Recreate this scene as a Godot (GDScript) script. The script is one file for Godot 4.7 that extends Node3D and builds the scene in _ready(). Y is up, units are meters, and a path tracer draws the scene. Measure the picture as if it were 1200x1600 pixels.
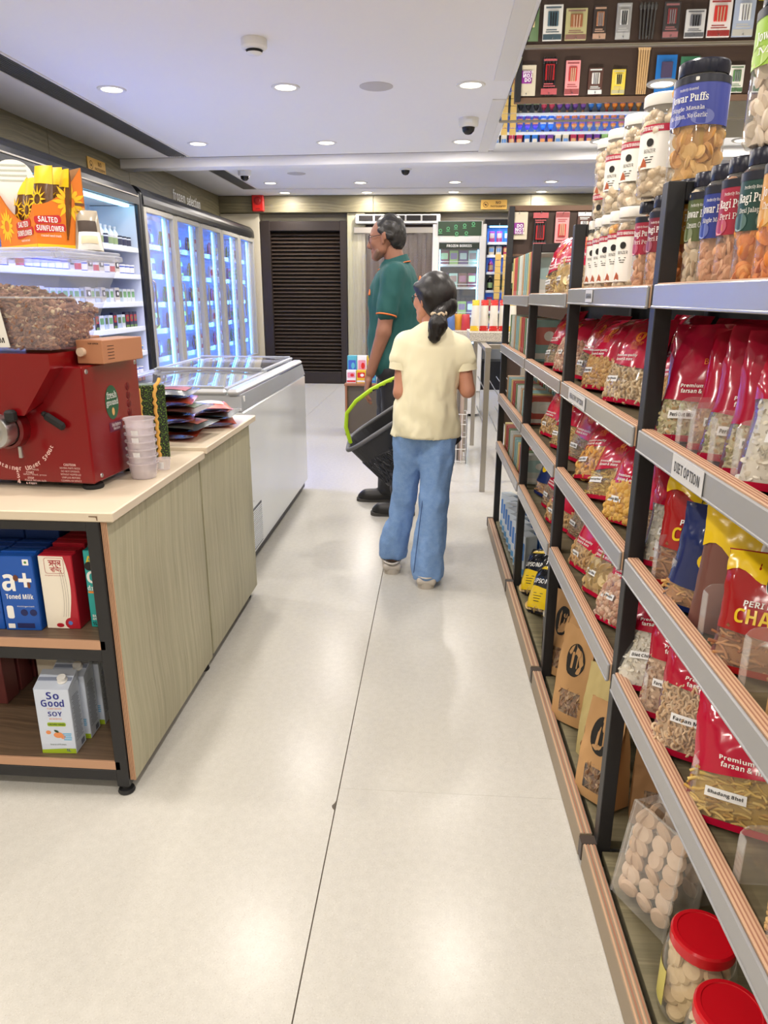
extends Node3D
# A small grocery shop: aisle between snack shelving and a serving counter, freezers and chillers behind.

var M := {}
var counts := {}
var fonts := {}
var text_cache := {}
var shelf_turn := deg_to_rad(1.2)
var rng := RandomNumberGenerator.new()

func _ready() -> void:
	rng.seed = 7
	# ---- camera ----
	var cam := Camera3D.new()
	cam.name = "camera"
	cam.fov = 71.23
	cam.near = 0.05
	cam.far = 60.0
	cam.position = Vector3(0, 1.3, 0)
	cam.rotation_order = EULER_ORDER_YXZ
	cam.rotation_degrees = Vector3(-16.885, 4.12, 0.167)
	add_child(cam)
	cam.current = true
	# ---- environment ----
	var we := WorldEnvironment.new()
	we.name = "environment"
	var env := Environment.new()
	env.background_mode = Environment.BG_COLOR
	env.background_color = Color(0.02, 0.02, 0.02)
	env.tonemap_mode = Environment.TONE_MAPPER_LINEAR
	env.tonemap_exposure = 1.0
	env.sdfgi_enabled = true
	env.ssao_enabled = true
	env.ssil_enabled = true
	we.environment = env
	add_child(we)
	# ---- lights of the ceiling ----
	make_materials()
	ceiling_lights()
	# ---- structure ----
	room()
	# ---- objects ----
	build_all()

func build_all() -> void:
	make_10_counter()
	make_11_cartons()
	make_12_grinder()
	make_13_counter_things()
	make_14_chest_freezer()
	make_15_chiller()
	make_16_upright_freezer()
	make_20_shelving()
	make_21_bags()
	make_22_kraft()
	make_23_jars()
	make_24_shelf_goods()
	make_30_berry_fridge()
	make_31_strip_curtain()
	make_32_rear_chiller()
	make_33_pegboard()
	make_34_stands()
	make_40_man()
	make_41_girl()
	make_42_basket()

# ------------------------------------------------------------------ helpers
func fresh(called: String) -> String:
	if called.length() > 4 and called[called.length() - 4] == "_" and called.right(3).is_valid_int():
		called = called.left(called.length() - 4)
	if counts.has(called):
		counts[called] += 1
		return "%s_%03d" % [called, counts[called]]
	counts[called] = 0
	return called

func mat(key: String, color: Color, rough := 0.6, metal := 0.0) -> StandardMaterial3D:
	if M.has(key):
		return M[key]
	var m := StandardMaterial3D.new()
	m.resource_name = key
	m.albedo_color = color
	m.roughness = rough
	m.metallic = metal
	M[key] = m
	return m

func col(r: int, g: int, b: int) -> Color:
	return Color(r / 255.0, g / 255.0, b / 255.0)

func clear_mat(key: String, color: Color, alpha: float, rough := 0.08) -> StandardMaterial3D:
	var m := mat(key, Color(color.r, color.g, color.b, alpha), rough)
	m.transparency = BaseMaterial3D.TRANSPARENCY_ALPHA
	m.cull_mode = BaseMaterial3D.CULL_DISABLED
	return m

func glow_mat(key: String, color: Color, energy: float) -> StandardMaterial3D:
	var m := mat(key, color, 0.5)
	m.emission_enabled = true
	m.emission = color
	m.emission_energy_multiplier = energy
	return m

func begin() -> SurfaceTool:
	var st := SurfaceTool.new()
	st.begin(Mesh.PRIMITIVE_TRIANGLES)
	return st

func tri(st: SurfaceTool, a: Vector3, b: Vector3, c: Vector3) -> void:
	var n := (b - a).cross(c - a).normalized()
	for p in [a, c, b]:
		st.set_normal(n)
		st.set_uv(Vector2.ZERO)
		st.add_vertex(p)

# a, b, c, d run counter-clockwise seen from outside
func quad(st: SurfaceTool, a: Vector3, b: Vector3, c: Vector3, d: Vector3) -> void:
	var n := (c - a).cross(d - b).normalized()
	var ps := [a, c, b, a, d, c]
	var uvs := [Vector2(0, 1), Vector2(1, 0), Vector2(1, 1), Vector2(0, 1), Vector2(0, 0), Vector2(1, 0)]
	for i in 6:
		st.set_normal(n)
		st.set_uv(uvs[i])
		st.add_vertex(ps[i])

# box with chamfered edges
func box(st: SurfaceTool, c: Vector3, s: Vector3, bev := 0.0, xf := Transform3D()) -> void:
	var h := s * 0.5
	var b := minf(bev, minf(h.x, minf(h.y, h.z)) * 0.9)
	var P := func(x, y, z): return xf * (c + Vector3(x, y, z))
	for sx in [-1.0, 1.0]:
		_face(st, P.call(sx * h.x, -(h.y - b), -(h.z - b)), P.call(sx * h.x, h.y - b, -(h.z - b)), P.call(sx * h.x, h.y - b, h.z - b), P.call(sx * h.x, -(h.y - b), h.z - b), sx > 0)
		_face(st, P.call(-(h.x - b), sx * h.y, -(h.z - b)), P.call(-(h.x - b), sx * h.y, h.z - b), P.call(h.x - b, sx * h.y, h.z - b), P.call(h.x - b, sx * h.y, -(h.z - b)), sx > 0)
		_face(st, P.call(-(h.x - b), -(h.y - b), sx * h.z), P.call(h.x - b, -(h.y - b), sx * h.z), P.call(h.x - b, h.y - b, sx * h.z), P.call(-(h.x - b), h.y - b, sx * h.z), sx > 0)
	if b <= 0.0:
		return
	for i in [-1.0, 1.0]:
		for j in [-1.0, 1.0]:
			var f: bool = i * j > 0
			_face(st, P.call(i * h.x, j * (h.y - b), -(h.z - b)), P.call(i * (h.x - b), j * h.y, -(h.z - b)), P.call(i * (h.x - b), j * h.y, h.z - b), P.call(i * h.x, j * (h.y - b), h.z - b), f)
			_face(st, P.call(-(h.x - b), i * h.y, j * (h.z - b)), P.call(-(h.x - b), i * (h.y - b), j * h.z), P.call(h.x - b, i * (h.y - b), j * h.z), P.call(h.x - b, i * h.y, j * (h.z - b)), f)
			_face(st, P.call(i * (h.x - b), -(h.y - b), j * h.z), P.call(i * h.x, -(h.y - b), j * (h.z - b)), P.call(i * h.x, h.y - b, j * (h.z - b)), P.call(i * (h.x - b), h.y - b, j * h.z), f)
			for k in [-1.0, 1.0]:
				var a: Vector3 = P.call(i * h.x, j * (h.y - b), k * (h.z - b))
				var d: Vector3 = P.call(i * (h.x - b), j * h.y, k * (h.z - b))
				var e: Vector3 = P.call(i * (h.x - b), j * (h.y - b), k * h.z)
				if i * j * k > 0:
					tri(st, a, d, e)
				else:
					tri(st, a, e, d)

func _face(st: SurfaceTool, a: Vector3, b: Vector3, c: Vector3, d: Vector3, keep: bool) -> void:
	if keep:
		quad(st, a, b, c, d)
	else:
		quad(st, d, c, b, a)

# surface of revolution: profile of Vector2(radius, height) from bottom to top
func lathe(st: SurfaceTool, prof: Array, seg := 24, xf := Transform3D(), squash := 1.0) -> void:
	for i in prof.size() - 1:
		var p0: Vector2 = prof[i]
		var p1: Vector2 = prof[i + 1]
		var dirv := p1 - p0
		if dirv.length() < 1e-6:
			continue
		var n := Vector2(dirv.y, -dirv.x).normalized()
		var n0 := n
		var n1 := n
		if i > 0:
			var q: Vector2 = p0 - prof[i - 1]
			var m := Vector2(q.y, -q.x).normalized()
			if m.dot(n) > 0.84:
				n0 = (m + n).normalized()
		if i < prof.size() - 2:
			var q2: Vector2 = prof[i + 2] - p1
			var m2 := Vector2(q2.y, -q2.x).normalized()
			if m2.dot(n) > 0.84:
				n1 = (m2 + n).normalized()
		for k in seg:
			var a0 := TAU * k / seg
			var a1 := TAU * (k + 1) / seg
			var vs := [[p0, n0, a0], [p0, n0, a1], [p1, n1, a1], [p1, n1, a0]]
			var order := [0, 1, 2, 0, 2, 3]
			if p0.x < 1e-6:
				order = [0, 1, 2]
				order = [0, 2, 3]
			elif p1.x < 1e-6:
				order = [0, 1, 2]
			for o in order:
				var v: Array = vs[o]
				var pp: Vector2 = v[0]
				var nn: Vector2 = v[1]
				var ca := cos(v[2])
				var sa := sin(v[2])
				st.set_normal((xf.basis * Vector3(nn.x * ca, nn.y, nn.x * sa / squash)).normalized())
				st.set_uv(Vector2(v[2] / TAU, pp.y))
				st.add_vertex(xf * Vector3(pp.x * ca, pp.y, pp.x * sa * squash))

# grid patch of a function (u, v) -> Vector3
func patch(st: SurfaceTool, nu: int, nv: int, f: Callable, flip := false, u0 := 0.0, u1 := 1.0, v0 := 0.0, v1 := 1.0) -> void:
	var pts := []
	for j in nv + 1:
		var row := PackedVector3Array()
		for i in nu + 1:
			row.append(f.call(lerpf(u0, u1, float(i) / nu), lerpf(v0, v1, float(j) / nv)))
		pts.append(row)
	var nor := []
	for j in nv + 1:
		var row := PackedVector3Array()
		for i in nu + 1:
			var du: Vector3 = pts[j][mini(i + 1, nu)] - pts[j][maxi(i - 1, 0)]
			var dv: Vector3 = pts[mini(j + 1, nv)][i] - pts[maxi(j - 1, 0)][i]
			var n := du.cross(dv).normalized()
			row.append(-n if flip else n)
		nor.append(row)
	for j in nv:
		for i in nu:
			var id := [[i, j], [i + 1, j], [i + 1, j + 1], [i, j], [i + 1, j + 1], [i, j + 1]]
			if not flip:
				id = [[i, j], [i + 1, j + 1], [i + 1, j], [i, j], [i, j + 1], [i + 1, j + 1]]
			for q in id:
				st.set_normal(nor[q[1]][q[0]])
				st.set_uv(Vector2(lerpf(u0, u1, float(q[0]) / nu), 1.0 - lerpf(v0, v1, float(q[1]) / nv)))
				st.add_vertex(pts[q[1]][q[0]])

func tube(st: SurfaceTool, path: Array, r: float, seg := 8, closed := false, flat := 1.0) -> void:
	var n := path.size()
	var rings := []
	var up := Vector3.UP
	for i in n:
		var a: Vector3 = path[(i - 1 + n) % n] if closed else path[maxi(i - 1, 0)]
		var b: Vector3 = path[(i + 1) % n] if closed else path[mini(i + 1, n - 1)]
		var t := (b - a).normalized()
		if absf(t.dot(up)) > 0.95:
			up = Vector3.RIGHT if absf(t.dot(Vector3.RIGHT)) < 0.9 else Vector3.BACK
		var s := t.cross(up).normalized()
		var w := s.cross(t).normalized()
		up = w
		var ring := []
		for k in seg:
			var an := TAU * k / seg
			var d := s * cos(an) + w * sin(an) * flat
			ring.append([path[i] + d * r, d.normalized()])
		rings.append(ring)
	for i in (n if closed else n - 1):
		for k in seg:
			var q := [rings[i][k], rings[i][(k + 1) % seg], rings[(i + 1) % n][(k + 1) % seg], rings[(i + 1) % n][k]]
			for o in [0, 1, 2, 0, 2, 3]:
				st.set_normal(q[o][1])
				st.set_uv(Vector2.ZERO)
				st.add_vertex(q[o][0])
	if not closed:
		for e in [0, n - 1]:
			var ring: Array = rings[e]
			for k in range(1, seg - 1):
				if e == 0:
					tri(st, ring[0][0], ring[k + 1][0], ring[k][0])
				else:
					tri(st, ring[0][0], ring[k][0], ring[k + 1][0])

# prism: polygon (counter-clockwise in x, y) extruded along z from z0 to z1
func prism(st: SurfaceTool, poly: PackedVector2Array, z0: float, z1: float, xf := Transform3D()) -> void:
	var idx := Geometry2D.triangulate_polygon(poly)
	for i in range(0, idx.size(), 3):
		var a := poly[idx[i]]
		var b := poly[idx[i + 1]]
		var c := poly[idx[i + 2]]
		if (b - a).cross(c - a) < 0:
			var t := b
			b = c
			c = t
		tri(st, xf * Vector3(a.x, a.y, z1), xf * Vector3(b.x, b.y, z1), xf * Vector3(c.x, c.y, z1))
		tri(st, xf * Vector3(a.x, a.y, z0), xf * Vector3(c.x, c.y, z0), xf * Vector3(b.x, b.y, z0))
	var n := poly.size()
	for i in n:
		var a := poly[i]
		var b := poly[(i + 1) % n]
		quad(st, xf * Vector3(a.x, a.y, z0), xf * Vector3(b.x, b.y, z0), xf * Vector3(b.x, b.y, z1), xf * Vector3(a.x, a.y, z1))

func rrect(w: float, h: float, r: float, seg := 4) -> PackedVector2Array:
	var out := PackedVector2Array()
	for k in 4:
		var cx: float = (w / 2 - r) * [1, -1, -1, 1][k]
		var cy: float = (h / 2 - r) * [1, 1, -1, -1][k]
		for i in seg + 1:
			var a := PI / 2 * (k + float(i) / seg)
			out.append(Vector2(cx + r * cos(a), cy + r * sin(a)))
	return out

func ellipse(a: float, b: float, seg := 20) -> PackedVector2Array:
	var out := PackedVector2Array()
	for i in seg:
		out.append(Vector2(a * cos(TAU * i / seg), b * sin(TAU * i / seg)))
	return out

# lettering: every glyph triangle is passed through the function place(x, y) -> Vector3
func font(kind: String) -> SystemFont:
	if not fonts.has(kind):
		var f := SystemFont.new()
		f.font_names = PackedStringArray(["Droid Serif" if kind.begins_with("serif") else "Droid Sans Mono" if kind == "mono" else "Droid Sans"])
		f.font_weight = 700 if kind.ends_with("bold") else 400
		fonts[kind] = f
	return fonts[kind]

func glyphs(words: String, kind: String) -> Array:
	var key := kind + words
	if not text_cache.has(key):
		var t := TextMesh.new()
		t.font = font(kind)
		t.text = words
		t.font_size = 24
		t.depth = 0.0
		t.curve_step = 4.0
		t.pixel_size = 1.0
		var a := t.get_mesh_arrays()
		var lo := Vector2(1e9, 1e9)
		var hi := -lo
		for v in a[0]:
			lo = lo.min(Vector2(v.x, v.y))
			hi = hi.max(Vector2(v.x, v.y))
		text_cache[key] = [a[0], a[12], lo, hi]
	return text_cache[key]

# height is the height of the whole line of glyphs; centre at (cx, cy)
func text(st: SurfaceTool, words: String, cx: float, cy: float, height: float, place: Callable, kind := "bold", width := 0.0) -> void:
	var g := glyphs(words, kind)
	var lo: Vector2 = g[2]
	var hi: Vector2 = g[3]
	var k := height / (hi.y - lo.y)
	var kx := k if width <= 0.0 else width / (hi.x - lo.x)
	var mid := (lo + hi) * 0.5
	var vs: PackedVector3Array = g[0]
	var idx: PackedInt32Array = g[1]
	for i in range(0, idx.size(), 3):
		var p := []
		for q in 3:
			var v := vs[idx[i + q]]
			p.append(place.call(cx + (v.x - mid.x) * kx, cy + (v.y - mid.y) * k))
		var n: Vector3 = (p[2] - p[0]).cross(p[1] - p[0]).normalized()
		for q in 3:
			st.set_normal(n)
			st.set_uv(Vector2.ZERO)
			st.add_vertex(p[q])

# a filled flat shape (polygon counter-clockwise) on a surface
func decal_shape(st: SurfaceTool, poly: PackedVector2Array, place: Callable) -> void:
	var idx := Geometry2D.triangulate_polygon(poly)
	for i in range(0, idx.size(), 3):
		var a := poly[idx[i]]
		var b := poly[idx[i + 1]]
		var c := poly[idx[i + 2]]
		if (b - a).cross(c - a) < 0:
			var t := b
			b = c
			c = t
		tri(st, place.call(a.x, a.y), place.call(b.x, b.y), place.call(c.x, c.y))

func shifted(poly: PackedVector2Array, x: float, y: float, turn := 0.0) -> PackedVector2Array:
	var out := PackedVector2Array()
	for p in poly:
		out.append(p.rotated(turn) + Vector2(x, y))
	return out

# flat placement on a plane: origin, x axis, y axis
func plane(o: Vector3, x: Vector3, y: Vector3) -> Callable:
	return func(a, b): return o + x * a + y * b

func done(st, m: Material) -> Mesh:
	if st is Mesh:
		return st
	var mesh: ArrayMesh = st.commit()
	if mesh.get_surface_count() > 0:
		mesh.surface_set_material(0, m)
	return mesh

func obj(called: String, st, m: Material, parent: Node = null) -> MeshInstance3D:
	var o := MeshInstance3D.new()
	o.mesh = done(st, m)
	if m and st is Mesh:
		o.material_override = m
	if parent == null:
		o.name = fresh(called)
		add_child(o)
	else:
		o.name = called
		parent.add_child(o, true)
	return o

func tag(o: Node, label: String, category: String, group := "") -> Node:
	o.set_meta("label", label)
	o.set_meta("category", category)
	if group:
		o.set_meta("group", group)
	return o

func thing(called: String, label: String, category: String, at := Vector3.ZERO, turn := 0.0, group := "") -> Node3D:
	var o := Node3D.new()
	o.name = fresh(called)
	add_child(o)
	o.position = at
	o.rotation.y = turn
	tag(o, label, category, group)
	return o

func copy(src: Node3D, called: String, label: String, at: Vector3, turn := 0.0, group := "") -> Node3D:
	var o: Node3D = src.duplicate()
	o.name = fresh(called)
	add_child(o)
	o.position = at
	o.rotation = Vector3(0, turn, 0)
	o.set_meta("label", label)
	if group:
		o.set_meta("group", group)
	return o

func struct(called: String, st, m: Material, parent: Node = null) -> MeshInstance3D:
	var o := obj(called, st, m, parent)
	if parent == null:
		o.set_meta("kind", "structure")
	return o

func scatter(called: String, mesh: Mesh, m: Material, xfs: Array, parent: Node, colors := []) -> MultiMeshInstance3D:
	var mm := MultiMesh.new()
	mm.transform_format = MultiMesh.TRANSFORM_3D
	mm.use_colors = not colors.is_empty()
	mm.mesh = mesh
	mm.instance_count = xfs.size()
	for i in xfs.size():
		mm.set_instance_transform(i, xfs[i])
		if mm.use_colors:
			mm.set_instance_color(i, colors[i % colors.size()])
	var o := MultiMeshInstance3D.new()
	o.multimesh = mm
	o.material_override = m
	o.name = called
	o.set_meta("kind", "stuff")
	parent.add_child(o, true)
	return o

func ordinal(i: int) -> String:
	if i > 23:
		return ["twenty-", "thirty-", "forty-"][(i + 1) / 10 - 2] + ["", "first", "second", "third", "fourth", "fifth", "sixth", "seventh", "eighth", "ninth"][(i + 1) % 10] if (i + 1) % 10 else ["thirtieth", "fortieth"][(i + 1) / 10 - 3]
	return ["first", "second", "third", "fourth", "fifth", "sixth", "seventh", "eighth", "ninth", "tenth", "eleventh", "twelfth", "thirteenth", "fourteenth", "fifteenth", "sixteenth", "seventeenth", "eighteenth", "nineteenth", "twentieth", "twenty-first", "twenty-second", "twenty-third", "twenty-fourth"][i]

func image_tex(w: int, h: int, f: Callable) -> ImageTexture:
	var im := Image.create(w, h, false, Image.FORMAT_RGB8)
	for y in h:
		for x in w:
			im.set_pixel(x, y, f.call(x, y))
	return ImageTexture.create_from_image(im)

func noise(seed_: int, freq: float, oct := 4) -> FastNoiseLite:
	var n := FastNoiseLite.new()
	n.seed = seed_
	n.frequency = freq
	n.fractal_octaves = oct
	return n

func bump_tex(seed_: int, freq: float, strength := 4.0, size := 256) -> NoiseTexture2D:
	var t := NoiseTexture2D.new()
	t.width = size
	t.height = size
	t.seamless = true
	t.as_normal_map = true
	t.bump_strength = strength
	t.noise = noise(seed_, freq)
	return t

func triplanar(m: StandardMaterial3D, scale: float, world := false) -> void:
	m.uv1_triplanar = true
	m.uv1_world_triplanar = world
	m.uv1_scale = Vector3.ONE * scale

# wood print with streaks; along_v: streaks run along the image's v axis
func wood_tex(seed_: int, along_v: bool, dark: Color, light: Color, tint: Color) -> ImageTexture:
	var a := noise(seed_, 0.035, 4)
	var b := noise(seed_ + 1, 0.12, 3)
	var c := noise(seed_ + 2, 0.006, 3)
	return image_tex(512, 512, func(x, y):
		var p: float = x if along_v else y
		var q: float = y if along_v else x
		# across the grain the pattern runs round a circle, so that the image repeats
		var an := TAU * p / 512.0 + 0.10 * sin(TAU * q / 512.0) + 0.04 * sin(TAU * q / 256.0 + 1.0)
		var cx := cos(an) * 163.0
		var cy := sin(an) * 163.0
		q = absf(q - 256.0) * 2.0
		var s := a.get_noise_3d(cx, cy, q * 0.02) * 0.9 + b.get_noise_3d(cx * 1.7, cy * 1.7, q * 0.05) * 0.6
		var t := clampf(0.5 + s, 0.0, 1.0)
		return dark.lerp(light, t).lerp(tint, clampf(0.4 + 0.9 * c.get_noise_3d(cx * 2.0, cy * 2.0, q * 0.3), 0.0, 0.6)))

func wood_mat(key: String, seed_: int, along_v: bool, dark: Color, light: Color, tint: Color, scale := 1.0, rough := 0.5) -> StandardMaterial3D:
	var m := mat(key, Color.WHITE, rough)
	m.albedo_texture = wood_tex(seed_, along_v, dark, light, tint)
	triplanar(m, scale, true)
	return m

func make_materials() -> void:
	wood_mat("laminate_upright", 11, true, col(158, 153, 127), col(192, 187, 160), col(174, 170, 143), 1.6)
	wood_mat("laminate_level", 21, false, col(98, 92, 70), col(140, 132, 104), col(116, 109, 84), 0.9)
	wood_mat("plank_brown", 31, false, col(96, 78, 62), col(136, 112, 88), col(112, 92, 74), 2.0)
	var slab := mat("floor_slab", Color.WHITE, 0.24)
	var n1 := noise(3, 0.02, 4)
	var n2 := noise(4, 0.11, 3)
	var n3 := noise(5, 0.05, 2)
	slab.albedo_texture = image_tex(1024, 1024, func(x, y):
		var fx := absf(x - 512.0) * 2.0
		var fy := absf(y - 512.0) * 2.0
		var v := 0.5 + 0.35 * n1.get_noise_2d(fx, fy) + 0.35 * n2.get_noise_2d(fx, fy)
		var squiggle := absf(n3.get_noise_2d(fx * 1.5, fy * 1.5))
		var c := col(191, 189, 182).lerp(col(205, 203, 196), clampf(v, 0, 1))
		if squiggle < 0.02 and n2.get_noise_2d(fy, fx) > 0.05:
			c = c.lerp(col(222, 220, 214), 0.6)
		if n2.get_noise_2d(fx * 5.0, fy * 5.0) > 0.55:
			c = c.lerp(col(158, 147, 132), 0.45)
		return c)
	triplanar(slab, 0.8, true)
	slab.metallic_specular = 0.4
	mat("joint", col(96, 88, 78), 0.8)
	mat("ceiling_paint", col(240, 240, 242), 0.85)
	mat("wall_cream", col(205, 197, 176), 0.8)
	mat("white_plastic", col(232, 231, 228), 0.4)
	mat("white_gloss", col(228, 230, 232), 0.18)
	mat("grey_metal", col(150, 150, 150), 0.35, 0.6)
	mat("steel", col(190, 190, 192), 0.28, 0.95)
	mat("brushed", col(178, 172, 162), 0.38, 0.85)
	mat("black_metal", col(30, 30, 33), 0.45)
	mat("black_soft", col(18, 18, 20), 0.7)
	mat("black_gloss", col(12, 12, 16), 0.2)
	mat("dark_door", col(38, 28, 24), 0.5)
	mat("dark_slat", col(58, 46, 38), 0.45)
	mat("mirror", col(225, 228, 230), 0.015, 1.0)
	mat("text_white", col(240, 240, 238), 0.6)
	mat("text_black", col(22, 20, 20), 0.6)
	mat("paper_white", col(238, 236, 230), 0.7)
	mat("sticker", col(236, 238, 240), 0.5)
	clear_mat("glass", Color.WHITE, 0.05, 0.02)
	clear_mat("film", Color.WHITE, 0.05, 0.12)
	clear_mat("acrylic", Color.WHITE, 0.10, 0.04)
	glow_mat("lamp_face", Color(1.0, 0.95, 0.86), 6.0)
	glow_mat("led_blue", Color(0.55, 0.85, 1.0), 5.0)

# ------------------------------------------------------------------ room
const H1 := 2.576
const H2 := 2.65

func area(at: Vector3, towards: Vector3, size: Vector2, color: Color, energy: float, called: String) -> void:
	var l := AreaLight3D.new()
	l.name = fresh(called)
	add_child(l)
	l.area_size = size
	l.light_color = color
	l.light_energy = energy
	l.area_normalize_energy = true
	l.area_range = 20.0
	l.area_attenuation = 2.0
	l.shadow_enabled = true
	l.position = at
	l.look_at_from_position(at, at + towards, Vector3.FORWARD if absf(towards.normalized().y) > 0.9 else Vector3.UP)

func downlight(at: Vector3, label: String) -> void:
	var t := thing("ceiling_light", label, "ceiling light", at, 0.0, "round recessed ceiling lights")
	var st := begin()
	lathe(st, [Vector2(0.066, -0.001), Vector2(0.068, -0.006), Vector2(0.088, -0.007), Vector2(0.092, -0.003), Vector2(0.092, 0.0)], 28)
	obj("rim", st, M.white_plastic, t)
	st = begin()
	lathe(st, [Vector2(0.0, -0.0035), Vector2(0.066, -0.0035), Vector2(0.066, 0.0)], 28)
	obj("lens", st, M.lamp_face, t)
	area(at + Vector3(0, -0.009, 0), Vector3.DOWN, Vector2(0.115, 0.115), Color(1.0, 0.965, 0.925), 1.4, "downlight_beam")

func ceiling_lights() -> void:
	var cols := [-2.15, -1.01, 0.173, 1.36, 2.55]
	var rows := [[-5.10, H1], [-6.85, H1], [-9.71, H2], [-10.60, H2], [-3.35, H1], [-1.6, H1], [0.15, H1], [1.9, H1]]
	var cn := ["in the column beside the chillers", "in the column over the counter", "in the column along the mirror edge", "in the first column within the mirror", "in the second column within the mirror"]
	var rn := ["third row from the beam towards the shelves", "row just before the ceiling beam", "row behind the beam", "row washing the rear wood fascia", "row over the chest freezer", "row over the counter front", "row over the camera", "row behind the camera"]
	rn[0] = "second row before the ceiling beam"
	for r in rows.size():
		for c in cols.size():
			var y: float = rows[r][1]
			if c >= 3 and r in [0, 1, 4]:
				y = H1 - 0.008
			downlight(Vector3(cols[c], y, rows[r][0] - 0.02 * c), "round recessed light %s, %s" % [cn[c], rn[r]])

func room() -> void:
	# floor of large slabs with fine joints
	var fl := Node3D.new()
	fl.name = "floor"
	fl.set_meta("kind", "structure")
	add_child(fl)
	var st := begin()
	box(st, Vector3(0.6, -0.06, -3.75), Vector3(8.4, 0.112, 15.6))
	obj("screed", st, M.joint, fl)
	var xs := [-3.4, -2.64, -1.44, -0.24, 0.96, 2.16, 3.36, 4.6]
	for i in xs.size() - 1:
		var z := 3.6
		var off := 0.85 if i % 2 == 0 else 0.0
		var zs := [3.6]
		var k := 2.35 + off
		while k > -11.3:
			zs.append(k)
			k -= 2.0
		zs.append(-11.35)
		for j in zs.size() - 1:
			st = begin()
			var x0: float = xs[i] + 0.0014
			var x1: float = xs[i + 1] - 0.0014
			var z0: float = zs[j] - 0.0002
			var z1: float = zs[j + 1] + 0.0002
			box(st, Vector3((x0 + x1) / 2, -0.004, (z0 + z1) / 2), Vector3(x1 - x0, 0.008, z0 - z1), 0.0003)
			obj("slab", st, M.floor_slab, fl)
	# a chipped spot at the joint
	st = begin()
	decal_shape(st, PackedVector2Array([Vector2(0, 0.018), Vector2(-0.003, 0.008), Vector2(-0.009, -0.002), Vector2(-0.007, -0.01), Vector2(0, -0.02)]), func(a, b): return Vector3(-0.2415 + a, 0.0006, -1.58 - b))
	obj("chip", st, M.joint, fl)
	# walls
	for w in [["wall_left", Vector3(-3.45, 1.4, -3.8), Vector3(0.3, 2.9, 15.4)], ["wall_right", Vector3(4.55, 1.4, -3.8), Vector3(0.2, 2.9, 15.4)], ["wall_back", Vector3(0.6, 1.4, -11.3), Vector3(8.2, 2.9, 0.3)], ["wall_front", Vector3(0.6, 1.4, 3.65), Vector3(8.2, 2.9, 0.2)]]:
		st = begin()
		box(st, w[1], w[2])
		struct(w[0], st, M.wall_cream)
	# ceilings
	st = begin()
	box(st, Vector3(0.6, H1 + 0.15, -2.05), Vector3(8.2, 0.3, 11.4))
	struct("ceiling_front", st, M.ceiling_paint)
	st = begin()
	box(st, Vector3(0.6, H2 + 0.113, -9.5), Vector3(8.2, 0.226, 3.6))
	struct("ceiling_rear", st, M.ceiling_paint)
	# beam between the two ceilings
	st = begin()
	var bx := Transform3D(Basis(Vector3.UP, deg_to_rad(-3.2)), Vector3(-3.3, 0, -7.55))
	box(st, Vector3(4.0, H1 - 0.085 + 0.15, -0.11), Vector3(8.6, 0.3, 0.2), 0.004, bx)
	struct("ceiling_beam", st, M.ceiling_paint)
	# fine groove in front of the beam
	st = begin()
	box(st, Vector3(4.0, H1 - 0.001, 0.012), Vector3(8.0, 0.004, 0.004), 0.0, bx)
	struct("trim_1", st, M.joint)
	# long slot diffusers of the air conditioning
	slot_diffuser(Vector3(-2.535, H1, 0), 3.2, -7.42, "long slatted air vent in the front ceiling")
	slot_diffuser(Vector3(-2.535, H2, 0), -7.95, -10.20, "shorter slatted air vent behind the ceiling beam")
	# thin slot across the rear ceiling
	var t := thing("air_slot", "thin dark air slot across the rear ceiling", "air vent", Vector3(0, H2, -10.22))
	st = begin()
	box(st, Vector3(0.85, -0.001, 0), Vector3(6.6, 0.004, 0.03))
	obj("gap", st, M.black_metal, t)
	st = begin()
	box(st, Vector3(0.85, -0.004, 0.02), Vector3(6.6, 0.008, 0.008), 0.002)
	box(st, Vector3(0.85, -0.004, -0.02), Vector3(6.6, 0.008, 0.008), 0.002)
	obj("rim", st, M.white_plastic, t)
	# wooden fascia over the chillers: panels with narrow gaps
	var fa := Node3D.new()
	fa.name = "trim_2"
	fa.set_meta("kind", "structure")
	add_child(fa)
	var z := -10.92
	var bounds := [-10.92, -9.34, -7.755, -6.17, -4.585, -3.0, -1.415, 0.17, 1.755, 3.5]
	for i in bounds.size() - 1:
		st = begin()
		var z0: float = bounds[i] + 0.003
		var z1: float = bounds[i + 1] - 0.003
		var top := H2 if z1 < -7.6 else H1
		var low := 2.30 if i > 2 else 2.33
		box(st, Vector3(-3.235, (top + low) / 2, (z0 + z1) / 2), Vector3(0.13, top - low, z1 - z0), 0.002)
		obj("panel", st, M.laminate_level, fa)
	st = begin()
	box(st, Vector3(-3.25, 2.43, -3.7), Vector3(0.12, 0.4, 14.3))
	obj("backing", st, M.black_soft, fa)
	# rear fascia
	var fr := Node3D.new()
	fr.name = "trim_3"
	fr.set_meta("kind", "structure")
	add_child(fr)
	var bx2 := [-3.17, -0.95, 1.25, 4.4]
	for i in 3:
		st = begin()
		box(st, Vector3((bx2[i] + bx2[i + 1]) / 2, 2.535, -11.01), Vector3(bx2[i + 1] - bx2[i] - 0.003, 0.22, 0.26), 0.003)
		obj("panel", st, M.laminate_level, fr)
	# pillars between door and strip curtain
	st = begin()
	box(st, Vector3(-2.93, 1.21, -11.04), Vector3(0.64, 2.42, 0.2), 0.004)
	struct("pillar_1", st, M.wall_cream)
	st = begin()
	box(st, Vector3(-1.2, 1.21, -11.04), Vector3(0.26, 2.42, 0.22), 0.004)
	struct("pillar_2", st, M.laminate_upright)
	louvre_door()
	mirrors()
	wall_signs()
	ceiling_devices()

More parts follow.
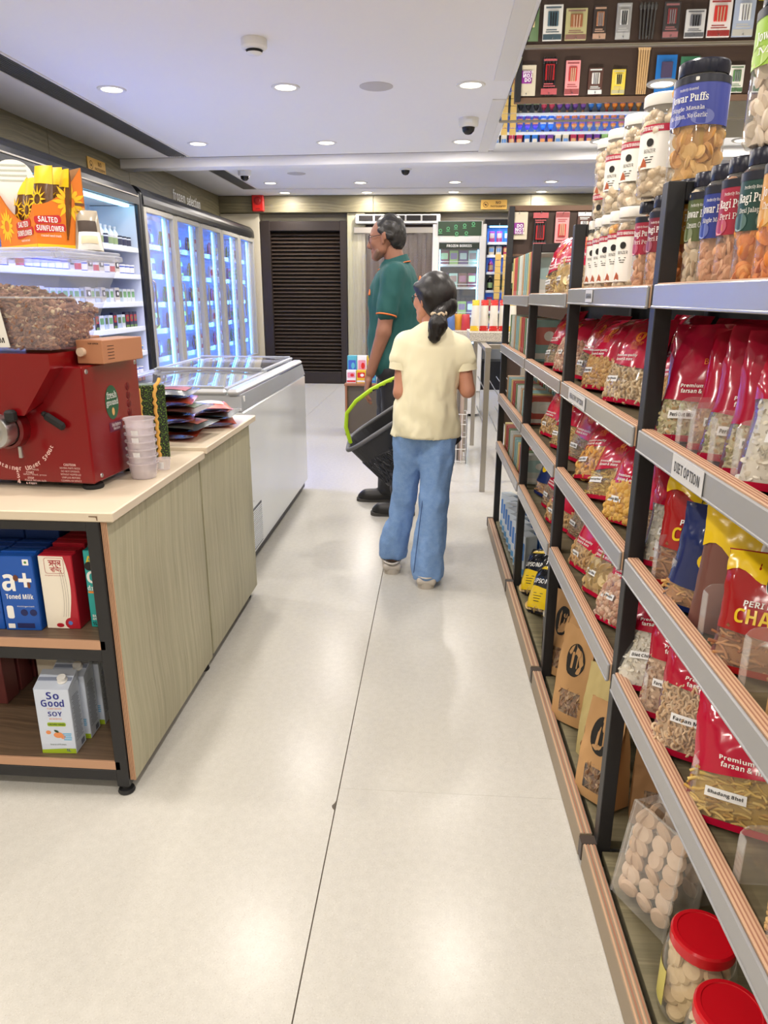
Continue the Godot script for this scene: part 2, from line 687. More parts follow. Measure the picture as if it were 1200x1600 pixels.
func slot_diffuser(at: Vector3, z0: float, z1: float, label: String) -> void:
	var t := thing("air_vent", label, "air vent", at)
	var st := begin()
	box(st, Vector3(0, -0.001, (z0 + z1) / 2), Vector3(0.19, 0.004, z0 - z1))
	obj("backing", st, M.black_metal, t)
	st = begin()
	for s in [-1, 1]:
		box(st, Vector3(s * 0.1, -0.005, (z0 + z1) / 2), Vector3(0.014, 0.01, z0 - z1), 0.002)
	box(st, Vector3(0, -0.005, z0), Vector3(0.214, 0.01, 0.014), 0.002)
	box(st, Vector3(0, -0.005, z1), Vector3(0.214, 0.01, 0.014), 0.002)
	obj("frame", st, M.white_plastic, t)
	st = begin()
	box(st, Vector3(0, -0.006, (z0 + z1) / 2), Vector3(0.0055, 0.01, z0 - z1 - 0.014))
	var blade := done(st, M.grey_metal)
	for k in 9:
		var o := obj("slat", blade, null, t)
		o.position.x = -0.08 + 0.02 * k

func louvre_door() -> void:
	var d := Node3D.new()
	d.name = "door_1"
	d.set_meta("kind", "structure")
	add_child(d)
	var x0 := -2.60
	var x1 := -1.34
	var st := begin()
	box(st, Vector3((x0 + x1) / 2, 1.16, -11.12), Vector3(x1 - x0, 2.32, 0.06))
	obj("backing", st, M.black_soft, d)
	st = begin()
	box(st, Vector3(x0 + 0.07, 1.16, -11.0), Vector3(0.14, 2.32, 0.12), 0.004)
	box(st, Vector3(x1 - 0.05, 1.16, -11.0), Vector3(0.10, 2.32, 0.12), 0.004)
	box(st, Vector3((x0 + x1) / 2, 2.25, -11.0), Vector3(x1 - x0 - 0.2, 0.13, 0.115), 0.004)
	box(st, Vector3((x0 + x1) / 2, 0.09, -11.0), Vector3(x1 - x0 - 0.2, 0.18, 0.115), 0.004)
	obj("frame", st, M.dark_door, d)
	st = begin()
	box(st, Vector3.ZERO, Vector3(x1 - x0 - 0.23, 0.012, 0.06), 0.003, Transform3D(Basis(Vector3.RIGHT, deg_to_rad(38)), Vector3.ZERO))
	var slat := done(st, M.dark_slat)
	for k in 37:
		var o := obj("slat", slat, null, d)
		o.position = Vector3((x0 + x1) / 2 + 0.02, 0.22 + k * 0.0535, -11.03)

func mirrors() -> void:
	var y := H1 - 0.004
	var zs := [-1.6, -4.42, -6.13, -7.86]
	var x0s := [0.43, 0.43, 0.47]
	var names := ["mirrored ceiling panel over the near shelf bays", "mirrored ceiling panel between two seams, in the middle", "mirrored ceiling panel beside the ceiling beam"]
	for i in 3:
		var t := thing("ceiling_mirror", names[i], "mirror", Vector3(0, y, 0), 0.0, "mirrored ceiling panels")
		var st := begin()
		box(st, Vector3((x0s[i] + 4.3) / 2, 0, (zs[i] + zs[i + 1]) / 2), Vector3(4.3 - x0s[i], 0.008, zs[i] - zs[i + 1] - 0.012), 0.003)
		obj("glass", st, M.mirror, t)
		st = begin()
		box(st, Vector3((x0s[i] + 4.3) / 2, -0.005, zs[i + 1] + 0.0), Vector3(4.3 - x0s[i], 0.012, 0.03), 0.003)
		obj("seam_trim", st, M.brushed if i < 2 else M.black_metal, t)
	# white board between plaster and mirror
	var st2 := begin()
	box(st2, Vector3(0.36, H1 - 0.003, -3.5), Vector3(0.10, 0.007, 3.1), 0.002)
	box(st2, Vector3(0.38, H1 - 0.003, -6.6), Vector3(0.09, 0.007, 2.2), 0.002)
	struct("trim_4", st2, M.white_plastic)

func wall_signs() -> void:
	# two amber plates: no photography
	for i in 2:
		var xf: Transform3D
		var label := "amber no-photography plate on the wood fascia above the open chiller"
		if i == 0:
			xf = Transform3D(Basis(Vector3.UP, PI / 2), Vector3(-3.166, 2.42, -7.0))
		else:
			xf = Transform3D(Basis(), Vector3(0.742, 2.512, -10.876))
			label = "amber no-photography plate on the rear wood fascia"
		var t := thing("sign_plate", label, "sign", xf.origin, 0.0, "no-photography plates")
		t.transform = xf
		var st := begin()
		prism(st, rrect(0.36, 0.125, 0.006, 2), 0.0, 0.006)
		obj("plate", st, mat("amber", col(222, 176, 88), 0.45), t)
		st = begin()
		var pl := plane(Vector3(0, 0, 0.0068), Vector3.RIGHT, Vector3.UP)
		text(st, "NO", 0.06, 0.026, 0.036, pl)
		text(st, "PHOTOGRAPHY", 0.06, -0.022, 0.026, pl, "bold", 0.21)
		for k in 20:
			var a0 := TAU * k / 20
			var a1 := TAU * (k + 1) / 20
			var c := Vector2(-0.115, 0)
			decal_shape(st, PackedVector2Array([c + Vector2.from_angle(a0) * 0.03, c + Vector2.from_angle(a0) * 0.036, c + Vector2.from_angle(a1) * 0.036, c + Vector2.from_angle(a1) * 0.03]), pl)
		decal_shape(st, PackedVector2Array([Vector2(-0.135, 0.018), Vector2(-0.131, 0.022), Vector2(-0.095, -0.018), Vector2(-0.099, -0.022)]), pl)
		decal_shape(st, shifted(rrect(0.03, 0.018, 0.003, 2), -0.115, -0.002), pl)
		obj("lettering", st, mat("sign_brown", col(92, 60, 20), 0.6), t)
	# raised letters over the freezers
	var st3 := begin()
	text(st3, "frozen", 0.2, 0.0, 0.115, plane(Vector3(-3.164, 2.44, -9.0), Vector3(0, 0, -1), Vector3.UP), "bold", 0.42)
	text(st3, "selection", 0.74, -0.005, 0.12, plane(Vector3(-3.164, 2.44, -9.0), Vector3(0, 0, -1), Vector3.UP), "bold", 0.52)
	tag(obj("sign_lettering", st3, M.text_white), "white raised words frozen selection on the wood fascia", "sign")
	# red fire alarm
	var t2 := thing("fire_alarm", "red square fire alarm sounder on the rear fascia", "fire alarm", Vector3(-2.59, 2.545, -10.878))
	var st4 := begin()
	box(st4, Vector3(0, 0, 0.03), Vector3(0.17, 0.22, 0.06), 0.012)
	obj("body", st4, mat("alarm_red", col(206, 36, 30), 0.4), t2)
	st4 = begin()
	lathe(st4, [Vector2(0.0, 0.012), Vector2(0.035, 0.012), Vector2(0.042, 0.006), Vector2(0.055, 0.006), Vector2(0.058, 0.0)], 20, Transform3D(Basis(Vector3.RIGHT, PI / 2), Vector3(0, 0.03, 0.06)))
	obj("sounder", st4, mat("alarm_dark", col(150, 22, 20), 0.5), t2)
	st4 = begin()
	box(st4, Vector3(0, -0.075, 0.061), Vector3(0.06, 0.014, 0.003))
	obj("label", st4, M.alarm_dark, t2)

func ceiling_devices() -> void:
	# smoke detector
	var t := thing("smoke_detector", "white round smoke detector on the ceiling nearest the camera", "smoke detector", Vector3(-0.994, H1, -4.23))
	var st := begin()
	lathe(st, [Vector2(0.0, -0.072), Vector2(0.03, -0.07), Vector2(0.042, -0.062)], 24)
	lathe(st, [Vector2(0.046, -0.05), Vector2(0.06, -0.046), Vector2(0.068, -0.036), Vector2(0.068, 0.0)], 24)
	obj("body", st, M.white_plastic, t)
	st = begin()
	lathe(st, [Vector2(0.04, -0.062), Vector2(0.043, -0.05)], 24)
	obj("slots", st, M.black_soft, t)
	# flat ceiling speaker
	t = thing("ceiling_speaker", "flat white round speaker grille in the ceiling between two lights", "speaker", Vector3(-0.428, H1, -5.143))
	st = begin()
	lathe(st, [Vector2(0.0, -0.005), Vector2(0.1, -0.005), Vector2(0.108, -0.002), Vector2(0.108, 0.0)], 28)
	obj("grille", st, mat("speaker_grey", col(196, 193, 192), 0.8), t)
	t = thing("ceiling_speaker", "small flat white speaker disc behind the ceiling beam", "speaker", Vector3(-1.68, H2, -9.0))
	st = begin()
	lathe(st, [Vector2(0.0, -0.005), Vector2(0.1, -0.005), Vector2(0.108, -0.002), Vector2(0.108, 0.0)], 28)
	obj("grille", st, M.speaker_grey, t)
	# dome cameras
	var spots := [[Vector3(0.196, H1, -6.05), "white dome camera on the ceiling beside the mirror"], [Vector3(-2.23, H2, -8.75), "white dome camera beside the rear air vent"], [Vector3(-0.40, H2, -8.75), "small black dome camera in the middle of the rear ceiling"]]
	for i in 3:
		t = thing("dome_camera", spots[i][1], "security camera", spots[i][0], 0.0, "dome cameras on the ceiling")
		var k := 1.0 if i < 2 else 0.75
		st = begin()
		if i < 2:
			lathe(st, [Vector2(0.05, -0.062), Vector2(0.068, -0.058), Vector2(0.074, -0.045), Vector2(0.076, 0.0)], 24)
		else:
			lathe(st, [Vector2(0.05, -0.018), Vector2(0.066, -0.014), Vector2(0.07, 0.0)], 24)
		obj("housing", st, M.white_plastic, t)
		st = begin()
		var d := -0.06 if i < 2 else -0.015
		lathe(st, [Vector2(0.0, d - 0.052), Vector2(0.025, d - 0.046), Vector2(0.043, d - 0.028), Vector2(0.05, d)], 20)
		obj("dome", st, M.black_gloss, t)
		if i < 2:
			st = begin()
			box(st, Vector3(0, -0.03, 0.074), Vector3(0.05, 0.025, 0.006), 0.002)
			obj("label", st, M.sticker, t)

# ------------------------------------------------------------------ small product builders
func tub_proto(called: String, r: float, h: float, side: Material, lid: Material, band: Material, label: String, cat: String) -> Node3D:
	var t := thing(called, label, cat)
	var st := begin()
	lathe(st, [Vector2(0, 0), Vector2(r * 0.86, 0), Vector2(r * 0.9, 0.004), Vector2(r * 0.98, h - 0.012)], 18)
	obj("body", st, side, t)
	st = begin()
	lathe(st, [Vector2(r, h - 0.013), Vector2(r * 1.02, h - 0.01), Vector2(r * 1.02, h - 0.002), Vector2(r * 0.96, h), Vector2(0, h)], 18)
	obj("lid", st, lid, t)
	if band:
		st = begin()
		patch(st, 10, 2, func(u, v): 
			var a: float = lerpf(-1.2, 1.2, u)
			var rr := lerpf(r * 0.925, r * 0.965, v) + 0.0012
			return Vector3(sin(a) * rr, lerpf(h * 0.25, h * 0.75, v), cos(a) * rr))
		obj("label_print", st, band, t)
	return t

func box_proto(called: String, s: Vector3, side: Material, panel: Material, accent: Material, label: String, cat: String) -> Node3D:
	var t := thing(called, label, cat)
	var st := begin()
	box(st, Vector3(0, s.y / 2, 0), s, 0.0015)
	obj("body", st, side, t)
	var pl := plane(Vector3(0, 0, s.z / 2 + 0.0006), Vector3.RIGHT, Vector3.UP)
	if panel:
		st = begin()
		decal_shape(st, shifted(rrect(s.x * 0.8, s.y * 0.42, s.x * 0.08, 2), 0, s.y * 0.62), pl)
		obj("label_print", st, panel, t)
	if accent:
		st = begin()
		decal_shape(st, shifted(rrect(s.x * 0.92, s.y * 0.14, 0.002, 1), 0, s.y * 0.14), pl)
		decal_shape(st, shifted(ellipse(s.x * 0.2, s.y * 0.12, 14), s.x * 0.1, s.y * 0.62), plane(Vector3(0, 0, s.z / 2 + 0.0011), Vector3.RIGHT, Vector3.UP))
		obj("picture_print", st, accent, t)
	return t

# soft flat pouch with sealed ends
func pouch_width(v: float) -> float:
	return 1.0 - 0.08 * sin(PI * v) - 0.2 * v * v * v

func pouch_proto(called: String, w: float, h: float, th: float, film: Material, band: Material, label: String, cat: String) -> Node3D:
	var t := thing(called, label, cat)
	var st := begin()
	var shape := func(u, v, side):
		var e := pow(sin(PI * clampf(u, 0.0, 1.0)), 0.6) * pow(sin(PI * clampf(v * 0.92 + 0.06, 0, 1)), 0.5)
		return Vector3((u - 0.5) * w * pouch_width(v), v * h, side * th * 0.5 * e)
	patch(st, 8, 9, func(u, v): return shape.call(u, v, 1.0))
	patch(st, 8, 9, func(u, v): return shape.call(u, v, -1.0), true)
	obj("bag", st, film, t)
	if band:
		st = begin()
		patch(st, 6, 4, func(u, v): return shape.call(u, v, 1.0) + Vector3(0, 0, 0.0015), false, 0.14, 0.86, 0.3, 0.72)
		obj("label_print", st, band, t)
	return t

func bottle_proto(called: String, r: float, h: float, glass: Material, cap: Material, band: Material, label: String) -> Node3D:
	var t := thing(called, label, "bottle")
	var st := begin()
	lathe(st, [Vector2(0, 0), Vector2(r * 0.9, 0), Vector2(r, 0.006), Vector2(r, h * 0.62), Vector2(r * 0.9, h * 0.7), Vector2(r * 0.45, h * 0.84), Vector2(r * 0.42, h * 0.92)], 14)
	obj("body", st, glass, t)
	st = begin()
	lathe(st, [Vector2(r * 0.5, h * 0.9), Vector2(r * 0.5, h), Vector2(0, h)], 12)
	obj("cap", st, cap, t)
	if band:
		st = begin()
		lathe(st, [Vector2(r + 0.001, h * 0.2), Vector2(r + 0.001, h * 0.55)], 14)
		obj("label_print", st, band, t)
	return t

# ------------------------------------------------------------------ serving counter
func make_10_counter() -> void:
	mat("counter_top", col(216, 202, 180), 0.35)
	mat("ply_edge", col(190, 148, 118), 0.7)
	var x0 := -2.05
	var t := thing("counter_cabinet", "green-grey oak counter cabinet with open milk shelves and cream top", "cabinet", Vector3(0, 0, 0), 0.0, "serving counter cabinets")
	var st := begin()
	box(st, Vector3((x0 - 0.762) / 2, 0.7895, -1.928), Vector3(-0.762 - x0, 0.025, 0.705), 0.003)
	obj("countertop", st, M.counter_top, t)
	st = begin()
	decal_shape(st, PackedVector2Array([Vector2(-0.021, 0.004), Vector2(-0.021, 0.0015), Vector2(-0.004, 0.001), Vector2(-0.002, -0.007), Vector2(0.0, -0.007), Vector2(0.0, 0.004)]), plane(Vector3(-0.80, 0.789, -1.5746), Vector3.RIGHT, Vector3.UP))
	obj("chip", st, mat("chip_brown", col(120, 96, 76), 0.9), t)
	for z in [-1.596, -2.262]:
		for x in [-0.818, -1.42, x0 + 0.02]:
			st = begin()
			box(st, Vector3(x, 0.4005, z), Vector3(0.034, 0.753, 0.034), 0.002)
			obj("post", st, M.black_metal, t)
			st = begin()
			lathe(st, [Vector2(0, 0), Vector2(0.021, 0), Vector2(0.023, 0.004), Vector2(0.02, 0.012), Vector2(0.011, 0.014), Vector2(0.011, 0.026)], 16, Transform3D(Basis(), Vector3(x, 0, z)))
			obj("foot", st, M.black_metal, t)
	for y in [0.764, 0.4165, 0.0575]:
		for z in [-1.596, -2.262]:
			st = begin()
			box(st, Vector3((x0 - 0.80) / 2, y, z), Vector3(-0.80 - x0 - 0.036, 0.025 if y > 0.7 else 0.034, 0.03), 0.002)
			obj("rail", st, M.black_metal, t)
	for y in [0.447, 0.090]:
		st = begin()
		box(st, Vector3((x0 - 0.80) / 2, y + 0.0125, -1.93), Vector3(-0.80 - x0 - 0.038, 0.001, 0.69), 0.0)
		box(st, Vector3((x0 - 0.80) / 2, y, -1.93), Vector3(-0.80 - x0 - 0.038, 0.024, 0.68), 0.001)
		obj("shelf", st, M.plank_brown, t)
		st = begin()
		box(st, Vector3((x0 - 0.80) / 2, y, -1.583), Vector3(-0.80 - x0 - 0.04, 0.0255, 0.008), 0.001)
		obj("edge_band", st, M.ply_edge, t)
	st = begin()
	box(st, Vector3((x0 - 0.80) / 2, 0.41, -2.285), Vector3(-0.80 - x0, 0.72, 0.008))
	obj("back_panel", st, M.black_soft, t)
	st = begin()
	box(st, Vector3(-0.792, 0.4095, -1.932), Vector3(0.016, 0.733, 0.686), 0.0008)
	obj("side_panel", st, M.laminate_upright, t)
	st = begin()
	for k in 4:
		box(st, Vector3(-0.798 + 0.004 * k, 0.4095, -1.588), Vector3(0.0025, 0.733, 0.003))
	obj("edge_band", st, M.ply_edge, t)
	# second cabinet, a little higher
	t = thing("counter_cabinet", "closed green-grey oak counter cabinet beside the chest freezer", "cabinet", Vector3(0, 0, 0), 0.0, "serving counter cabinets")
	st = begin()
	box(st, Vector3((x0 - 0.755) / 2, 0.8035, -2.615), Vector3(-0.755 - x0, 0.024, 0.665), 0.003)
	obj("countertop", st, M.counter_top, t)
	st = begin()
	box(st, Vector3(-1.43, 0.42, -2.615), Vector3(1.25, 0.742, 0.636))
	obj("body", st, M.black_soft, t)
	st = begin()
	box(st, Vector3(-0.792, 0.4195, -2.615), Vector3(0.016, 0.741, 0.65), 0.0008)
	obj("side_panel", st, M.laminate_upright, t)
	st = begin()
	box(st, Vector3((x0 - 0.80) / 2, 0.4195, -2.943), Vector3(-0.80 - x0, 0.741, 0.014), 0.0008)
	obj("side_panel", st, M.laminate_upright, t)
	for z in [-2.32, -2.91]:
		for x in [-0.83, -2.0]:
			st = begin()
			lathe(st, [Vector2(0, 0), Vector2(0.021, 0), Vector2(0.023, 0.004), Vector2(0.02, 0.012), Vector2(0.011, 0.014), Vector2(0.011, 0.05)], 16, Transform3D(Basis(), Vector3(x, 0, z)))
			obj("foot", st, M.black_metal, t)

func carton(label: String, at: Vector3, s: Vector3, side: Material, turn := 0.0, group := "milk and drink cartons under the counter") -> Node3D:
	var t := thing("drink_carton", label, "carton", at, turn, group)
	var st := begin()
	box(st, Vector3(0, s.y / 2, 0), s, 0.002)
	# folded seam across the top
	box(st, Vector3(0, s.y + 0.0015, 0), Vector3(s.x * 0.98, 0.003, 0.012), 0.001)
	obj("body", st, side, t)
	return t

func make_11_cartons() -> void:
	var y := 0.4602
	mat("carton_blue", col(22, 84, 176), 0.35)
	mat("carton_blue_dark", col(18, 60, 140), 0.4)
	mat("carton_cream", col(240, 232, 216), 0.35)
	mat("carton_red", col(176, 24, 44), 0.35)
	mat("carton_teal", col(30, 160, 158), 0.35)
	mat("carton_yellow", col(226, 196, 30), 0.4)
	mat("ink_cyan", col(92, 178, 226), 0.5)
	mat("ink_orange", col(232, 134, 44), 0.5)
	mat("ink_green", col(70, 130, 60), 0.5)
	var fr := plane(Vector3(0, 0, 0.0335), Vector3.RIGHT, Vector3.UP)
	# blue toned milk, two beside each other with more behind
	for i in 2:
		for k in 4:
			var lab := "blue toned milk carton with white lettering beside the cream carton" if i == 0 and k == 0 else "blue milk carton at the frame edge of the upper counter shelf" if k == 0 else "dark blue milk carton in the %s row behind %s" % [ordinal(k), "the lettered blue carton" if i == 0 else "the blue carton at the frame edge"]
			var t := carton(lab, Vector3(-1.058 - 0.099 * i, y, -1.655 - 0.072 * k), Vector3(0.094, 0.206 + (0.03 if k > 1 else 0.0), 0.066), M.carton_blue if k == 0 else M.carton_blue_dark, deg_to_rad(2.0))
			if k > 0:
				continue
			var st := begin()
			text(st, "a+", 0.0, 0.136, 0.05, fr, "bold", 0.078)
			text(st, "Toned Milk", 0.002, 0.096, 0.014, fr, "bold", 0.072)
			decal_shape(st, shifted(rrect(0.016, 0.016, 0.001, 1), 0.03, 0.19), fr)
			decal_shape(st, shifted(rrect(0.018, 0.036, 0.005, 2), -0.028, 0.052), fr)
			decal_shape(st, shifted(rrect(0.018, 0.013, 0.001, 1), -0.03, 0.013), fr)
			text(st, "Homogenised", 0.014, 0.068, 0.005, fr, "sans", 0.044)
			obj("lettering", st, M.text_white, t)
			st = begin()
			decal_shape(st, shifted(ellipse(0.0095, 0.0095, 14), 0.008, 0.051), fr)
			decal_shape(st, shifted(ellipse(0.0095, 0.0095, 14), 0.032, 0.051), fr)
			decal_shape(st, shifted(rrect(0.046, 0.014, 0.001, 1), 0.008, 0.014), fr)
			obj("panel_print", st, mat("ink_navy", col(24, 34, 92), 0.5), t)
			st = begin()
			decal_shape(st, shifted(ellipse(0.0035, 0.0035, 10), 0.03, 0.19), plane(Vector3(0, 0, 0.0341), Vector3.RIGHT, Vector3.UP))
			obj("dot_print", st, M.ink_green, t)
			st = begin()
			decal_shape(st, shifted(ellipse(0.007, 0.009, 10), -0.001, 0.147), plane(Vector3(0, 0, 0.0341), Vector3.RIGHT, Vector3.UP))
			decal_shape(st, shifted(ellipse(0.004, 0.009, 10), 0.031, 0.128), plane(Vector3(0, 0, 0.0341), Vector3.RIGHT, Vector3.UP))
			obj("figure_print", st, mat("ink_brown", col(112, 62, 40), 0.5), t)
	# yellow cartons stacked deeper at the frame edge
	for k in 3:
		carton("yellow carton %s the blue milk on the upper counter shelf" % ["directly behind", "second behind", "deepest behind"][k], Vector3(-1.262, y, -1.80 - 0.07 * k), Vector3(0.094, 0.262, 0.062), M.carton_yellow)
	# cream and red carton
	var c := carton("cream and red milk carton with red curved edge on the counter shelf", Vector3(-0.958, y, -1.672), Vector3(0.088, 0.205, 0.066), M.carton_red, deg_to_rad(1.0))
	var st2 := begin()
	var poly := PackedVector2Array([Vector2(-0.0435, 0.002), Vector2(0.02, 0.002)])
	for k in 9:
		var v := k / 8.0
		poly.append(Vector2(0.02 + 0.019 * sin(v * 2.4) - 0.012 * v, 0.03 + 0.172 * v))
	poly.append(Vector2(-0.0435, 0.203))
	decal_shape(st2, poly, fr)
	obj("front_print", st2, M.carton_cream, c)
	var f2 := plane(Vector3(0, 0, 0.0341), Vector3.RIGHT, Vector3.UP)
	st2 = begin()
	# headline strokes of the name in its own script
	var stroke := func(pts: Array, wd: float):
		for i in pts.size() - 1:
			var a: Vector2 = pts[i]
			var b: Vector2 = pts[i + 1]
			var nn := (b - a).orthogonal().normalized() * wd
			var ext := (b - a).normalized() * wd * 0.6
			decal_shape(st2, PackedVector2Array([a - ext + nn, a - ext - nn, b + ext - nn, b + ext + nn]), f2)
	var w1 := 0.0011
	stroke.call([Vector2(-0.018, 0.191), Vector2(0.014, 0.191)], w1)
	stroke.call([Vector2(-0.017, 0.186), Vector2(-0.012, 0.188), Vector2(-0.013, 0.184), Vector2(-0.011, 0.181), Vector2(-0.016, 0.178)], w1)
	stroke.call([Vector2(-0.012, 0.184), Vector2(-0.008, 0.184)], w1)
	stroke.call([Vector2(-0.0075, 0.191), Vector2(-0.0075, 0.177)], w1)
	stroke.call([Vector2(-0.0045, 0.191), Vector2(-0.0045, 0.183), Vector2(-0.002, 0.182), Vector2(0.001, 0.184)], w1)
	stroke.call([Vector2(0.0012, 0.191), Vector2(0.0012, 0.177)], w1)
	stroke.call([Vector2(0.0005, 0.176), Vector2(0.004, 0.174), Vector2(0.006, 0.172)], w1)
	stroke.call([Vector2(0.0045, 0.184), Vector2(0.007, 0.187), Vector2(0.009, 0.183), Vector2(0.0065, 0.18)], w1)
	stroke.call([Vector2(0.0125, 0.191), Vector2(0.0125, 0.177)], w1)
	stroke.call([Vector2(0.0095, 0.185), Vector2(0.0125, 0.184)], w1)
	stroke.call([Vector2(-0.016, 0.171), Vector2(0.014, 0.171)], w1 * 0.8)
	stroke.call([Vector2(-0.014, 0.166), Vector2(-0.011, 0.168), Vector2(-0.011, 0.163)], w1 * 0.8)
	stroke.call([Vector2(-0.0085, 0.171), Vector2(-0.0085, 0.16)], w1 * 0.8)
	stroke.call([Vector2(-0.005, 0.176), Vector2(-0.005, 0.16)], w1 * 0.8)
	stroke.call([Vector2(-0.002, 0.165), Vector2(0.001, 0.168), Vector2(0.003, 0.164), Vector2(0.006, 0.167), Vector2(0.007, 0.162)], w1 * 0.8)
	stroke.call([Vector2(0.009, 0.167), Vector2(0.0125, 0.165), Vector2(0.0105, 0.161), Vector2(0.0135, 0.159)], w1 * 0.8)
	# rounded frame round the name and the dark foot with its badge
	var rr := rrect(0.05, 0.042, 0.006, 3)
	for i in rr.size():
		stroke.call([rr[i] + Vector2(-0.004, 0.177), rr[(i + 1) % rr.size()] + Vector2(-0.004, 0.177)], 0.0005)
	text(st2, "Homogenised Standardised Milk", -0.006, 0.15, 0.0035, f2, "sans", 0.05)
	decal_shape(st2, shifted(ellipse(0.016, 0.016, 20), 0.022, 0.017), f2)
	decal_shape(st2, shifted(ellipse(0.010, 0.006, 14), -0.008, 0.011), f2)
	obj("red_print", st2, M.carton_red, c)
	st2 = begin()
	for k in 3:
		var pts := []
		for i in 8:
			var v := i / 7.0
			pts.append(Vector2(0.02 - 0.006 * k + 0.012 * sin(v * 1.5) - 0.004 * v, 0.16 - 0.125 * v) + Vector2(-0.012 * v * v, 0))
		for i in 7:
			var a: Vector2 = pts[i]
			var b: Vector2 = pts[i + 1]
			decal_shape(st2, PackedVector2Array([a + Vector2(0.0003, 0), a - Vector2(0.0003, 0), b - Vector2(0.0003, 0), b + Vector2(0.0003, 0)]), f2)
	obj("line_print", st2, mat("ink_grey", col(120, 110, 110), 0.6), c)
	st2 = begin()
	var f3 := plane(Vector3(0, 0, 0.0346), Vector3.RIGHT, Vector3.UP)
	decal_shape(st2, shifted(ellipse(0.006, 0.006, 14), 0.02, 0.018), f3)
	obj("badge_print", st2, mat("ink_blue", col(90, 120, 190), 0.5), c)
	for k in 2:
		carton("cream milk carton %s the red-edged one on the counter shelf" % ["right behind", "second behind"][k], Vector3(-0.958, y, -1.745 - 0.07 * k), Vector3(0.088, 0.212, 0.064), M.carton_red)
	# teal carton behind the post
	c = carton("teal oat drink carton half hidden by the black counter post", Vector3(-0.86, y, -1.688), Vector3(0.062, 0.215, 0.066), M.carton_teal)
	st2 = begin()
	text(st2, "A", -0.016, 0.19, 0.02, fr, "bold")
	obj("yellow_print", st2, M.carton_yellow, c)
	st2 = begin()
	text(st2, "C", -0.014, 0.142, 0.034, fr)
	text(st2, "drink", -0.008, 0.112, 0.014, fr, "serifbold", 0.04)
	text(st2, "BARISTA", -0.008, 0.033, 0.007, fr, "bold", 0.032)
	text(st2, "APPROVED", -0.008, 0.024, 0.007, fr, "bold", 0.034)
	obj("white_print", st2, M.text_white, c)
	st2 = begin()
	decal_shape(st2, shifted(ellipse(0.012, 0.012, 14), -0.018, 0.172), f2)
	text(st2, "1L", -0.02, 0.011, 0.009, fr)
	obj("black_print", st2, M.text_black, c)
	st2 = begin()
	decal_shape(st2, shifted(rrect(0.04, 0.006, 0.001, 1), -0.008, 0.1), fr)
	obj("orange_print", st2, M.ink_orange, c)
	# soy drink cartons on the low shelf
	var yl := 0.1032
	mat("soy_body", col(206, 216, 234), 0.35)
	mat("soy_top", col(140, 150, 172), 0.4)
	mat("soy_blue", col(40, 48, 140), 0.5)
	mat("soy_lime", col(160, 186, 40), 0.5)
	var src: Node3D = null
	for k in 5:
		var lab := "soy drink carton with blue lettering, front one on the low counter shelf" if k == 0 else "soy drink carton %s the front one on the low counter shelf" % ["", "next behind", "two places behind", "three places behind", "deepest behind"][k]
		var at := Vector3(-1.0 + 0.008 * k, yl, -1.634 - 0.07 * k)
		if src:
			copy(src, "soy_carton", lab, at, deg_to_rad(3), "soy drink cartons")
			continue
		src = thing("soy_carton", lab, "carton", at, deg_to_rad(3), "soy drink cartons")
		var st := begin()
		var hw := 0.047
		var hd := 0.031
		# upright brick with a top that falls towards the front
		box(st, Vector3(0, 0.0985, 0), Vector3(0.094, 0.197, 0.062), 0.0015)
		quad(st, Vector3(-hw, 0.197, hd), Vector3(hw, 0.197, hd), Vector3(hw, 0.222, -hd), Vector3(-hw, 0.222, -hd))
		quad(st, Vector3(hw, 0.197, hd), Vector3(hw, 0.197, -hd), Vector3(hw, 0.222, -hd), Vector3(hw, 0.197, hd))
		quad(st, Vector3(-hw, 0.197, -hd), Vector3(-hw, 0.197, hd), Vector3(-hw, 0.222, -hd), Vector3(-hw, 0.197, -hd))
		quad(st, Vector3(hw, 0.197, -hd), Vector3(-hw, 0.197, -hd), Vector3(-hw, 0.222, -hd), Vector3(hw, 0.222, -hd))
		obj("body", st, M.soy_body, src)
		st = begin()
		box(st, Vector3.ZERO, Vector3(0.09, 0.002, 0.012), 0.0008, Transform3D(Basis(Vector3.RIGHT, 0.38), Vector3(0, 0.2105, 0)))
		obj("seam", st, M.soy_top, src)
		st = begin()
		lathe(st, [Vector2(0.0135, 0), Vector2(0.0135, 0.003), Vector2(0.0115, 0.005), Vector2(0.0115, 0.014), Vector2(0.0, 0.0145)], 18, Transform3D(Basis(Vector3.RIGHT, 0.38), Vector3(0.022, 0.2085, 0.004)))
		obj("cap", st, M.white_plastic, src)
		var f := plane(Vector3(0, 0, 0.0316), Vector3.RIGHT, Vector3.UP)
		st = begin()
		text(st, "So", 0.003, 0.178, 0.022, f, "bold", 0.034)
		text(st, "Good", 0.0, 0.156, 0.022, f, "bold", 0.062)
		text(st, "SOY", 0.003, 0.123, 0.014, f, "bold", 0.038)
		text(st, "1L", 0.026, 0.011, 0.008, f)
		obj("blue_print", st, M.soy_blue, src)
		st = begin()
		text(st, "PLANT BASED", 0.003, 0.139, 0.005, f, "sans", 0.038)
		text(st, "BEVERAGE", 0.003, 0.108, 0.005, f, "sans", 0.034)
		decal_shape(st, shifted(ellipse(0.013, 0.009, 14), 0.004, 0.058), f)
		decal_shape(st, shifted(ellipse(0.007, 0.006, 12), -0.022, 0.066), f)
		decal_shape(st, shifted(ellipse(0.007, 0.007, 12), 0.016, 0.053), f)
		obj("orange_print", st, mat("soy_orange", col(228, 146, 92), 0.5), src)
		st = begin()
		decal_shape(st, shifted(rrect(0.05, 0.012, 0.004, 2), 0.003, 0.091), f)
